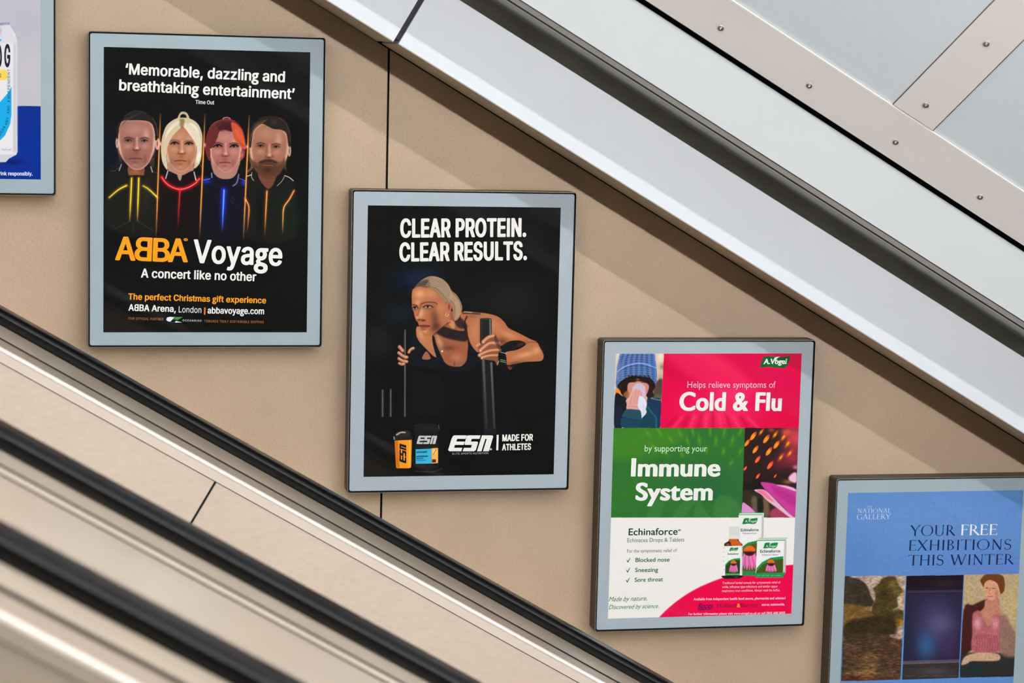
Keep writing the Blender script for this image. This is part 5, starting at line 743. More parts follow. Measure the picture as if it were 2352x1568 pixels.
    k.poly([(395, 1095), (540, 1100), (640, 1130), (640, 1310), (480, 1280), (310, 1240), (340, 1150)], (34, 76, 92), 1, 1.); k.poly([(310, 1240), (480, 1275), (640, 1310), (640, 1430), (330, 1430), (280, 1330)], (20, 66, 88), 1, 1.5)
    k.line([(315, 1245), (480, 1280), (640, 1310)], 10, (12, 34, 44), .8, 1.)
    k.poly([(760, 1050), (820, 1120), (920, 1240), (930, 1430), (640, 1430), (640, 1290), (740, 1170)], (24, 62, 78), 1, 1.2); k.line([(770, 1060), (840, 1150), (915, 1250), (922, 1420)], 26, (30, 120, 140), .7, 1.6)
    # green panel
    k.frame(0, 0, 1)
    k.clip([(1380, 982.7), (1712.5, 982.7), (1704, 1188.6), (1380, 1188.6)])
    k.poly([(1380, 982.5), (1715, 982.5), (1706, 1189), (1380, 1189)], (46, 112, 44), 1, .5, False)
    k.frame(1380, 770, 4.612)
    G2 = (96, 148, 30)
    k.poly([(140, 985), (900, 985), (620, 1250), (140, 1300)], (70, 136, 24), .6, 16); k.ell(1150, 1600, 460, 260, (30, 96, 70), .5); k.ell(300, 1700, 260, 200, (44, 120, 40), .6)
    for x, y, a, L in ((500, 1040, 40, 60), (620, 1020, 30, 60), (740, 1100, 34, 60), (840, 1040, 22, 60), (920, 1120, 18, 60), (975, 1020, 10, 60), (1045, 1110, 4, 60), (1160, 1015, 0, 60), (1220, 1110, -4, 60), (1310, 1020, -10, 60), (1395, 1110, -14, 60), (1480, 1020, -22, 60), (1300, 1230, -12, 46), (1480, 1230, -24, 46), (860, 1260, 26, 40), (680, 1240, 44, 50), (1120, 1220, 2, 40), (1380, 1350, -30, 40), (560, 1180, 46, 50)):
        k.ell(x, y, 20, L, G2, .85, -a)
    k.frame(1370, 1110, 4.48)
    for P in ([(520, 350), (560, 240), (660, 130), (720, 100), (690, 220), (640, 350)], [(780, 350), (860, 220), (960, 150), (1050, 170), (960, 260), (900, 350)], [(1060, 170), (1110, 260), (1150, 350), (1000, 350)], [(1230, 350), (1210, 240), (1260, 130), (1400, 150), (1500, 260), (1495, 350)]):
        k.poly(P, (66, 132, 66), .5, 4)
    # flower photograph
    k.frame(1690, 970, 6.82)
    k.clip([(148, 86), (1100, 86), (1080, 1490), (91, 1490)])
    k.poly([(100, 60), (1100, 60), (1080, 1520), (40, 1520)], (44, 30, 28), 1, .5, False)
    k.ell(960, 240, 240, 260, (226, 66, 90), .9); k.ell(880, 560, 200, 160, (196, 50, 84), .7); k.ell(700, 640, 200, 120, (120, 30, 50), .6)
    k.ell(560, 120, 60, 40, (220, 90, 40), .6); k.ell(800, 150, 90, 70, (244, 100, 60), .7)
    for x, y, r, o in ((400, 150, 32, 1), (275, 215, 40, 0), (180, 320, 34, 0), (480, 260, 40, 0), (620, 190, 36, 1), (750, 230, 36, 1), (310, 425, 36, 0), (640, 350, 38, 0), (820, 330, 38, 1), (520, 455, 40, 0), (850, 480, 36, 1), (710, 545, 36, 1), (345, 580, 34, 2), (540, 670, 38, 2), (150, 720, 22, 2), (350, 840, 26, 2), (620, 840, 18, 2)):
        k.ell(x, y, r * .72, r * 1.9, (250, 132, 10) if o < 2 else (238, 92, 46), 1, 35, hard=(o != 1)); k.ell(x + r * .8, y - r * 1.1, r * .45, r, (190, 24, 70), .8, 35)
        k.ell(x, y, r * .4, r * 1.1, (255, 168, 20) if o < 2 else (250, 120, 60), .8, 35)
    k.poly([(140, 960), (300, 900), (480, 920), (560, 1000), (380, 1040), (150, 1060)], (30, 24, 18), .9, 5)
    k.ell(820, 930, 90, 40, (190, 110, 60), .7); k.poly([(830, 860), (900, 790), (955, 800), (950, 940), (860, 920)], (244, 196, 220), .95, 3); k.ell(940, 700, 50, 40, (226, 120, 180), .8)
    k.poly([(390, 940), (560, 950), (700, 990), (830, 1010), (945, 1070), (935, 1490), (880, 1480), (760, 1340), (600, 1180), (480, 1070)], (196, 62, 146), 1, 1.5)
    k.poly([(560, 980), (760, 1060), (940, 1180), (940, 1320), (760, 1220), (600, 1080)], (176, 40, 130), .7, 5); k.poly([(640, 980), (800, 990), (945, 1050), (940, 1080), (800, 1030)], (244, 190, 224), .9, 2)
    k.poly([(120, 1080), (400, 1130), (560, 1250), (640, 1490), (110, 1490)], (52, 44, 32), 1, 3); k.poly([(250, 1180), (330, 1180), (340, 1400), (270, 1400)], (116, 98, 80), .8, 4); k.poly([(430, 1170), (500, 1190), (530, 1450), (440, 1450)], (128, 98, 76), .8, 4); k.poly([(350, 1200), (420, 1200), (430, 1380), (350, 1380)], (24, 26, 16), .9, 3)
    k.poly([(560, 1380), (700, 1330), (830, 1490), (560, 1490)], (176, 60, 96), .9, 4)
    k.poly([(290, 1060), (430, 1050), (520, 1110), (700, 1290), (830, 1420), (910, 1490), (850, 1490), (690, 1370), (500, 1230), (400, 1130)], (232, 180, 204), 1, 1.4); k.poly([(330, 1070), (430, 1060), (500, 1120), (600, 1240), (500, 1200), (420, 1130)], (236, 104, 140), .8, 2)
    k.poly([(105, 1265), (180, 1290), (300, 1400), (320, 1490), (100, 1490)], (222, 140, 206), 1, 1.5)
    # white foot of the sheet with magenta sweep
    k.frame(0, 0, 1); k.clip()
    k.poly([(1390, 1188.5), (1850, 1188.5), (1830, 1430), (1380, 1430)], (240, 237, 232), 1, .5, False)
    k.frame(1370, 1110, 4.48)
    k.poly([(600, 1430), (600, 1430), (720, 1303), (860, 1188), (1000, 1100), (1150, 1028), (1330, 962), (1500, 915), (1700, 875), (1900, 848), (2100, 830), (2100, 830), (2100, 1430), (2100, 1430)], (228, 0, 72), 1, 2.)
    # packs
    k.frame(1640, 1160, 5.805)
    k.poly([(330, 130), (345, 102), (670, 100), (668, 130), (650, 145)], (190, 226, 196), 1, .5, False); k.line([(335, 128), (640, 128)], 8, (60, 150, 90), .9); k.line([(345, 104), (668, 102)], 5, (70, 150, 90), .8)
    k.poly([(330, 132), (640, 132), (632, 440), (575, 470), (570, 940), (320, 936)], (238, 238, 236), 1, .5, False); k.poly([(640, 132), (668, 130), (655, 440), (628, 450)], (206, 206, 202), 1, .5, False)
    for y in range(170, 430, 14): k.line([(648, y), (660, y - 6)], 5, (150, 150, 146), .7)
    leaf_badge(k, 382, 172, 198, 80)
    k.poly([(380, 555), (450, 500), (580, 470), (575, 940), (380, 940)], (28, 140, 70), 1, .6, False); k.poly([(380, 580), (450, 530), (580, 506), (575, 880), (380, 880)], (94, 84, 30), 1, .6, False)
    coneflower(k, 475, 610, 78, 230); k.poly([(378, 880), (575, 880), (570, 938), (378, 936)], (28, 138, 72), 1, .5, False)
    k.poly([(580, 470), (600, 440), (980, 436), (955, 472)], (210, 226, 210), 1, .5, False); k.line([(582, 470), (955, 466)], 10, (40, 140, 76), .9); k.line([(600, 440), (980, 438)], 5, (60, 140, 80), .8)
    k.poly([(576, 478), (940, 474), (918, 965), (555, 965)], (242, 242, 240), 1, .5, False); k.poly([(940, 474), (972, 470), (955, 900), (918, 940)], (206, 208, 204), 1, .5, False)
    for y in range(500, 890, 14): k.line([(946, y), (962, y - 5)], 5, (160, 160, 156), .7)
    leaf_badge(k, 662, 498, 188, 78)
    k.poly([(570, 840), (640, 760), (760, 700), (925, 680), (920, 900), (562, 905)], (30, 146, 74), 1, .6, False); k.poly([(572, 880), (650, 790), (770, 730), (925, 718), (920, 905), (562, 905)], (72, 84, 28), 1, .6, False)
    coneflower(k, 762, 770, 50, 108); k.poly([(556, 905), (918, 905), (945, 885), (948, 920), (915, 966), (556, 964)], (30, 142, 76), 1, .5, False)
    for x in (600, 660, 720, 780, 840, 880): k.line([(x - 20, 938), (x + 14, 937)], 8, (150, 206, 170), .7)
    # bottle
    k.poly([(205, 285), (345, 282), (350, 400), (360, 450), (185, 450), (200, 400)], (226, 226, 224), 1, .7, False)
    for x in range(212, 345, 14): k.line([(x, 292), (x - 2, 400)], 5, (196, 196, 194), .7)
    k.poly([(205, 452), (330, 452), (335, 480), (380, 520), (382, 545), (135, 548), (140, 510), (195, 480)], (70, 30, 14), 1, .7, False)
    k.poly([(215, 452), (320, 452), (318, 475), (350, 500), (365, 538), (240, 540), (225, 500), (205, 475)], (214, 104, 22), .9, 1.); k.ell(185, 525, 26, 14, (190, 160, 150), .7)
    k.poly([(125, 546), (384, 540), (378, 940), (118, 944)], (240, 240, 238), 1, .6, False); leaf_badge(k, 208, 565, 115, 46)
    for y in range(555, 930, 18): k.line([(370, y), (384, y - 1)], 6, (110, 110, 106), .8)
    for y in range(570, 900, 58): k.line([(128, y), (140, y)], 6, (190, 90, 130), .6)
    k.poly([(152, 790), (200, 740), (270, 712), (350, 704), (346, 940), (150, 942)], (34, 150, 76), 1, .6, False); k.poly([(154, 812), (210, 758), (280, 735), (350, 730), (346, 914), (152, 914)], (52, 66, 28), 1, .6, False)
    coneflower(k, 262, 775, 40, 118); k.poly([(150, 912), (346, 912), (344, 940), (150, 942)], (80, 180, 100), 1, .5, False)
    k.poly([(116, 940), (378, 936), (350, 972), (260, 980), (140, 976)], (30, 26, 18), 1, .7); k.ell(300, 958, 30, 8, (130, 170, 120), .6)

def picture_gallery(k):
    """Blue sheet with three plain picture fields: trees by a field, a dark blue haze, a robed figure."""
    k.frame(0, 0, 1)
    k.ell(2150, 1190, 260, 90, (104, 146, 204), .6); k.ell(2330, 1320, 200, 60, (100, 120, 196), .5); k.ell(1960, 1300, 60, 90, (78, 128, 192), .5)
    k.noise(.03, 3, 3, 11)
    k.frame(1890, 1310, 5.091)
    # trees beside a field
    A = [(258, 66), (972, 58), (908, 1274), (215, 1296)]
    k.clip(A)
    k.poly(A, (176, 152, 132), 1, .5, False); k.ell(620, 160, 300, 120, (196, 174, 156), .8); k.ell(900, 380, 70, 90, (206, 180, 150), .8)
    k.poly([(250, 70), (340, 80), (440, 110), (520, 180), (560, 290), (600, 380), (520, 430), (250, 420)], (58, 48, 36), 1, 3)
    k.poly([(700, 90), (790, 64), (860, 90), (880, 160), (930, 230), (900, 290), (870, 330), (880, 420), (820, 470), (820, 620), (560, 600), (580, 420), (620, 300), (590, 210), (660, 150)], (76, 64, 30), 1, 3)
    k.ell(830, 150, 60, 60, (120, 102, 40), .7); k.ell(880, 260, 50, 40, (134, 118, 60), .7); k.ell(720, 260, 60, 80, (50, 42, 24), .7)
    k.poly([(245, 400), (420, 410), (560, 440), (560, 590), (245, 590)], (112, 84, 40), 1, 4); k.poly([(820, 470), (940, 470), (935, 600), (810, 600)], (70, 60, 28), .9, 4)
    k.poly([(243, 590), (940, 576), (930, 650), (240, 650)], (160, 116, 40), .9, 3); k.poly([(400, 560), (830, 560), (800, 830), (360, 830), (240, 780), (240, 650)], (50, 38, 22), .95, 6)
    k.poly([(238, 800), (925, 800), (908, 1270), (218, 1290)], (74, 54, 36), .95, 6); k.poly([(800, 750), (925, 755), (925, 790), (800, 780)], (170, 150, 130), .8, 3)
    k.poly([(480, 980), (620, 1000), (600, 1280), (460, 1280)], (130, 98, 58), .6, 8); k.ell(480, 1200, 240, 40, (150, 112, 66), .5); k.poly([(220, 1230), (560, 1250), (910, 1270), (910, 1296), (215, 1300)], (90, 44, 24), .8, 3)
    B = [(250, 60), (975, 60), (915, 1270), (215, 1290)]
    k.noise(.2, 5, 2.6, 21, A); k.noise(.22, 9, 2, 22, [(230, 780), (930, 780), (910, 1290), (210, 1290)]); k.noise(.14, 14, 10, 23, B)
    # dark blue haze between two ledges
    k.clip([(980, 62), (1648, 52), (1588, 1255), (928, 1276)])
    k.poly([(980, 62), (1648, 52), (1588, 1255), (928, 1276)], (40, 36, 60), 1, .5, False)
    k.poly([(980, 62), (1648, 52), (1640, 210), (975, 216)], (28, 14, 22), .95, 3, False); k.ell(1450, 150, 180, 60, (60, 46, 54), .5)
    k.ell(1330, 620, 260, 330, (78, 68, 110), .9); k.ell(1210, 880, 130, 190, (50, 96, 140), .85); k.ell(1400, 620, 150, 130, (92, 98, 130), .6); k.ell(1000, 700, 40, 400, (30, 44, 60), .7); k.ell(1480, 900, 90, 180, (72, 52, 96), .6)
    k.line([(975, 222), (1640, 214)], 8, (16, 8, 12), .9, 1.); k.line([(1000, 250), (1636, 240)], 14, (86, 66, 74), .7, 1.4); k.line([(1000, 275), (1634, 266)], 5, (30, 20, 28), .8)
    k.poly([(938, 1080), (1598, 1060), (1588, 1255), (928, 1276)], (56, 48, 48), 1, 2, False); k.ell(1300, 1180, 240, 60, (86, 84, 88), .6)
    for y, w in ((1062, 4), (1078, 6), (1092, 4)): k.line([(940, y), (1596, y - 20)], w, (190, 176, 176), .75, .6)
    for x in (960, 1120, 1290, 1460): k.line([(x, 1130), (x + 120, 1126)], 4, (20, 16, 18), .8); k.line([(x, 1236), (x + 120, 1230)], 4, (160, 150, 146), .5)
    # plain robed figure on a pale ground
    k.clip([(1656, 48), (2302, 38), (2252, 1240), (1602, 1252)])
    k.poly([(1656, 48), (2302, 38), (2252, 1240), (1602, 1252)], (184, 162, 122), 1, .5, False); k.ell(2200, 420, 90, 260, (196, 176, 120), .7)
    k.poly([(1645, 470), (1760, 400), (1900, 340), (1940, 360), (1900, 480), (1800, 520), (1760, 700), (1760, 900), (1700, 960), (1620, 1100), (1610, 1250), (1602, 1252)], (66, 30, 26), 1, 3)
    k.poly([(1608, 1000), (1900, 960), (2240, 1000), (2255, 1240), (1602, 1252)], (44, 44, 42), 1, 4); k.ell(1760, 1160, 130, 60, (26, 50, 56), .9)
    k.poly([(1910, 340), (2050, 320), (2070, 420), (2100, 560), (2080, 700), (1900, 720), (1780, 700), (1760, 560), (1880, 440)], (186, 126, 100), 1, 2)
    k.poly([(1760, 500), (1830, 470), (1880, 560), (1960, 520), (2080, 540), (2085, 720), (2080, 900), (2060, 950), (1760, 950), (1750, 720), (1750, 600)], (176, 96, 104), 1, 2.5)
    k.ell(1810, 620, 50, 80, (222, 176, 180), .8); k.ell(2020, 620, 50, 80, (216, 160, 164), .8); k.poly([(1870, 470), (2000, 470), (1950, 640), (1900, 600)], (190, 132, 108), .9, 3)
    k.line([(1790, 730), (1910, 728), (2050, 748)], 12, (196, 116, 90), .8, 1.)
    for x in range(1790, 2060, 30): k.line([(x, 760), (x + 20, 850), (x + 6, 940)], 8, (140, 62, 76) if x % 60 else (206, 140, 146), .6, 1.2)
    k.poly([(2080, 560), (2140, 520), (2200, 640), (2260, 760), (2250, 1000), (2090, 980), (2080, 800)], (140, 104, 92), .9, 5)
    k.poly([(1880, 170), (1900, 90), (1990, 60), (2090, 90), (2110, 200), (2070, 270), (2020, 330), (1970, 352), (1920, 320), (1890, 250)], (214, 156, 124), 1, 1.4)
    k.poly([(1846, 110), (1900, 50), (2020, 40), (2110, 66), (2130, 160), (2120, 240), (2080, 270), (2060, 200), (2030, 140), (1950, 110), (1900, 140), (1880, 190), (1860, 160)], (112, 62, 28), 1, 1.5)
    k.ell(1920, 205, 22, 7, (70, 34, 26), .8); k.ell(2000, 210, 24, 7, (70, 34, 26), .8); k.line([(1958, 200), (1946, 262), (1960, 272)], 7, (160, 96, 76), .7, 1.); k.line([(1930, 300), (1960, 304), (1990, 300)], 8, (160, 60, 56), .85); k.ell(2030, 270, 26, 50, (150, 84, 60), .5)
    k.poly([(1620, 1100), (1660, 1010), (1760, 970), (1900, 960), (2060, 980), (2060, 1050), (1900, 1060), (1740, 1060), (1690, 1090)], (206, 168, 136), .95, 2)
    k.noise(.08, 3, 3, 31, [(1602, 48), (2302, 48), (2252, 1250), (1602, 1252)])

def picture_drink(k):
    """White drink can with a cyan band before a pale grey and deep blue ground."""
    k.frame(0, 0, 1)
    k.ell(60, 60, 60, 90, (178, 178, 188), .5); k.ell(70, 160, 40, 60, (200, 196, 200), .5)
    k.poly([(-500, 243), (100, 243.5), (100, 430), (-500, 430)], (0, 42, 140), 1, .4, False)
    k.ell(30, 372, 26, 7, (0, 20, 80), .7)
    k.frame(0, 0, 3.409)
    C = (228, 226, 230)
    k.poly([(-420, 175), (75, 180), (75, 196), (120, 270), (134, 320), (136, 1190), (128, 1210), (70, 1240), (45, 1268), (-400, 1272), (-460, 1210), (-470, 320)], C, 1, .7, False)
    k.poly([(-420, 175), (75, 178), (75, 196), (40, 200), (-400, 200)], (130, 134, 160), .9, 1., False)
    k.poly([(20, 200), (72, 198), (112, 280), (120, 330), (10, 330), (5, 260)], (214, 212, 220), .8, 3); k.ell(0, 240, 14, 40, (150, 150, 164), .6)
    k.poly([(104, 330), (136, 330), (136, 1190), (100, 1200)], (206, 204, 210), .8, 3, False); k.poly([(-300, 1210), (128, 1210), (70, 1240), (45, 1268), (-300, 1272)], (200, 200, 208), .8, 2, False)
    k.poly([(-470, 320), (-440, 320), (-440, 1200), (-465, 1200)], (190, 188, 196), .8, 3, False)
    k.poly([(-40, 310), (15, 305), (0, 330), (-60, 350)], (60, 180, 226), 1, .8, False)
    k.poly([(-420, 1090), (-100, 900), (0, 800), (60, 730), (90, 680), (90, 900), (80, 970), (40, 1060), (0, 1100), (-200, 1180), (-420, 1180)], (20, 166, 220), 1, .8, False)
    k.poly([(-120, 545), (40, 545), (56, 560), (56, 615), (40, 628), (-120, 630)], (240, 206, 90), 1, .8, False)
    for y in range(360, 1180, 9): k.line([(110, y), (119, y + 2)], 4, (170, 168, 176), .55)
# ------------------------------------------------------------------ setting: walls, cornice, fascia, vault
UA, UB = -4.0, 6.5
def xz_panel(name, x0, x1, v0, v1, y, th, m, mirror=False):
    """Wall panel between two upright joints whose top and foot follow the slope."""
    zt = lambda x, v: (v - x * U[2] * -1) / V[2] if False else (v - x * V[0]) / V[2]
    s = (lambda yy: -(SHAFT) - yy) if mirror else (lambda yy: yy)
    vs = [(x, s(yy), zt(x, v)) for yy in (y, y + th) for x, v in ((x0, v0), (x1, v0), (x1, v1), (x0, v1))]
    fs = [(0, 1, 2, 3), (4, 5, 6, 7), (0, 1, 5, 4), (1, 2, 6, 5), (2, 3, 7, 6), (3, 0, 4, 7)]
    return struct(link(name, fixn(mesh(name, vs, fs)), m))
def shaft_side(side, mirror):
    mi = mirror
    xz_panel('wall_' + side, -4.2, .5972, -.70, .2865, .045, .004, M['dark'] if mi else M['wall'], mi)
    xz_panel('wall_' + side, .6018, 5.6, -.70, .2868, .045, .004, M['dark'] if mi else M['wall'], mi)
    struct(sweep('wall_' + side, [(-.062, -.75), (-.055, -.75), (-.055, .50), (-.062, .50)], UA, UB, M['black'], mirror=mi))
    # lower cornice, two lengths parted by a charcoal joint
    for u0, u1, dv in ((UA, .4957, -.0015), (.5068, UB, .0)):
        c = struct(sweep('trim_1' if u0 < 0 else 'trim_2', [(-.040, .4190), (-.040, .2895 + dv), (.199, .2843 + dv), (.2, .2853 + dv), (.2, .4180), (.199, .4190)], u0, u1, M['cornice'], mirror=mi))
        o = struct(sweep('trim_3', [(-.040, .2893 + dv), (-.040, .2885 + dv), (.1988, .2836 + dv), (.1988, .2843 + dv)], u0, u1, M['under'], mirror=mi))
    struct(sweep('trim_4', [(-.03, .41), (-.03, .296), (.190, .292), (.190, .417)], .490, .512, M['rubber'], mirror=mi))
    # recessed strip, upper fascia with its two-part soffit, dark slot
    struct(sweep('trim_5', [(.128, .40), (.132, .40), (.132, .475), (.128, .475)], UA, UB, M['recess'], mirror=mi))
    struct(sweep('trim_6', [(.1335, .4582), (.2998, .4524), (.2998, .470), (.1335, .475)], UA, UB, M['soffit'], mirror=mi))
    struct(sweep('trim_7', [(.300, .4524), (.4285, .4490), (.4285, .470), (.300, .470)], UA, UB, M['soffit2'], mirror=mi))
    struct(sweep('trim_8', [(.431, .4508), (.4312, .558), (.4290, .5625), (.425, .566), (.415, .568), (.39, .568), (.39, .455), (.4299, .4507)], UA, UB, M['fascia'], mirror=mi, smooth=True))
    struct(sweep('trim_13', [(.4286, .4491), (.4304, .4491), (.4304, .4506), (.4286, .4506)], UA, UB, M['black'], mirror=mi))
    struct(sweep('trim_9', [(.33, .45), (.385, .455), (.385, .62), (.33, .62)], UA, UB, M['black'], mirror=mi))
    vault(mi)

TH = math.radians(40)
def CP(s, h=0.):                                      # (w, v) on the vault plane, s up the slope of the vault, h into the shaft
    return (.430 + s * math.sin(TH) + h * math.cos(TH), .5770 + s * math.cos(TH) - h * math.sin(TH))
def vbar(s0, s1, h0, h1): return [CP(s0, h0), CP(s1, h0), CP(s1, h1), CP(s0, h1)]
SMAX = (SHAFT / 2 - .430) / math.sin(TH)
def screw_mesh():
    vs = []; fs = []; prof = [(.0062, .0), (.0060, .0012), (.0048, .0016), (.0040, .0009), (.0034, .0003), (.0026, .0006), (.0024, .0014), (.0015, .0014), (.0014, -.001), (0.0003, -.001)]
    N = 20
    for r, h in prof:
        for k in range(N): a = 2 * math.pi * k / N; vs.append((r * math.cos(a), r * math.sin(a), h))
    for j in range(len(prof) - 1):
        for k in range(N): fs.append((j * N + k, j * N + (k + 1) % N, (j + 1) * N + (k + 1) % N, (j + 1) * N + k))
    me = mesh('screw', vs, fs); me.materials.append(M['screw']); me.materials.append(M['hole'])
    for i, p in enumerate(me.polygons):
        p.use_smooth = True
        if i >= 8 * N or 2 * N <= i < 4 * N: p.material_index = 1
    return me
SCREW = screw_mesh()
def screw(parent, u, s, mirror):
    o = bpy.data.objects.new('screw', SCREW); COL.objects.link(o)
    w, v = CP(s, .0032); n = V * -math.sin(TH) + np.array([0, -math.cos(TH), 0.]); t = V * math.cos(TH) + np.array([0, -math.sin(TH), 0.])
    if mirror: w = SHAFT - w; n = n * np.array([1, -1, 1]); t = t * np.array([1, -1, 1])
    R = Matrix((U, np.cross(n, U), n)).transposed().to_4x4()
    o.matrix_world = Matrix.Translation(Vector(P(u, v, w))) @ R
    o.parent = parent
def vault(mi):
    base = struct(sweep('trim_10', vbar(0, .0965, 0, .003), UA, UB, M['strip'], mirror=mi))
    struct(sweep('trim_11', vbar(.0965, .0995, -.001, .0034), UA, UB, M['lip'], mirror=mi))
    if not mi:
        for k in range(-3, 7): screw(base, .9768 + .2055 * k, .0378, mi)
    cross = [1.3787 + 1.25 * k for k in range(-4, 4)]
    for c in cross:
        vs, fs = sweep_geo(vbar(.1015, SMAX, -.001, .0022), c - .0465, c + .0465, mi)
        o = struct(link('trim_12', fixn(mesh('trim_12', vs, fs)), M['strip']))
        if not mi and abs(c - 1.3787) < .01:
            screw(o, c, .139, mi); screw(o, c, .312, mi)
            for s in (.485, .658): screw(o, c, s, mi)
    e = [UA] + cross + [UB]
    for a, b in zip(e[:-1], e[1:]):
        struct(sweep('ceiling', vbar(.0995, SMAX, -.012, -.0015), a + .0500, b - .0480, M['ceil'], mirror=mi))
    struct(sweep('ceiling', vbar(-.02, SMAX, -.030, -.020), UA, UB, M['black'], mirror=mi))
shaft_side('back', False)
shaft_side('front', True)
struct(sweep('floor', [(-.05, -1.62), (SHAFT + .05, -1.62), (SHAFT + .05, -1.6), (-.05, -1.6)], UA, UB, M['floor']))

# ------------------------------------------------------------------ strip lamps
def lamp(i, w, v, u0, u1, r, e, col):
    t = empty('strip_lamp', tuple(P((u0 + u1) / 2, v, w)), 'white tube lamp running down the shaft, ' + ('lower one behind the viewer' if i == 0 else 'upper one under the vault'), 'lamp')
    N = 14; ring = [(w + r * math.cos(2 * math.pi * k / N), v + r * math.sin(2 * math.pi * k / N)) for k in range(N)]
    m = bpy.data.materials.new('lit_tube'); m.use_nodes = True; b = m.node_tree.nodes['Principled BSDF']
    b.inputs['Emission Color'].default_value = col + (1,); b.inputs['Emission Strength'].default_value = e; b.inputs['Base Color'].default_value = (0.8, .8, .8, 1)
    under(sweep('tube', ring, u0, u1, m, smooth=True), t)
    under(sweep('housing', [(w - .02, v + .085), (w + .045, v + .03), (w + .045, v - .075), (w + .055, v - .08), (w + .055, v + .035), (w - .01, v + .095)] if i == 0 else [(w - .03, v + .035), (w + .03, v + .035), (w + .02, v + .06), (w - .02, v + .06)], u0 - .05, u1 + .05, M['fascia']), t)  # unseen; lower lamp's trough shaped to keep light off the far side
for i, a in enumerate(LAMPS): lamp(i, *a)

# ------------------------------------------------------------------ escalators
DV = -.5570                                           # height of the balustrade decks
def rail_prof(wc, hw=.0375, h=.028, base=.0):
    """Handrail section: flat crown, round shoulders, slightly tucked-in flanks."""
    p = []; v0, v1 = DV + base, DV + base + h
    p += [(wc - hw + .006, v0 + .001), (wc - hw + .001, v0 + .004), (wc - hw, v0 + .010)]
    for k in range(7): a = math.pi - k * math.pi / 2 / 6; p.append((wc - hw + .016 + .016 * math.cos(a), v1 - .013 + .0125 * math.sin(a)))
    p += [(wc, v1 + .0006)]
    for k in range(7): a = math.pi / 2 - k * math.pi / 2 / 6; p.append((wc + hw - .016 + .016 * math.cos(a), v1 - .013 + .0125 * math.sin(a)))
    p += [(wc + hw, v0 + .010), (wc + hw - .001, v0 + .004), (wc + hw - .006, v0 + .001)]
    return p
def handrail(t, wc):
    r = under(sweep('handrail', rail_prof(wc), UA, UB, M['rail'], smooth=True), t)
    g = under(sweep('rail_guide', [(wc - .028, DV - .001), (wc + .028, DV - .001), (wc + .026, DV + .0035), (wc - .026, DV + .0035)], UA, UB, M['black']), t)
def bar(t, name, prof, m, u0=None, u1=None, label=None):
    o = under(sweep(name, prof, UA if u0 is None else u0, UB if u1 is None else u1, m), t)
    if label: o['label'] = label
    return o
def inner_side(t, wg, we, sgn, face=.0235, joint=.5800, pm='panel', tm='trimface'):
    """From the deck groove at wg out to the edge at we: deck lip, polished edge, trim face, balustrade panels. sgn = +1 faces up w."""
    a = min(wg + sgn * .0035, we - sgn * .003); b = max(wg + sgn * .0035, we - sgn * .003)
    bar(t, 'deck_lip', [(a, DV - .006), (b, DV - .006), (b, DV), (a, DV)], M['lipdeck'])
    q = lambda d, v: (we + sgn * d, DV + v)
    bar(t, 'polished_edge', [q(-.0028, 0), q(-.0002, -.0008), q(.0013, -.0024), q(.0021, -.0050), q(.0021, -.0078), q(-.006, -.0078), q(-.006, 0)], M['edge'], label='bright polished edge')
    bar(t, 'edge_trim', [q(.0020, -.0081), q(.0020, -face), q(-.006, -face), q(-.006, -.0081)], M[tm])
    bar(t, 'seam', [q(-.0005, -face), q(-.0005, -face - .0018), q(-.006, -face - .0018), q(-.006, -face)], M['black'])
    js = [joint + 1.95 * k for k in range(-2, 4)]; e = [UA] + js + [UB]
    for u0, u1 in zip(e[:-1], e[1:]):
        bar(t, 'balustrade_panel', [q(0, -face - .0016), q(0, -.62), q(-.004, -.62), q(-.004, -face - .0016)], M[pm], u0 + .0022, u1 - .0022)
    bar(t, 'panel_backing', [q(-.006, -face), q(-.006, -.62), q(-.012, -.62), q(-.012, -face)], M['black'])
def deck(t, w0, w1, m='deck'):
    bar(t, 'deck', [(w0, DV - .006), (w1, DV - .006), (w1, DV), (w0, DV)], M[m])
def groove(t, w, hh=.0024, m='black'):
    bar(t, 'rubber_bead', [(w + .0002, DV - .006), (w + .0033, DV - .006), (w + .0033, DV + hh), (w + .0002, DV + hh)], M[m])
def steps(t, w0, w1):
    vs = []; fs = []; n = 0
    for k in range(-6, 14):                           # sawtooth flight, treads level, risers upright
        x0 = k * .36; z0 = -1.72 - x0 * math.tan(A30)
        for y in (-w0, -w1): vs += [(x0, y, z0), (x0 + .36, y, z0), (x0 + .36, y, z0 - .2078)]
        fs += [(n, n + 1, n + 4, n + 3), (n + 1, n + 2, n + 5, n + 4)]; n += 6
    under(link('step_band', mesh('step_band', vs, fs), M['step']), t)

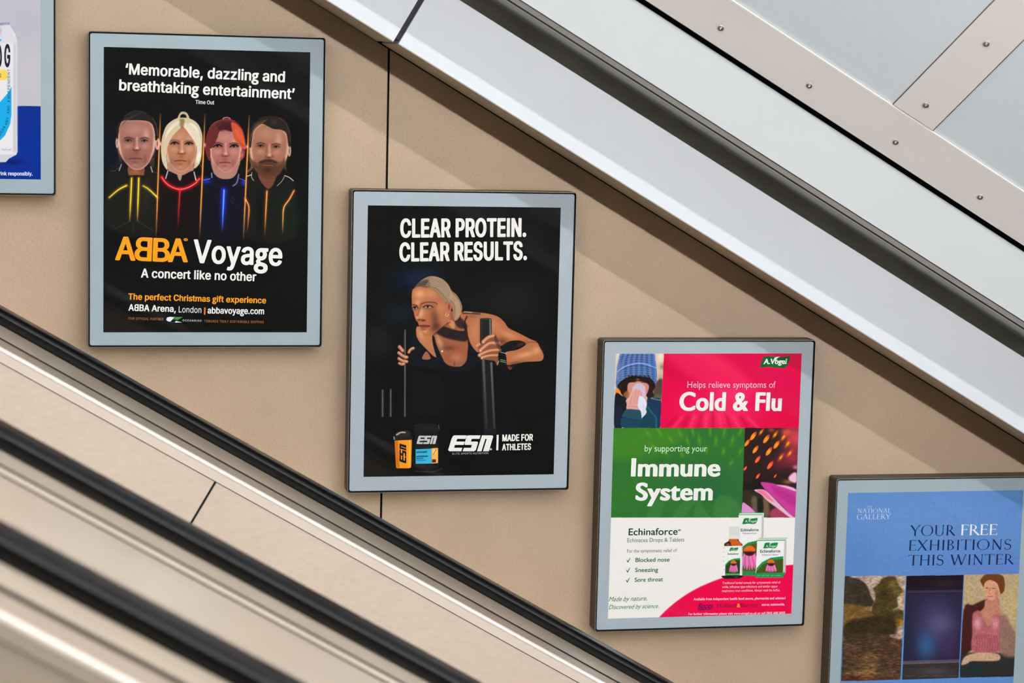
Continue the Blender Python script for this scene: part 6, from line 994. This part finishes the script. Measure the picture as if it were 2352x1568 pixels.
e1 = empty('escalator', tuple(P(1., -1.6, .95)), 'escalator beside the poster wall, its sharp black handrail right under the frames', 'escalator')
handrail(e1, .227); deck(e1, -.0495, .4540); groove(e1, .4540); inner_side(e1, .4540, .5500, 1)
handrail(e1, 1.5030); deck(e1, 1.385, 1.6560); groove(e1, 1.6560, .005, 'bead')
bar(e1, 'deck_ridge', [(1.6610, DV - .006), (1.6610, DV + .002), (1.667, DV + .0038), (1.690, DV + .0038), (1.698, DV + .001), (1.698, DV - .006)], M['deck'])
bar(e1, 'balustrade_panel', [(1.385, DV), (1.385, -1.17), (1.389, -1.17), (1.389, DV)], M['panel'])
steps(e1, .56, 1.38)
e2 = empty('escalator', tuple(P(.3, -1.6, 2.8)), 'nearer blurred escalator at lower left, with a broad metal deck and black handrail', 'escalator')
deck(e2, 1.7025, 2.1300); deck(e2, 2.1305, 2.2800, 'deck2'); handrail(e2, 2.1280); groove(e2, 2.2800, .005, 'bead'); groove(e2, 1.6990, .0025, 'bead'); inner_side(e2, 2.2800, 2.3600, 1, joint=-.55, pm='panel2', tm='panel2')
handrail(e2, 3.40); deck(e2, 3.25, 3.68, 'step')
bar(e2, 'balustrade_panel', [(3.25, DV), (3.25, -1.17), (3.254, -1.17), (3.254, DV)], M['step'])
steps(e2, 2.37, 3.24)
e3 = empty('escalator', tuple(P(.3, -1.6, 4.7)), 'third escalator across the shaft beneath the viewer', 'escalator')
deck(e3, 3.685, 4.15, 'step'); handrail(e3, 4.02); handrail(e3, SHAFT - .227); deck(e3, SHAFT - .454, SHAFT + .0495, 'step')  # unseen decks coloured dark so the panes reflect little
bar(e3, 'balustrade_panel', [(4.146, DV), (4.146, -1.17), (4.15, -1.17), (4.15, DV)], M['step'])
bar(e3, 'balustrade_panel', [(SHAFT - .454, DV), (SHAFT - .454, -1.17), (SHAFT - .450, -1.17), (SHAFT - .450, DV)], M['step'])
steps(e3, 4.155, SHAFT - .46)

# ------------------------------------------------------------------ posters
# H takes image pixel coordinates to metres (x, z) on the display plane.
H = (0.000830645145, 8.35814964e-07, -0.171954414, 2.30845186e-05, -0.000838047452, 0.0594499754, -3.92044282e-05, -2.32760698e-05)
HM = np.array([[H[0], H[1], H[2]], [H[3], H[4], H[5]], [H[6], H[7], 1.]]); HI = np.linalg.inv(HM)
def to_wall(x, y):
    d = HM[2, 0] * x + HM[2, 1] * y + 1
    return (HM[0, 0] * x + HM[0, 1] * y + HM[0, 2]) / d, (HM[1, 0] * x + HM[1, 1] * y + HM[1, 2]) / d
def to_pixels(x, z):
    d = HI[2, 0] * x + HI[2, 1] * z + HI[2, 2]
    return (HI[0, 0] * x + HI[0, 1] * z + HI[0, 2]) / d, (HI[1, 0] * x + HI[1, 1] * z + HI[1, 2]) / d

def ink_attr(me, cols):
    a = me.color_attributes.new('ink', 'FLOAT_COLOR', 'POINT')
    a.data.foreach_set('color', np.concatenate([cols, np.ones((len(cols), 1))], 1).astype(np.float32).ravel())
def picture(x0, z1, x1, z0, cell, base, draw, y, parent):
    """Sheet area (z1 top) printed by DRAW onto a fine grid."""
    nx, nz = int(round((x1 - x0) / cell)) + 1, int(round((z1 - z0) / cell)) + 1
    X, Z = np.meshgrid(np.linspace(x0, x1, nx), np.linspace(z1, z0, nz)); DX, DY = to_pixels(X, Z)
    k = Ink(DX, DY, base); draw(k)
    me = bpy.data.meshes.new('picture'); co = np.stack([X, np.full(X.shape, y), Z], -1).reshape(-1, 3)
    i = np.arange(nx * nz).reshape(nz, nx); q = np.stack([i[1:, :-1], i[1:, 1:], i[:-1, 1:], i[:-1, :-1]], -1).reshape(-1)
    me.vertices.add(len(co)); me.vertices.foreach_set('co', co.ravel()); me.loops.add(len(q)); me.loops.foreach_set('vertex_index', q.astype(np.int32))
    n = len(q) // 4; me.polygons.add(n); me.polygons.foreach_set('loop_start', np.arange(0, 4 * n, 4, dtype=np.int32)); me.polygons.foreach_set('loop_total', np.full(n, 4, np.int32))
    me.update(calc_edges=True); ink_attr(me, lin(np.clip(k.C, 0, 255)).reshape(-1, 3))
    return under(link('picture', me, M['ink']), parent)

class Letters:
    def __init__(self, y, parent): self.parent = parent; self.v = []; self.f = []; self.c = []; self.y = y; self.name = 'lettering'
    def part(self, name): self.build(); self.name = name; return self
    def shape(self, loops, place, col):
        if not loops: return
        self.y -= 6e-7
        cu = bpy.data.curves.new('t', 'CURVE'); cu.dimensions = '2D'; cu.fill_mode = 'FRONT'
        for L in loops:
            s = cu.splines.new('POLY'); s.points.add(len(L) - 1); s.use_cyclic_u = True
            s.points.foreach_set('co', np.concatenate([L, np.zeros((len(L), 1)), np.ones((len(L), 1))], 1).ravel())
        self._take(cu, place, col)
    def _take(self, cu, place, col):
        o = bpy.data.objects.new('t', cu); me = o.to_mesh()
        if len(me.vertices):
            co = np.empty(len(me.vertices) * 3); me.vertices.foreach_get('co', co); co = co.reshape(-1, 3); n = len(self.v)
            self.v += [place(a, b) for a, b in co[:, :2]]; self.c += [lin(col)] * len(co)
            self.f += [tuple(n + i for i in reversed(p.vertices)) for p in me.polygons]
        o.to_mesh_clear(); bpy.data.objects.remove(o); (bpy.data.curves).remove(cu)
    def text(self, s, a, b, h, col, font='grotesque_bold', flip='', slant=0., track=0.):
        """String from image pixel a to image pixel b along its baseline, capital height h."""
        self.y -= 6e-6; (ax, az), (bx, bz) = to_wall(*a), to_wall(*b); tx, tz = to_wall(a[0], a[1] - h); hh = math.hypot(tx - ax, tz - az)
        L = math.hypot(bx - ax, bz - az); ex, ez = (bx - ax) / L, (bz - az) / L
        if font == 'humanist':                        # the built-in face
            cu = bpy.data.curves.new('t', 'FONT'); cu.body = s; cu.size = 1000; cu.resolution_u = 3; cu.space_character = 1 + track
            o = bpy.data.objects.new('t', cu); me = o.to_mesh(); xs = [v.co.x for v in me.vertices]; x0, x1 = min(xs), max(xs); o.to_mesh_clear(); bpy.data.objects.remove(o)
            k, sy = L / (x1 - x0), hh / 682.
            self._take(cu, lambda p, q: self._at(ax, az, ex, ez, (p - x0) * k + q * sy * slant, q * sy), col); return
        F = FONTS[font]; loops = []; sets = []; x = 0.
        for ch in s:
            if ch == ' ': x += {'humanist_bold': 290, 'humanist_medium': 280, 'inscription': 260}.get(font, 200) + track; continue
            adv, Ls = F[ch]; sets.append([])
            for l in Ls:
                p = np.array(l.split(), float).reshape(-1, 2)
                if ch in flip and flip: 
                    flip_this = self._n.get(ch, 0) == 0
                    if flip_this: p[:, 0] = adv - p[:, 0]; p = p[::-1]
                loops.append(p + [x, 0]); sets[-1].append(p + [x, 0])
            if flip and ch in flip: self._n[ch] = self._n.get(ch, 0) + 1
            x += adv + track
        allp = np.concatenate(loops); x0, x1 = allp[:, 0].min(), allp[:, 0].max(); cap = {'humanist_bold': 702, 'humanist_medium': 694, 'condensed_bold': 529, 'grotesque_bold': 523, 'grotesque_light': 515, 'inscription': 700}[font]
        k, sy = L / (x1 - x0), hh / cap
        for l in sets: self.shape(l, lambda p, q: self._at(ax, az, ex, ez, (p - x0) * k + q * sy * slant, q * sy), col)
    _n = {}
    def _at(self, ax, az, ex, ez, p, q): return (ax + ex * p - ez * q, self.y, az + ez * p + ex * q)
    def poly(self, pts, col):
        self.y -= 6e-6; p = np.array(pts, float).reshape(-1, 2); self.shape([np.stack([p[:, 0], -p[:, 1]], 1)], lambda a, b: (lambda t: (t[0], self.y, t[1]))(to_wall(a, -b)), col)
    def build(self):
        if not self.v: return
        me = bpy.data.meshes.new(self.name); me.from_pydata([tuple(map(float, v)) for v in self.v], [], self.f); me.update()
        ink_attr(me, np.array(self.c)); self.v = []; self.f = []; self.c = []; o = under(link(self.name, me, M['letters']), self.parent)
        return o

def rrect(x0, z0, x1, z1, r, n=5):
    p = []
    for cx, cz, a0 in ((x1 - r, z1 - r, 0), (x0 + r, z1 - r, 90), (x0 + r, z0 + r, 180), (x1 - r, z0 + r, 270)):
        for k in range(n + 1): a = math.radians(a0 + 90 * k / n); p.append((cx + r * math.cos(a), cz + r * math.sin(a)))
    return p
def slab(name, pts, y0, y1, m, parent):
    n = len(pts); vs = [(x, y0, z) for x, z in pts] + [(x, y1, z) for x, z in pts]
    fs = [tuple(range(n)), tuple(range(n, 2 * n))] + [(i, (i + 1) % n, n + (i + 1) % n, n + i) for i in range(n)]
    return under(link(name, fixn(mesh(name, vs, fs)), m), parent)
def ring(name, rings, m, parent):
    """Closed band swept through successive (outline, y) rings."""
    n = len(rings[0][0]); R = len(rings); vs = [(x, y, z) for pts, y in rings for x, z in pts]
    fs = [(j * n + i, j * n + (i + 1) % n, ((j + 1) % R) * n + (i + 1) % n, ((j + 1) % R) * n + i) for j in range(R) for i in range(n)]
    return under(link(name, fixn(mesh(name, vs, fs)), m), parent)

BW, BH = .4600, .6172
def poster(x, z, label, board, sheet, sheet_col, draw=None, area=None, cell=.0007, words=None):
    """Framed poster: x, z = top left corner of its mount board; sheet = (x0, z1, x1, z0)."""
    t = empty('framed_poster', (x + BW / 2, .045, z - BH / 2), label, 'poster', 'framed posters on the escalator wall')
    b = (x, z - BH, x + BW, z)
    g = lambda d, r: rrect(b[0] - d, b[1] - d, b[2] + d, b[3] + d, r)
    ring('frame', [(g(.0047, .006), .0445), (g(.0047, .006), -.0012), (g(.0044, .006), -.0018), (g(.0034, .005), -.0018), (g(.0031, .005), -.0012), (g(.0031, .005), .0445)], M['frame'], t)
    ring('frame_lip', [(g(.0045, .006), -.0016), (g(.0043, .006), -.0024), (g(.0035, .0055), -.0024), (g(.0033, .005), -.0016)], M['framelip'], t)
    ring('gap_shade_ring', [(g(.0030, .005), .0400), (g(.0030, .005), .0045), (g(.0003, .004), .0045), (g(.0003, .004), .0400)], M['black'], t)  # black ring added to paint the shade in the board-to-frame gap
    slab('frame_back', g(.0022, .005), .040, .0446, M['black'], t)
    slab('mount_board', g(0, .004), .0012, .030, board, t)
    x0, z1, x1, z0 = sheet
    o = slab('poster_sheet', [(x0, z0), (x1, z0), (x1, z1), (x0, z1)], .0009, .0014, mat('sheet_colour', sheet_col, .6, spec=.08), t)
    if draw:
        a = area or sheet
        p = picture(*a, cell, sheet_col, draw, .00082, o)
    if words:
        Lt = Letters(.00066, o); Letters._n = {}; words(Lt); Lt.build()
    for c in o.children: c.matrix_parent_inverse = Matrix.Identity(4); 
    slab('clear_pane', g(-.0004, .004), -.0012, .0003, M['pane'], t)
    return t

WHITE = (240, 238, 234)
def words_portraits(L):
    L.part('quotation_lettering')
    L.text('‘Memorable, dazzling and', (287.7, 170), (654.3, 188.4), 25, WHITE)
    L.text('breathtaking entertainment’', (273.4, 206.8), (676.5, 227.5), 25, WHITE)
    L.text('Time Out', (449, 238.4), (492, 239.8), 8.8, (220, 216, 210))
    L.part('title_lettering')
    O = (244, 158, 24)
    Letters._n = {'B': 9}
    L.text('A', (264.2, 596), (311, 597.5), 53.5, O)
    Letters._n = {}; L.text('B', (308.5, 597.2), (348.3, 599), 53.5, O, flip='B')
    L.text('B', (350.3, 599), (389.5, 600.5), 53, O); L.text('A', (385.5, 600.3), (431.4, 601), 53.5, O)
    L.text('®', (421.5, 555), (431.5, 555.4), 8, O, 'grotesque_light')
    L.text('Voyage', (443.5, 602.3), (647.8, 609.5), 53, WHITE)
    L.part('tagline_lettering')
    L.text('A concert like no other', (323.6, 636.8), (588.4, 645.4), 20.5, WHITE)
    L.part('venue_lettering')
    L.text('The perfect Christmas gift experience', (294.5, 687.4), (611.2, 696.5), 14, O)
    Letters._n = {}; L.text('ABBA', (295, 713), (343, 714.6), 15, WHITE, flip='B'); L.text('Arena,', (348, 714.6), (403.8, 716.2), 14.5, WHITE)
    L.text('London', (410.3, 717.2), (462.4, 718.4), 14, (225, 222, 218), 'grotesque_light')
    L.poly([(469, 706), (472.4, 706), (471.6, 722.6), (468.4, 722.6)], (226, 120, 20))
    L.text('abbavoyage.com', (476.7, 719.4), (606.6, 721.4), 14.5, WHITE)
    L.part('partner_line')
    B = (168, 112, 62)
    L.text('OUR OFFICIAL PARTNER', (295.2, 733.6), (375, 735.6), 5.4, B, 'grotesque_light', track=60)
    L.text('TOWARDS TRULY SUSTAINABLE SHIPPING', (469, 740), (605.9, 742.3), 5.6, B, 'grotesque_light', track=60)
    L.text('OCEANBIRD', (419.3, 737.6), (462.9, 738.6), 4.2, (214, 214, 214), 'grotesque_light', track=140)
    L.poly([(382, 733.5), (384, 729), (390, 727.4), (404, 727.6), (398, 731.5), (391, 738.6), (387, 738), (383, 736)], (232, 236, 236))
    L.poly([(393, 727.6), (420, 728), (409, 734.5), (398, 733), (403, 730)], (60, 150, 80)); L.poly([(389, 739), (398, 740), (408, 737.2), (402, 741.3), (392, 740.6)], (40, 44, 130)); L.poly([(404, 736.6), (418.5, 740.4), (402, 740.6)], (226, 230, 232))
def esn(L, x0, y0, x1, y1, col):
    """Slanted three-letter maker's mark inside the box."""
    def q(pts): 
        return [(x0 + (x1 - x0) * (.05 * (1 - b) + .93 * a) + 0 * b, y0 + (y1 - y0) * b) for a, b in pts]
    sl = lambda pts: q([(a + .025 * (1 - b), b) for a, b in pts])
    for pts in ([(.05, 0), (.36, 0), (.345, .22), (.14, .22), (.13, .39), (.34, .39), (.33, .60), (.115, .60), (.105, .78), (.31, .78), (.30, 1), (.02, 1), (-.03, .94), (.0, .22), (.02, .05)],
                [(.39, 0), (.70, 0), (.69, .22), (.50, .22), (.49, .39), (.65, .39), (.675, .46), (.655, .92), (.62, 1), (.335, 1), (.35, .78), (.525, .78), (.535, .60), (.36, .60), (.345, .52), (.36, .06)],
                [(.735, 0), (.985, 0), (1.02, .06), (.985, 1), (.84, 1), (.87, .25), (.855, .22), (.835, .22), (.80, 1), (.69, 1)]):
        L.poly(sl(pts), col)
def words_athlete(L):
    W = (238, 236, 231)
    L.part('headline_lettering')
    L.text('CLEAR PROTEIN.', (919.2, 544.4), (1208.9, 542.4), 42.5, W, 'condensed_bold'); L.text('CLEAR RESULTS.', (917.3, 599.3), (1210.6, 595.7), 42.5, W, 'condensed_bold')
    L.part('maker_logo')
    esn(L, 1031.6, 999.6, 1131.5, 1036.2, W); L.poly([(1127.5 + 2.4 * math.cos(i), 1031.5 + 2.4 * math.sin(i)) for i in [k * .6283 for k in range(10)]], (200, 198, 196))
    L.text('ELITE SPORTS NUTRITION', (1039, 1044), (1121.6, 1042.4), 4.2, (170, 168, 166), 'grotesque_light', track=30)
    L.part('slogan_lettering')
    L.poly([(1141, 998.5), (1145.6, 998.3), (1144.4, 1033.7), (1140, 1033.9)], W)
    L.text('MADE FOR', (1153.7, 1012.8), (1224.3, 1011.2), 15, W, 'condensed_bold'); L.text('ATHLETES', (1153.2, 1033.9), (1219.8, 1032.2), 14.6, W, 'condensed_bold')
    L.part('pack_lettering')
    esn(L, 958, 1000.5, 1003.5, 1019.5, (196, 196, 196))
    L.part('shaker_lettering')
    # mark turned a quarter on the shaker
    class Q:
        def poly(s, pts, c): L.poly([(917.5 + (b - 900) * .93, 1063 - (a - 100)) for a, b in pts], c)
    esn(Q(), 100, 900, 144, 917, (30, 26, 22))
    L.part('tub_label_lettering'); L.text('ISOCLEAR', (957.5, 1038.8), (981, 1038.2), 3.2, (14, 50, 70), 'humanist'); L.text('WHEY PROTEIN', (956.5, 1049), (983, 1048.4), 2.6, (14, 50, 70), 'humanist'); L.text('ISOLATE', (956.8, 1054.6), (971, 1054.3), 2.6, (14, 50, 70), 'humanist')
def words_remedies(L):
    HB, HM_ = 'humanist_bold', 'humanist_medium'
    L.part('headline_lettering')
    L.text('Helps relieve symptoms of', (1579, 890.3), (1781.6, 890.3), 14.5, (250, 196, 206), 'humanist'); L.text('Cold & Flu', (1560, 942), (1795.2, 942.6), 42, WHITE, HB)
    L.part('subheading_lettering')
    L.text('by supporting your', (1480.8, 1036.5), (1624, 1036.7), 14.5, (206, 232, 200), 'humanist')
    L.part('slogan_lettering'); L.text('Immune', (1449, 1093), (1654.3, 1093), 41, WHITE, HB); L.text('System', (1459.3, 1148.4), (1636.7, 1147.8), 40, WHITE, HB)
    L.part('maker_logo')
    G = (22, 98, 44)
    L.poly([(1746.2, 844.5), (1748.5, 830), (1753, 820), (1762, 817.3), (1785, 818.8), (1800, 819.5), (1815, 817), (1814, 828), (1808.5, 840), (1802, 845), (1785, 844.6), (1765, 842)], G)
    L.poly([(1777, 826), (1780, 820.5), (1787, 818.8), (1793, 819), (1786, 822), (1782, 829)], (226, 238, 226))
    L.text('A.Vogel', (1753.8, 835.8), (1806.4, 835.4), 12, (236, 242, 236), HB, slant=.12)
    L.part('product_lettering')
    D = (26, 62, 52); g = (96, 104, 100)
    L.text('Echinaforce', (1443.7, 1229), (1556.4, 1227.6), 15.6, D, HM_); L.text('®', (1557.5, 1221), (1564, 1221), 6, D, 'grotesque_light')
    L.text('Echinacea Drops & Tablets', (1441, 1245.2), (1572, 1243.4), 9.4, g, 'humanist'); L.text('For the symptomatic relief of:', (1440.3, 1269), (1555.3, 1267.3), 7.6, g, 'humanist')
    L.part('symptom_list')
    K = (40, 110, 62)
    L.text('Blocked nose', (1459.7, 1290.5), (1537.9, 1289.3), 9.6, K, HM_); L.text('Sneezing', (1458.8, 1313.4), (1511.7, 1312.6), 9.6, K, HM_); L.text('Sore throat', (1457.7, 1336), (1522.9, 1334.6), 9.6, K, HM_)
    for x, y in ((1439, 1291), (1438.3, 1314), (1437.5, 1337)): L.poly([(x, y - 5), (x + 1.2, y - 5.8), (x + 3.2, y - 2.6), (x + 8.2, y - 10.4), (x + 9.2, y - 10), (x + 4, y + .8), (x + 2.8, y + .6)], (70, 100, 76))
    L.part('handwritten_slogan')
    S = (58, 128, 72)
    L.text('Made by nature.', (1398, 1381), (1486, 1378.6), 10.5, S, 'humanist', slant=.35); L.text('Discovered by science.', (1398, 1399), (1512.9, 1396), 10, S, 'humanist', slant=.35)
    L.part('small_print')
    p = (255, 206, 216)
    L.text('Traditional herbal remedy for symptomatic relief of', (1659.5, 1341), (1792.5, 1339.5), 5.2, p, 'humanist'); L.text('colds, influenza type infections and similar upper', (1659, 1350), (1786.5, 1348.6), 5.2, p, 'humanist'); L.text('respiratory tract conditions. Always read the leaflet.', (1658.6, 1359), (1792, 1357.4), 5.2, p, 'humanist')
    L.text('Available from independent health food stores, pharmacies and selected', (1593, 1378.4), (1804, 1375.8), 5.8, p, HM_); L.text('stores nationwide.', (1749.5, 1391), (1802.6, 1390), 5.6, p, HM_)
    L.text('Boots', (1603, 1398.6), (1636, 1396.5), 13, (92, 10, 96), HM_, slant=.3); L.poly([(1604, 1399.6), (1632, 1398), (1634, 1399.4), (1606, 1401.4)], (92, 10, 96))
    L.text('Holland', (1648, 1395), (1690.5, 1394.2), 9.6, (128, 8, 56), 'humanist'); L.text('Barrett', (1701.5, 1394.2), (1741.7, 1393.4), 9.6, (128, 8, 56), 'humanist'); L.text('&', (1692.5, 1394.4), (1700, 1394.2), 8.5, (240, 150, 60), HB)
    L.text('For further information please visit www.avogel.co.uk or call 0845 608 5858', (1581, 1412.3), (1803, 1409.6), 5.4, p, HM_)
    L.part('pack_lettering')
    W = (226, 240, 230); g2 = (110, 118, 114); k2 = (60, 76, 70)
    L.text('A.Vogel', (1711.5, 1199.5), (1737, 1199), 5.4, W, 'humanist'); L.text('Echinaforce', (1701.5, 1220), (1742.5, 1219.3), 6.4, k2, HM_); L.text('Echinacea Drops', (1706, 1226), (1737.5, 1225.6), 3.2, g2, 'humanist')
    L.part('pack_lettering')
    L.text('A.Vogel', (1759.5, 1256.5), (1782.5, 1256), 5.2, W, 'humanist'); L.text('Echinaforce', (1746, 1269), (1792, 1268.2), 6.8, k2, HM_); L.text('Echinacea Tablets', (1750, 1275.6), (1787, 1275), 3.6, g2, 'humanist')
    L.part('bottle_lettering')
    L.text('A.Vogel', (1678.5, 1264.5), (1693.5, 1264.3), 3.4, W, 'humanist'); L.text('Echinaforce', (1671.5, 1273.6), (1696.5, 1273.2), 3.8, k2, HM_)
def words_gallery(L):
    F = 'inscription'; D = (26, 42, 92); L.part('gallery_logo')
    L.text('THE', (1990.6, 1166), (2004.3, 1165.8), 5, (196, 208, 236), F); L.text('NATIONAL', (1970, 1177.9), (2046, 1177.2), 10, (206, 216, 240), F); L.text('GALLERY', (1968, 1193), (2045.8, 1191.6), 12, (206, 216, 240), F)
    L.part('headline_lettering')
    for dx, dy in ((0, 0), (.4, 0)):
        L.text('YOUR', (2089.4 + dx, 1231), (2194.5 + dx, 1229.6), 24.5, D, F); L.text('FREE', (2207 + dx, 1229), (2289.7 + dx, 1228), 24.5, (238, 240, 248), F)
        L.text('EXHIBITIONS', (2087.4 + dx, 1264.4), (2322 + dx, 1261.7), 24, D, F, track=20); L.text('THIS WINTER', (2086 + dx, 1298.6), (2329 + dx, 1295.7), 24, D, F, track=14)
def words_drink(L):
    K = (36, 32, 44); L.part('can_lettering')
    L.text('D', (-27, 152), (-13, 152), 51, K, 'condensed_bold'); L.text('O', (-9, 152), (5, 152), 51, K, 'condensed_bold'); L.text('G', (9.5, 152), (23.5, 152.5), 51, K, 'condensed_bold')
    L.text('E', (-4, 177), (3, 177), 8, K, 'condensed_bold')
    L.part('small_print')
    L.text('Please drink responsibly.', (-42, 402), (75, 403), 8.4, (226, 232, 246))
    L.part('band_lettering')
    s = 'DEFIANT AND INDEPENDENT'                      # runs up the band and round its lower bend
    pts = [(0, 312), (9, 300), (16, 287), (20.5, 272), (22, 256), (23, 230), (23, 158)]
    seg = [math.dist(pts[i], pts[i + 1]) for i in range(6)]; T = sum(seg)
    for i, ch in enumerate(s):
        if ch == ' ': continue
        d = T * (i + .1) / len(s); j = 0
        while d > seg[j]: d -= seg[j]; j += 1
        (xa, ya), (xb, yb) = pts[j], pts[j + 1]; t = d / seg[j]; ex, ey = (xb - xa) / seg[j], (yb - ya) / seg[j]; a = (xa + (xb - xa) * t, ya + (yb - ya) * t); w = T / len(s) * (.28 if ch == 'I' else .72)
        self_rot(L, ch, a, (a[0] + ex * w, a[1] + ey * w), 5.6, (30, 60, 90))
    L.part('can_small_print'); L.text('0.5% vol.', (4, 345.5), (26, 345.5), 4.4, (110, 108, 120), 'grotesque_light')
def self_rot(L, ch, a, b, h, col):
    (ax, az), (bx, bz) = to_wall(*a), to_wall(*b); Ln = math.hypot(bx - ax, bz - az); ex, ez = (bx - ax) / Ln, (bz - az) / Ln
    lp = [np.array(l.split(), float).reshape(-1, 2) for l in FONTS['grotesque_light'][ch][1]]; x0 = min(p[:, 0].min() for p in lp); x1 = max(p[:, 0].max() for p in lp)
    k = Ln / (x1 - x0); sy = h * .00085 / 515
    L.shape(lp, lambda p, q: L._at(ax, az, ex, ez, (p - x0) * k, q * sy), col)

STEP = (.5297, -.3045)
poster(-.5300, .3020, 'framed poster cut by the picture edge, with a white drink can over deep blue', M['board0'], (-.5020, .2776, -.0950, -.2876), (190, 188, 196), picture_drink, None, .001, words_drink)
poster(.0003, .0004, 'framed black poster with four portraits and an orange and white concert title', M['board0'], (.0265, -.0255, .4336, -.5905), (10, 9, 9), picture_four_portraits, (.0265, -.1300, .4336, -.4250), .0006, words_portraits)
poster(.5260, -.3030, 'framed black poster of an athlete gripping two poles, with white capitals on top', M['board1'], (.5550, -.3308, .9575, -.8908), (9, 10, 9), picture_athlete, (.5550, -.4300, .9575, -.8908), .00068, words_athlete)
poster(1.0603, -.6112, 'framed magenta, green and white cold remedy poster with a blue woolly hat', M['board1'], (1.0846, -.6360, 1.4948, -1.2047), (240, 238, 233), picture_remedies, None, .0007, words_remedies)
poster(1.5888, -.9135, 'framed pale blue poster with dark serif capitals above three picture panels', M['board0'], (1.6135, -.9410, 2.0211, -1.5060), (92, 138, 198), picture_gallery, (1.6135, -.9410, 2.0211, -1.3800), .00075, words_gallery)
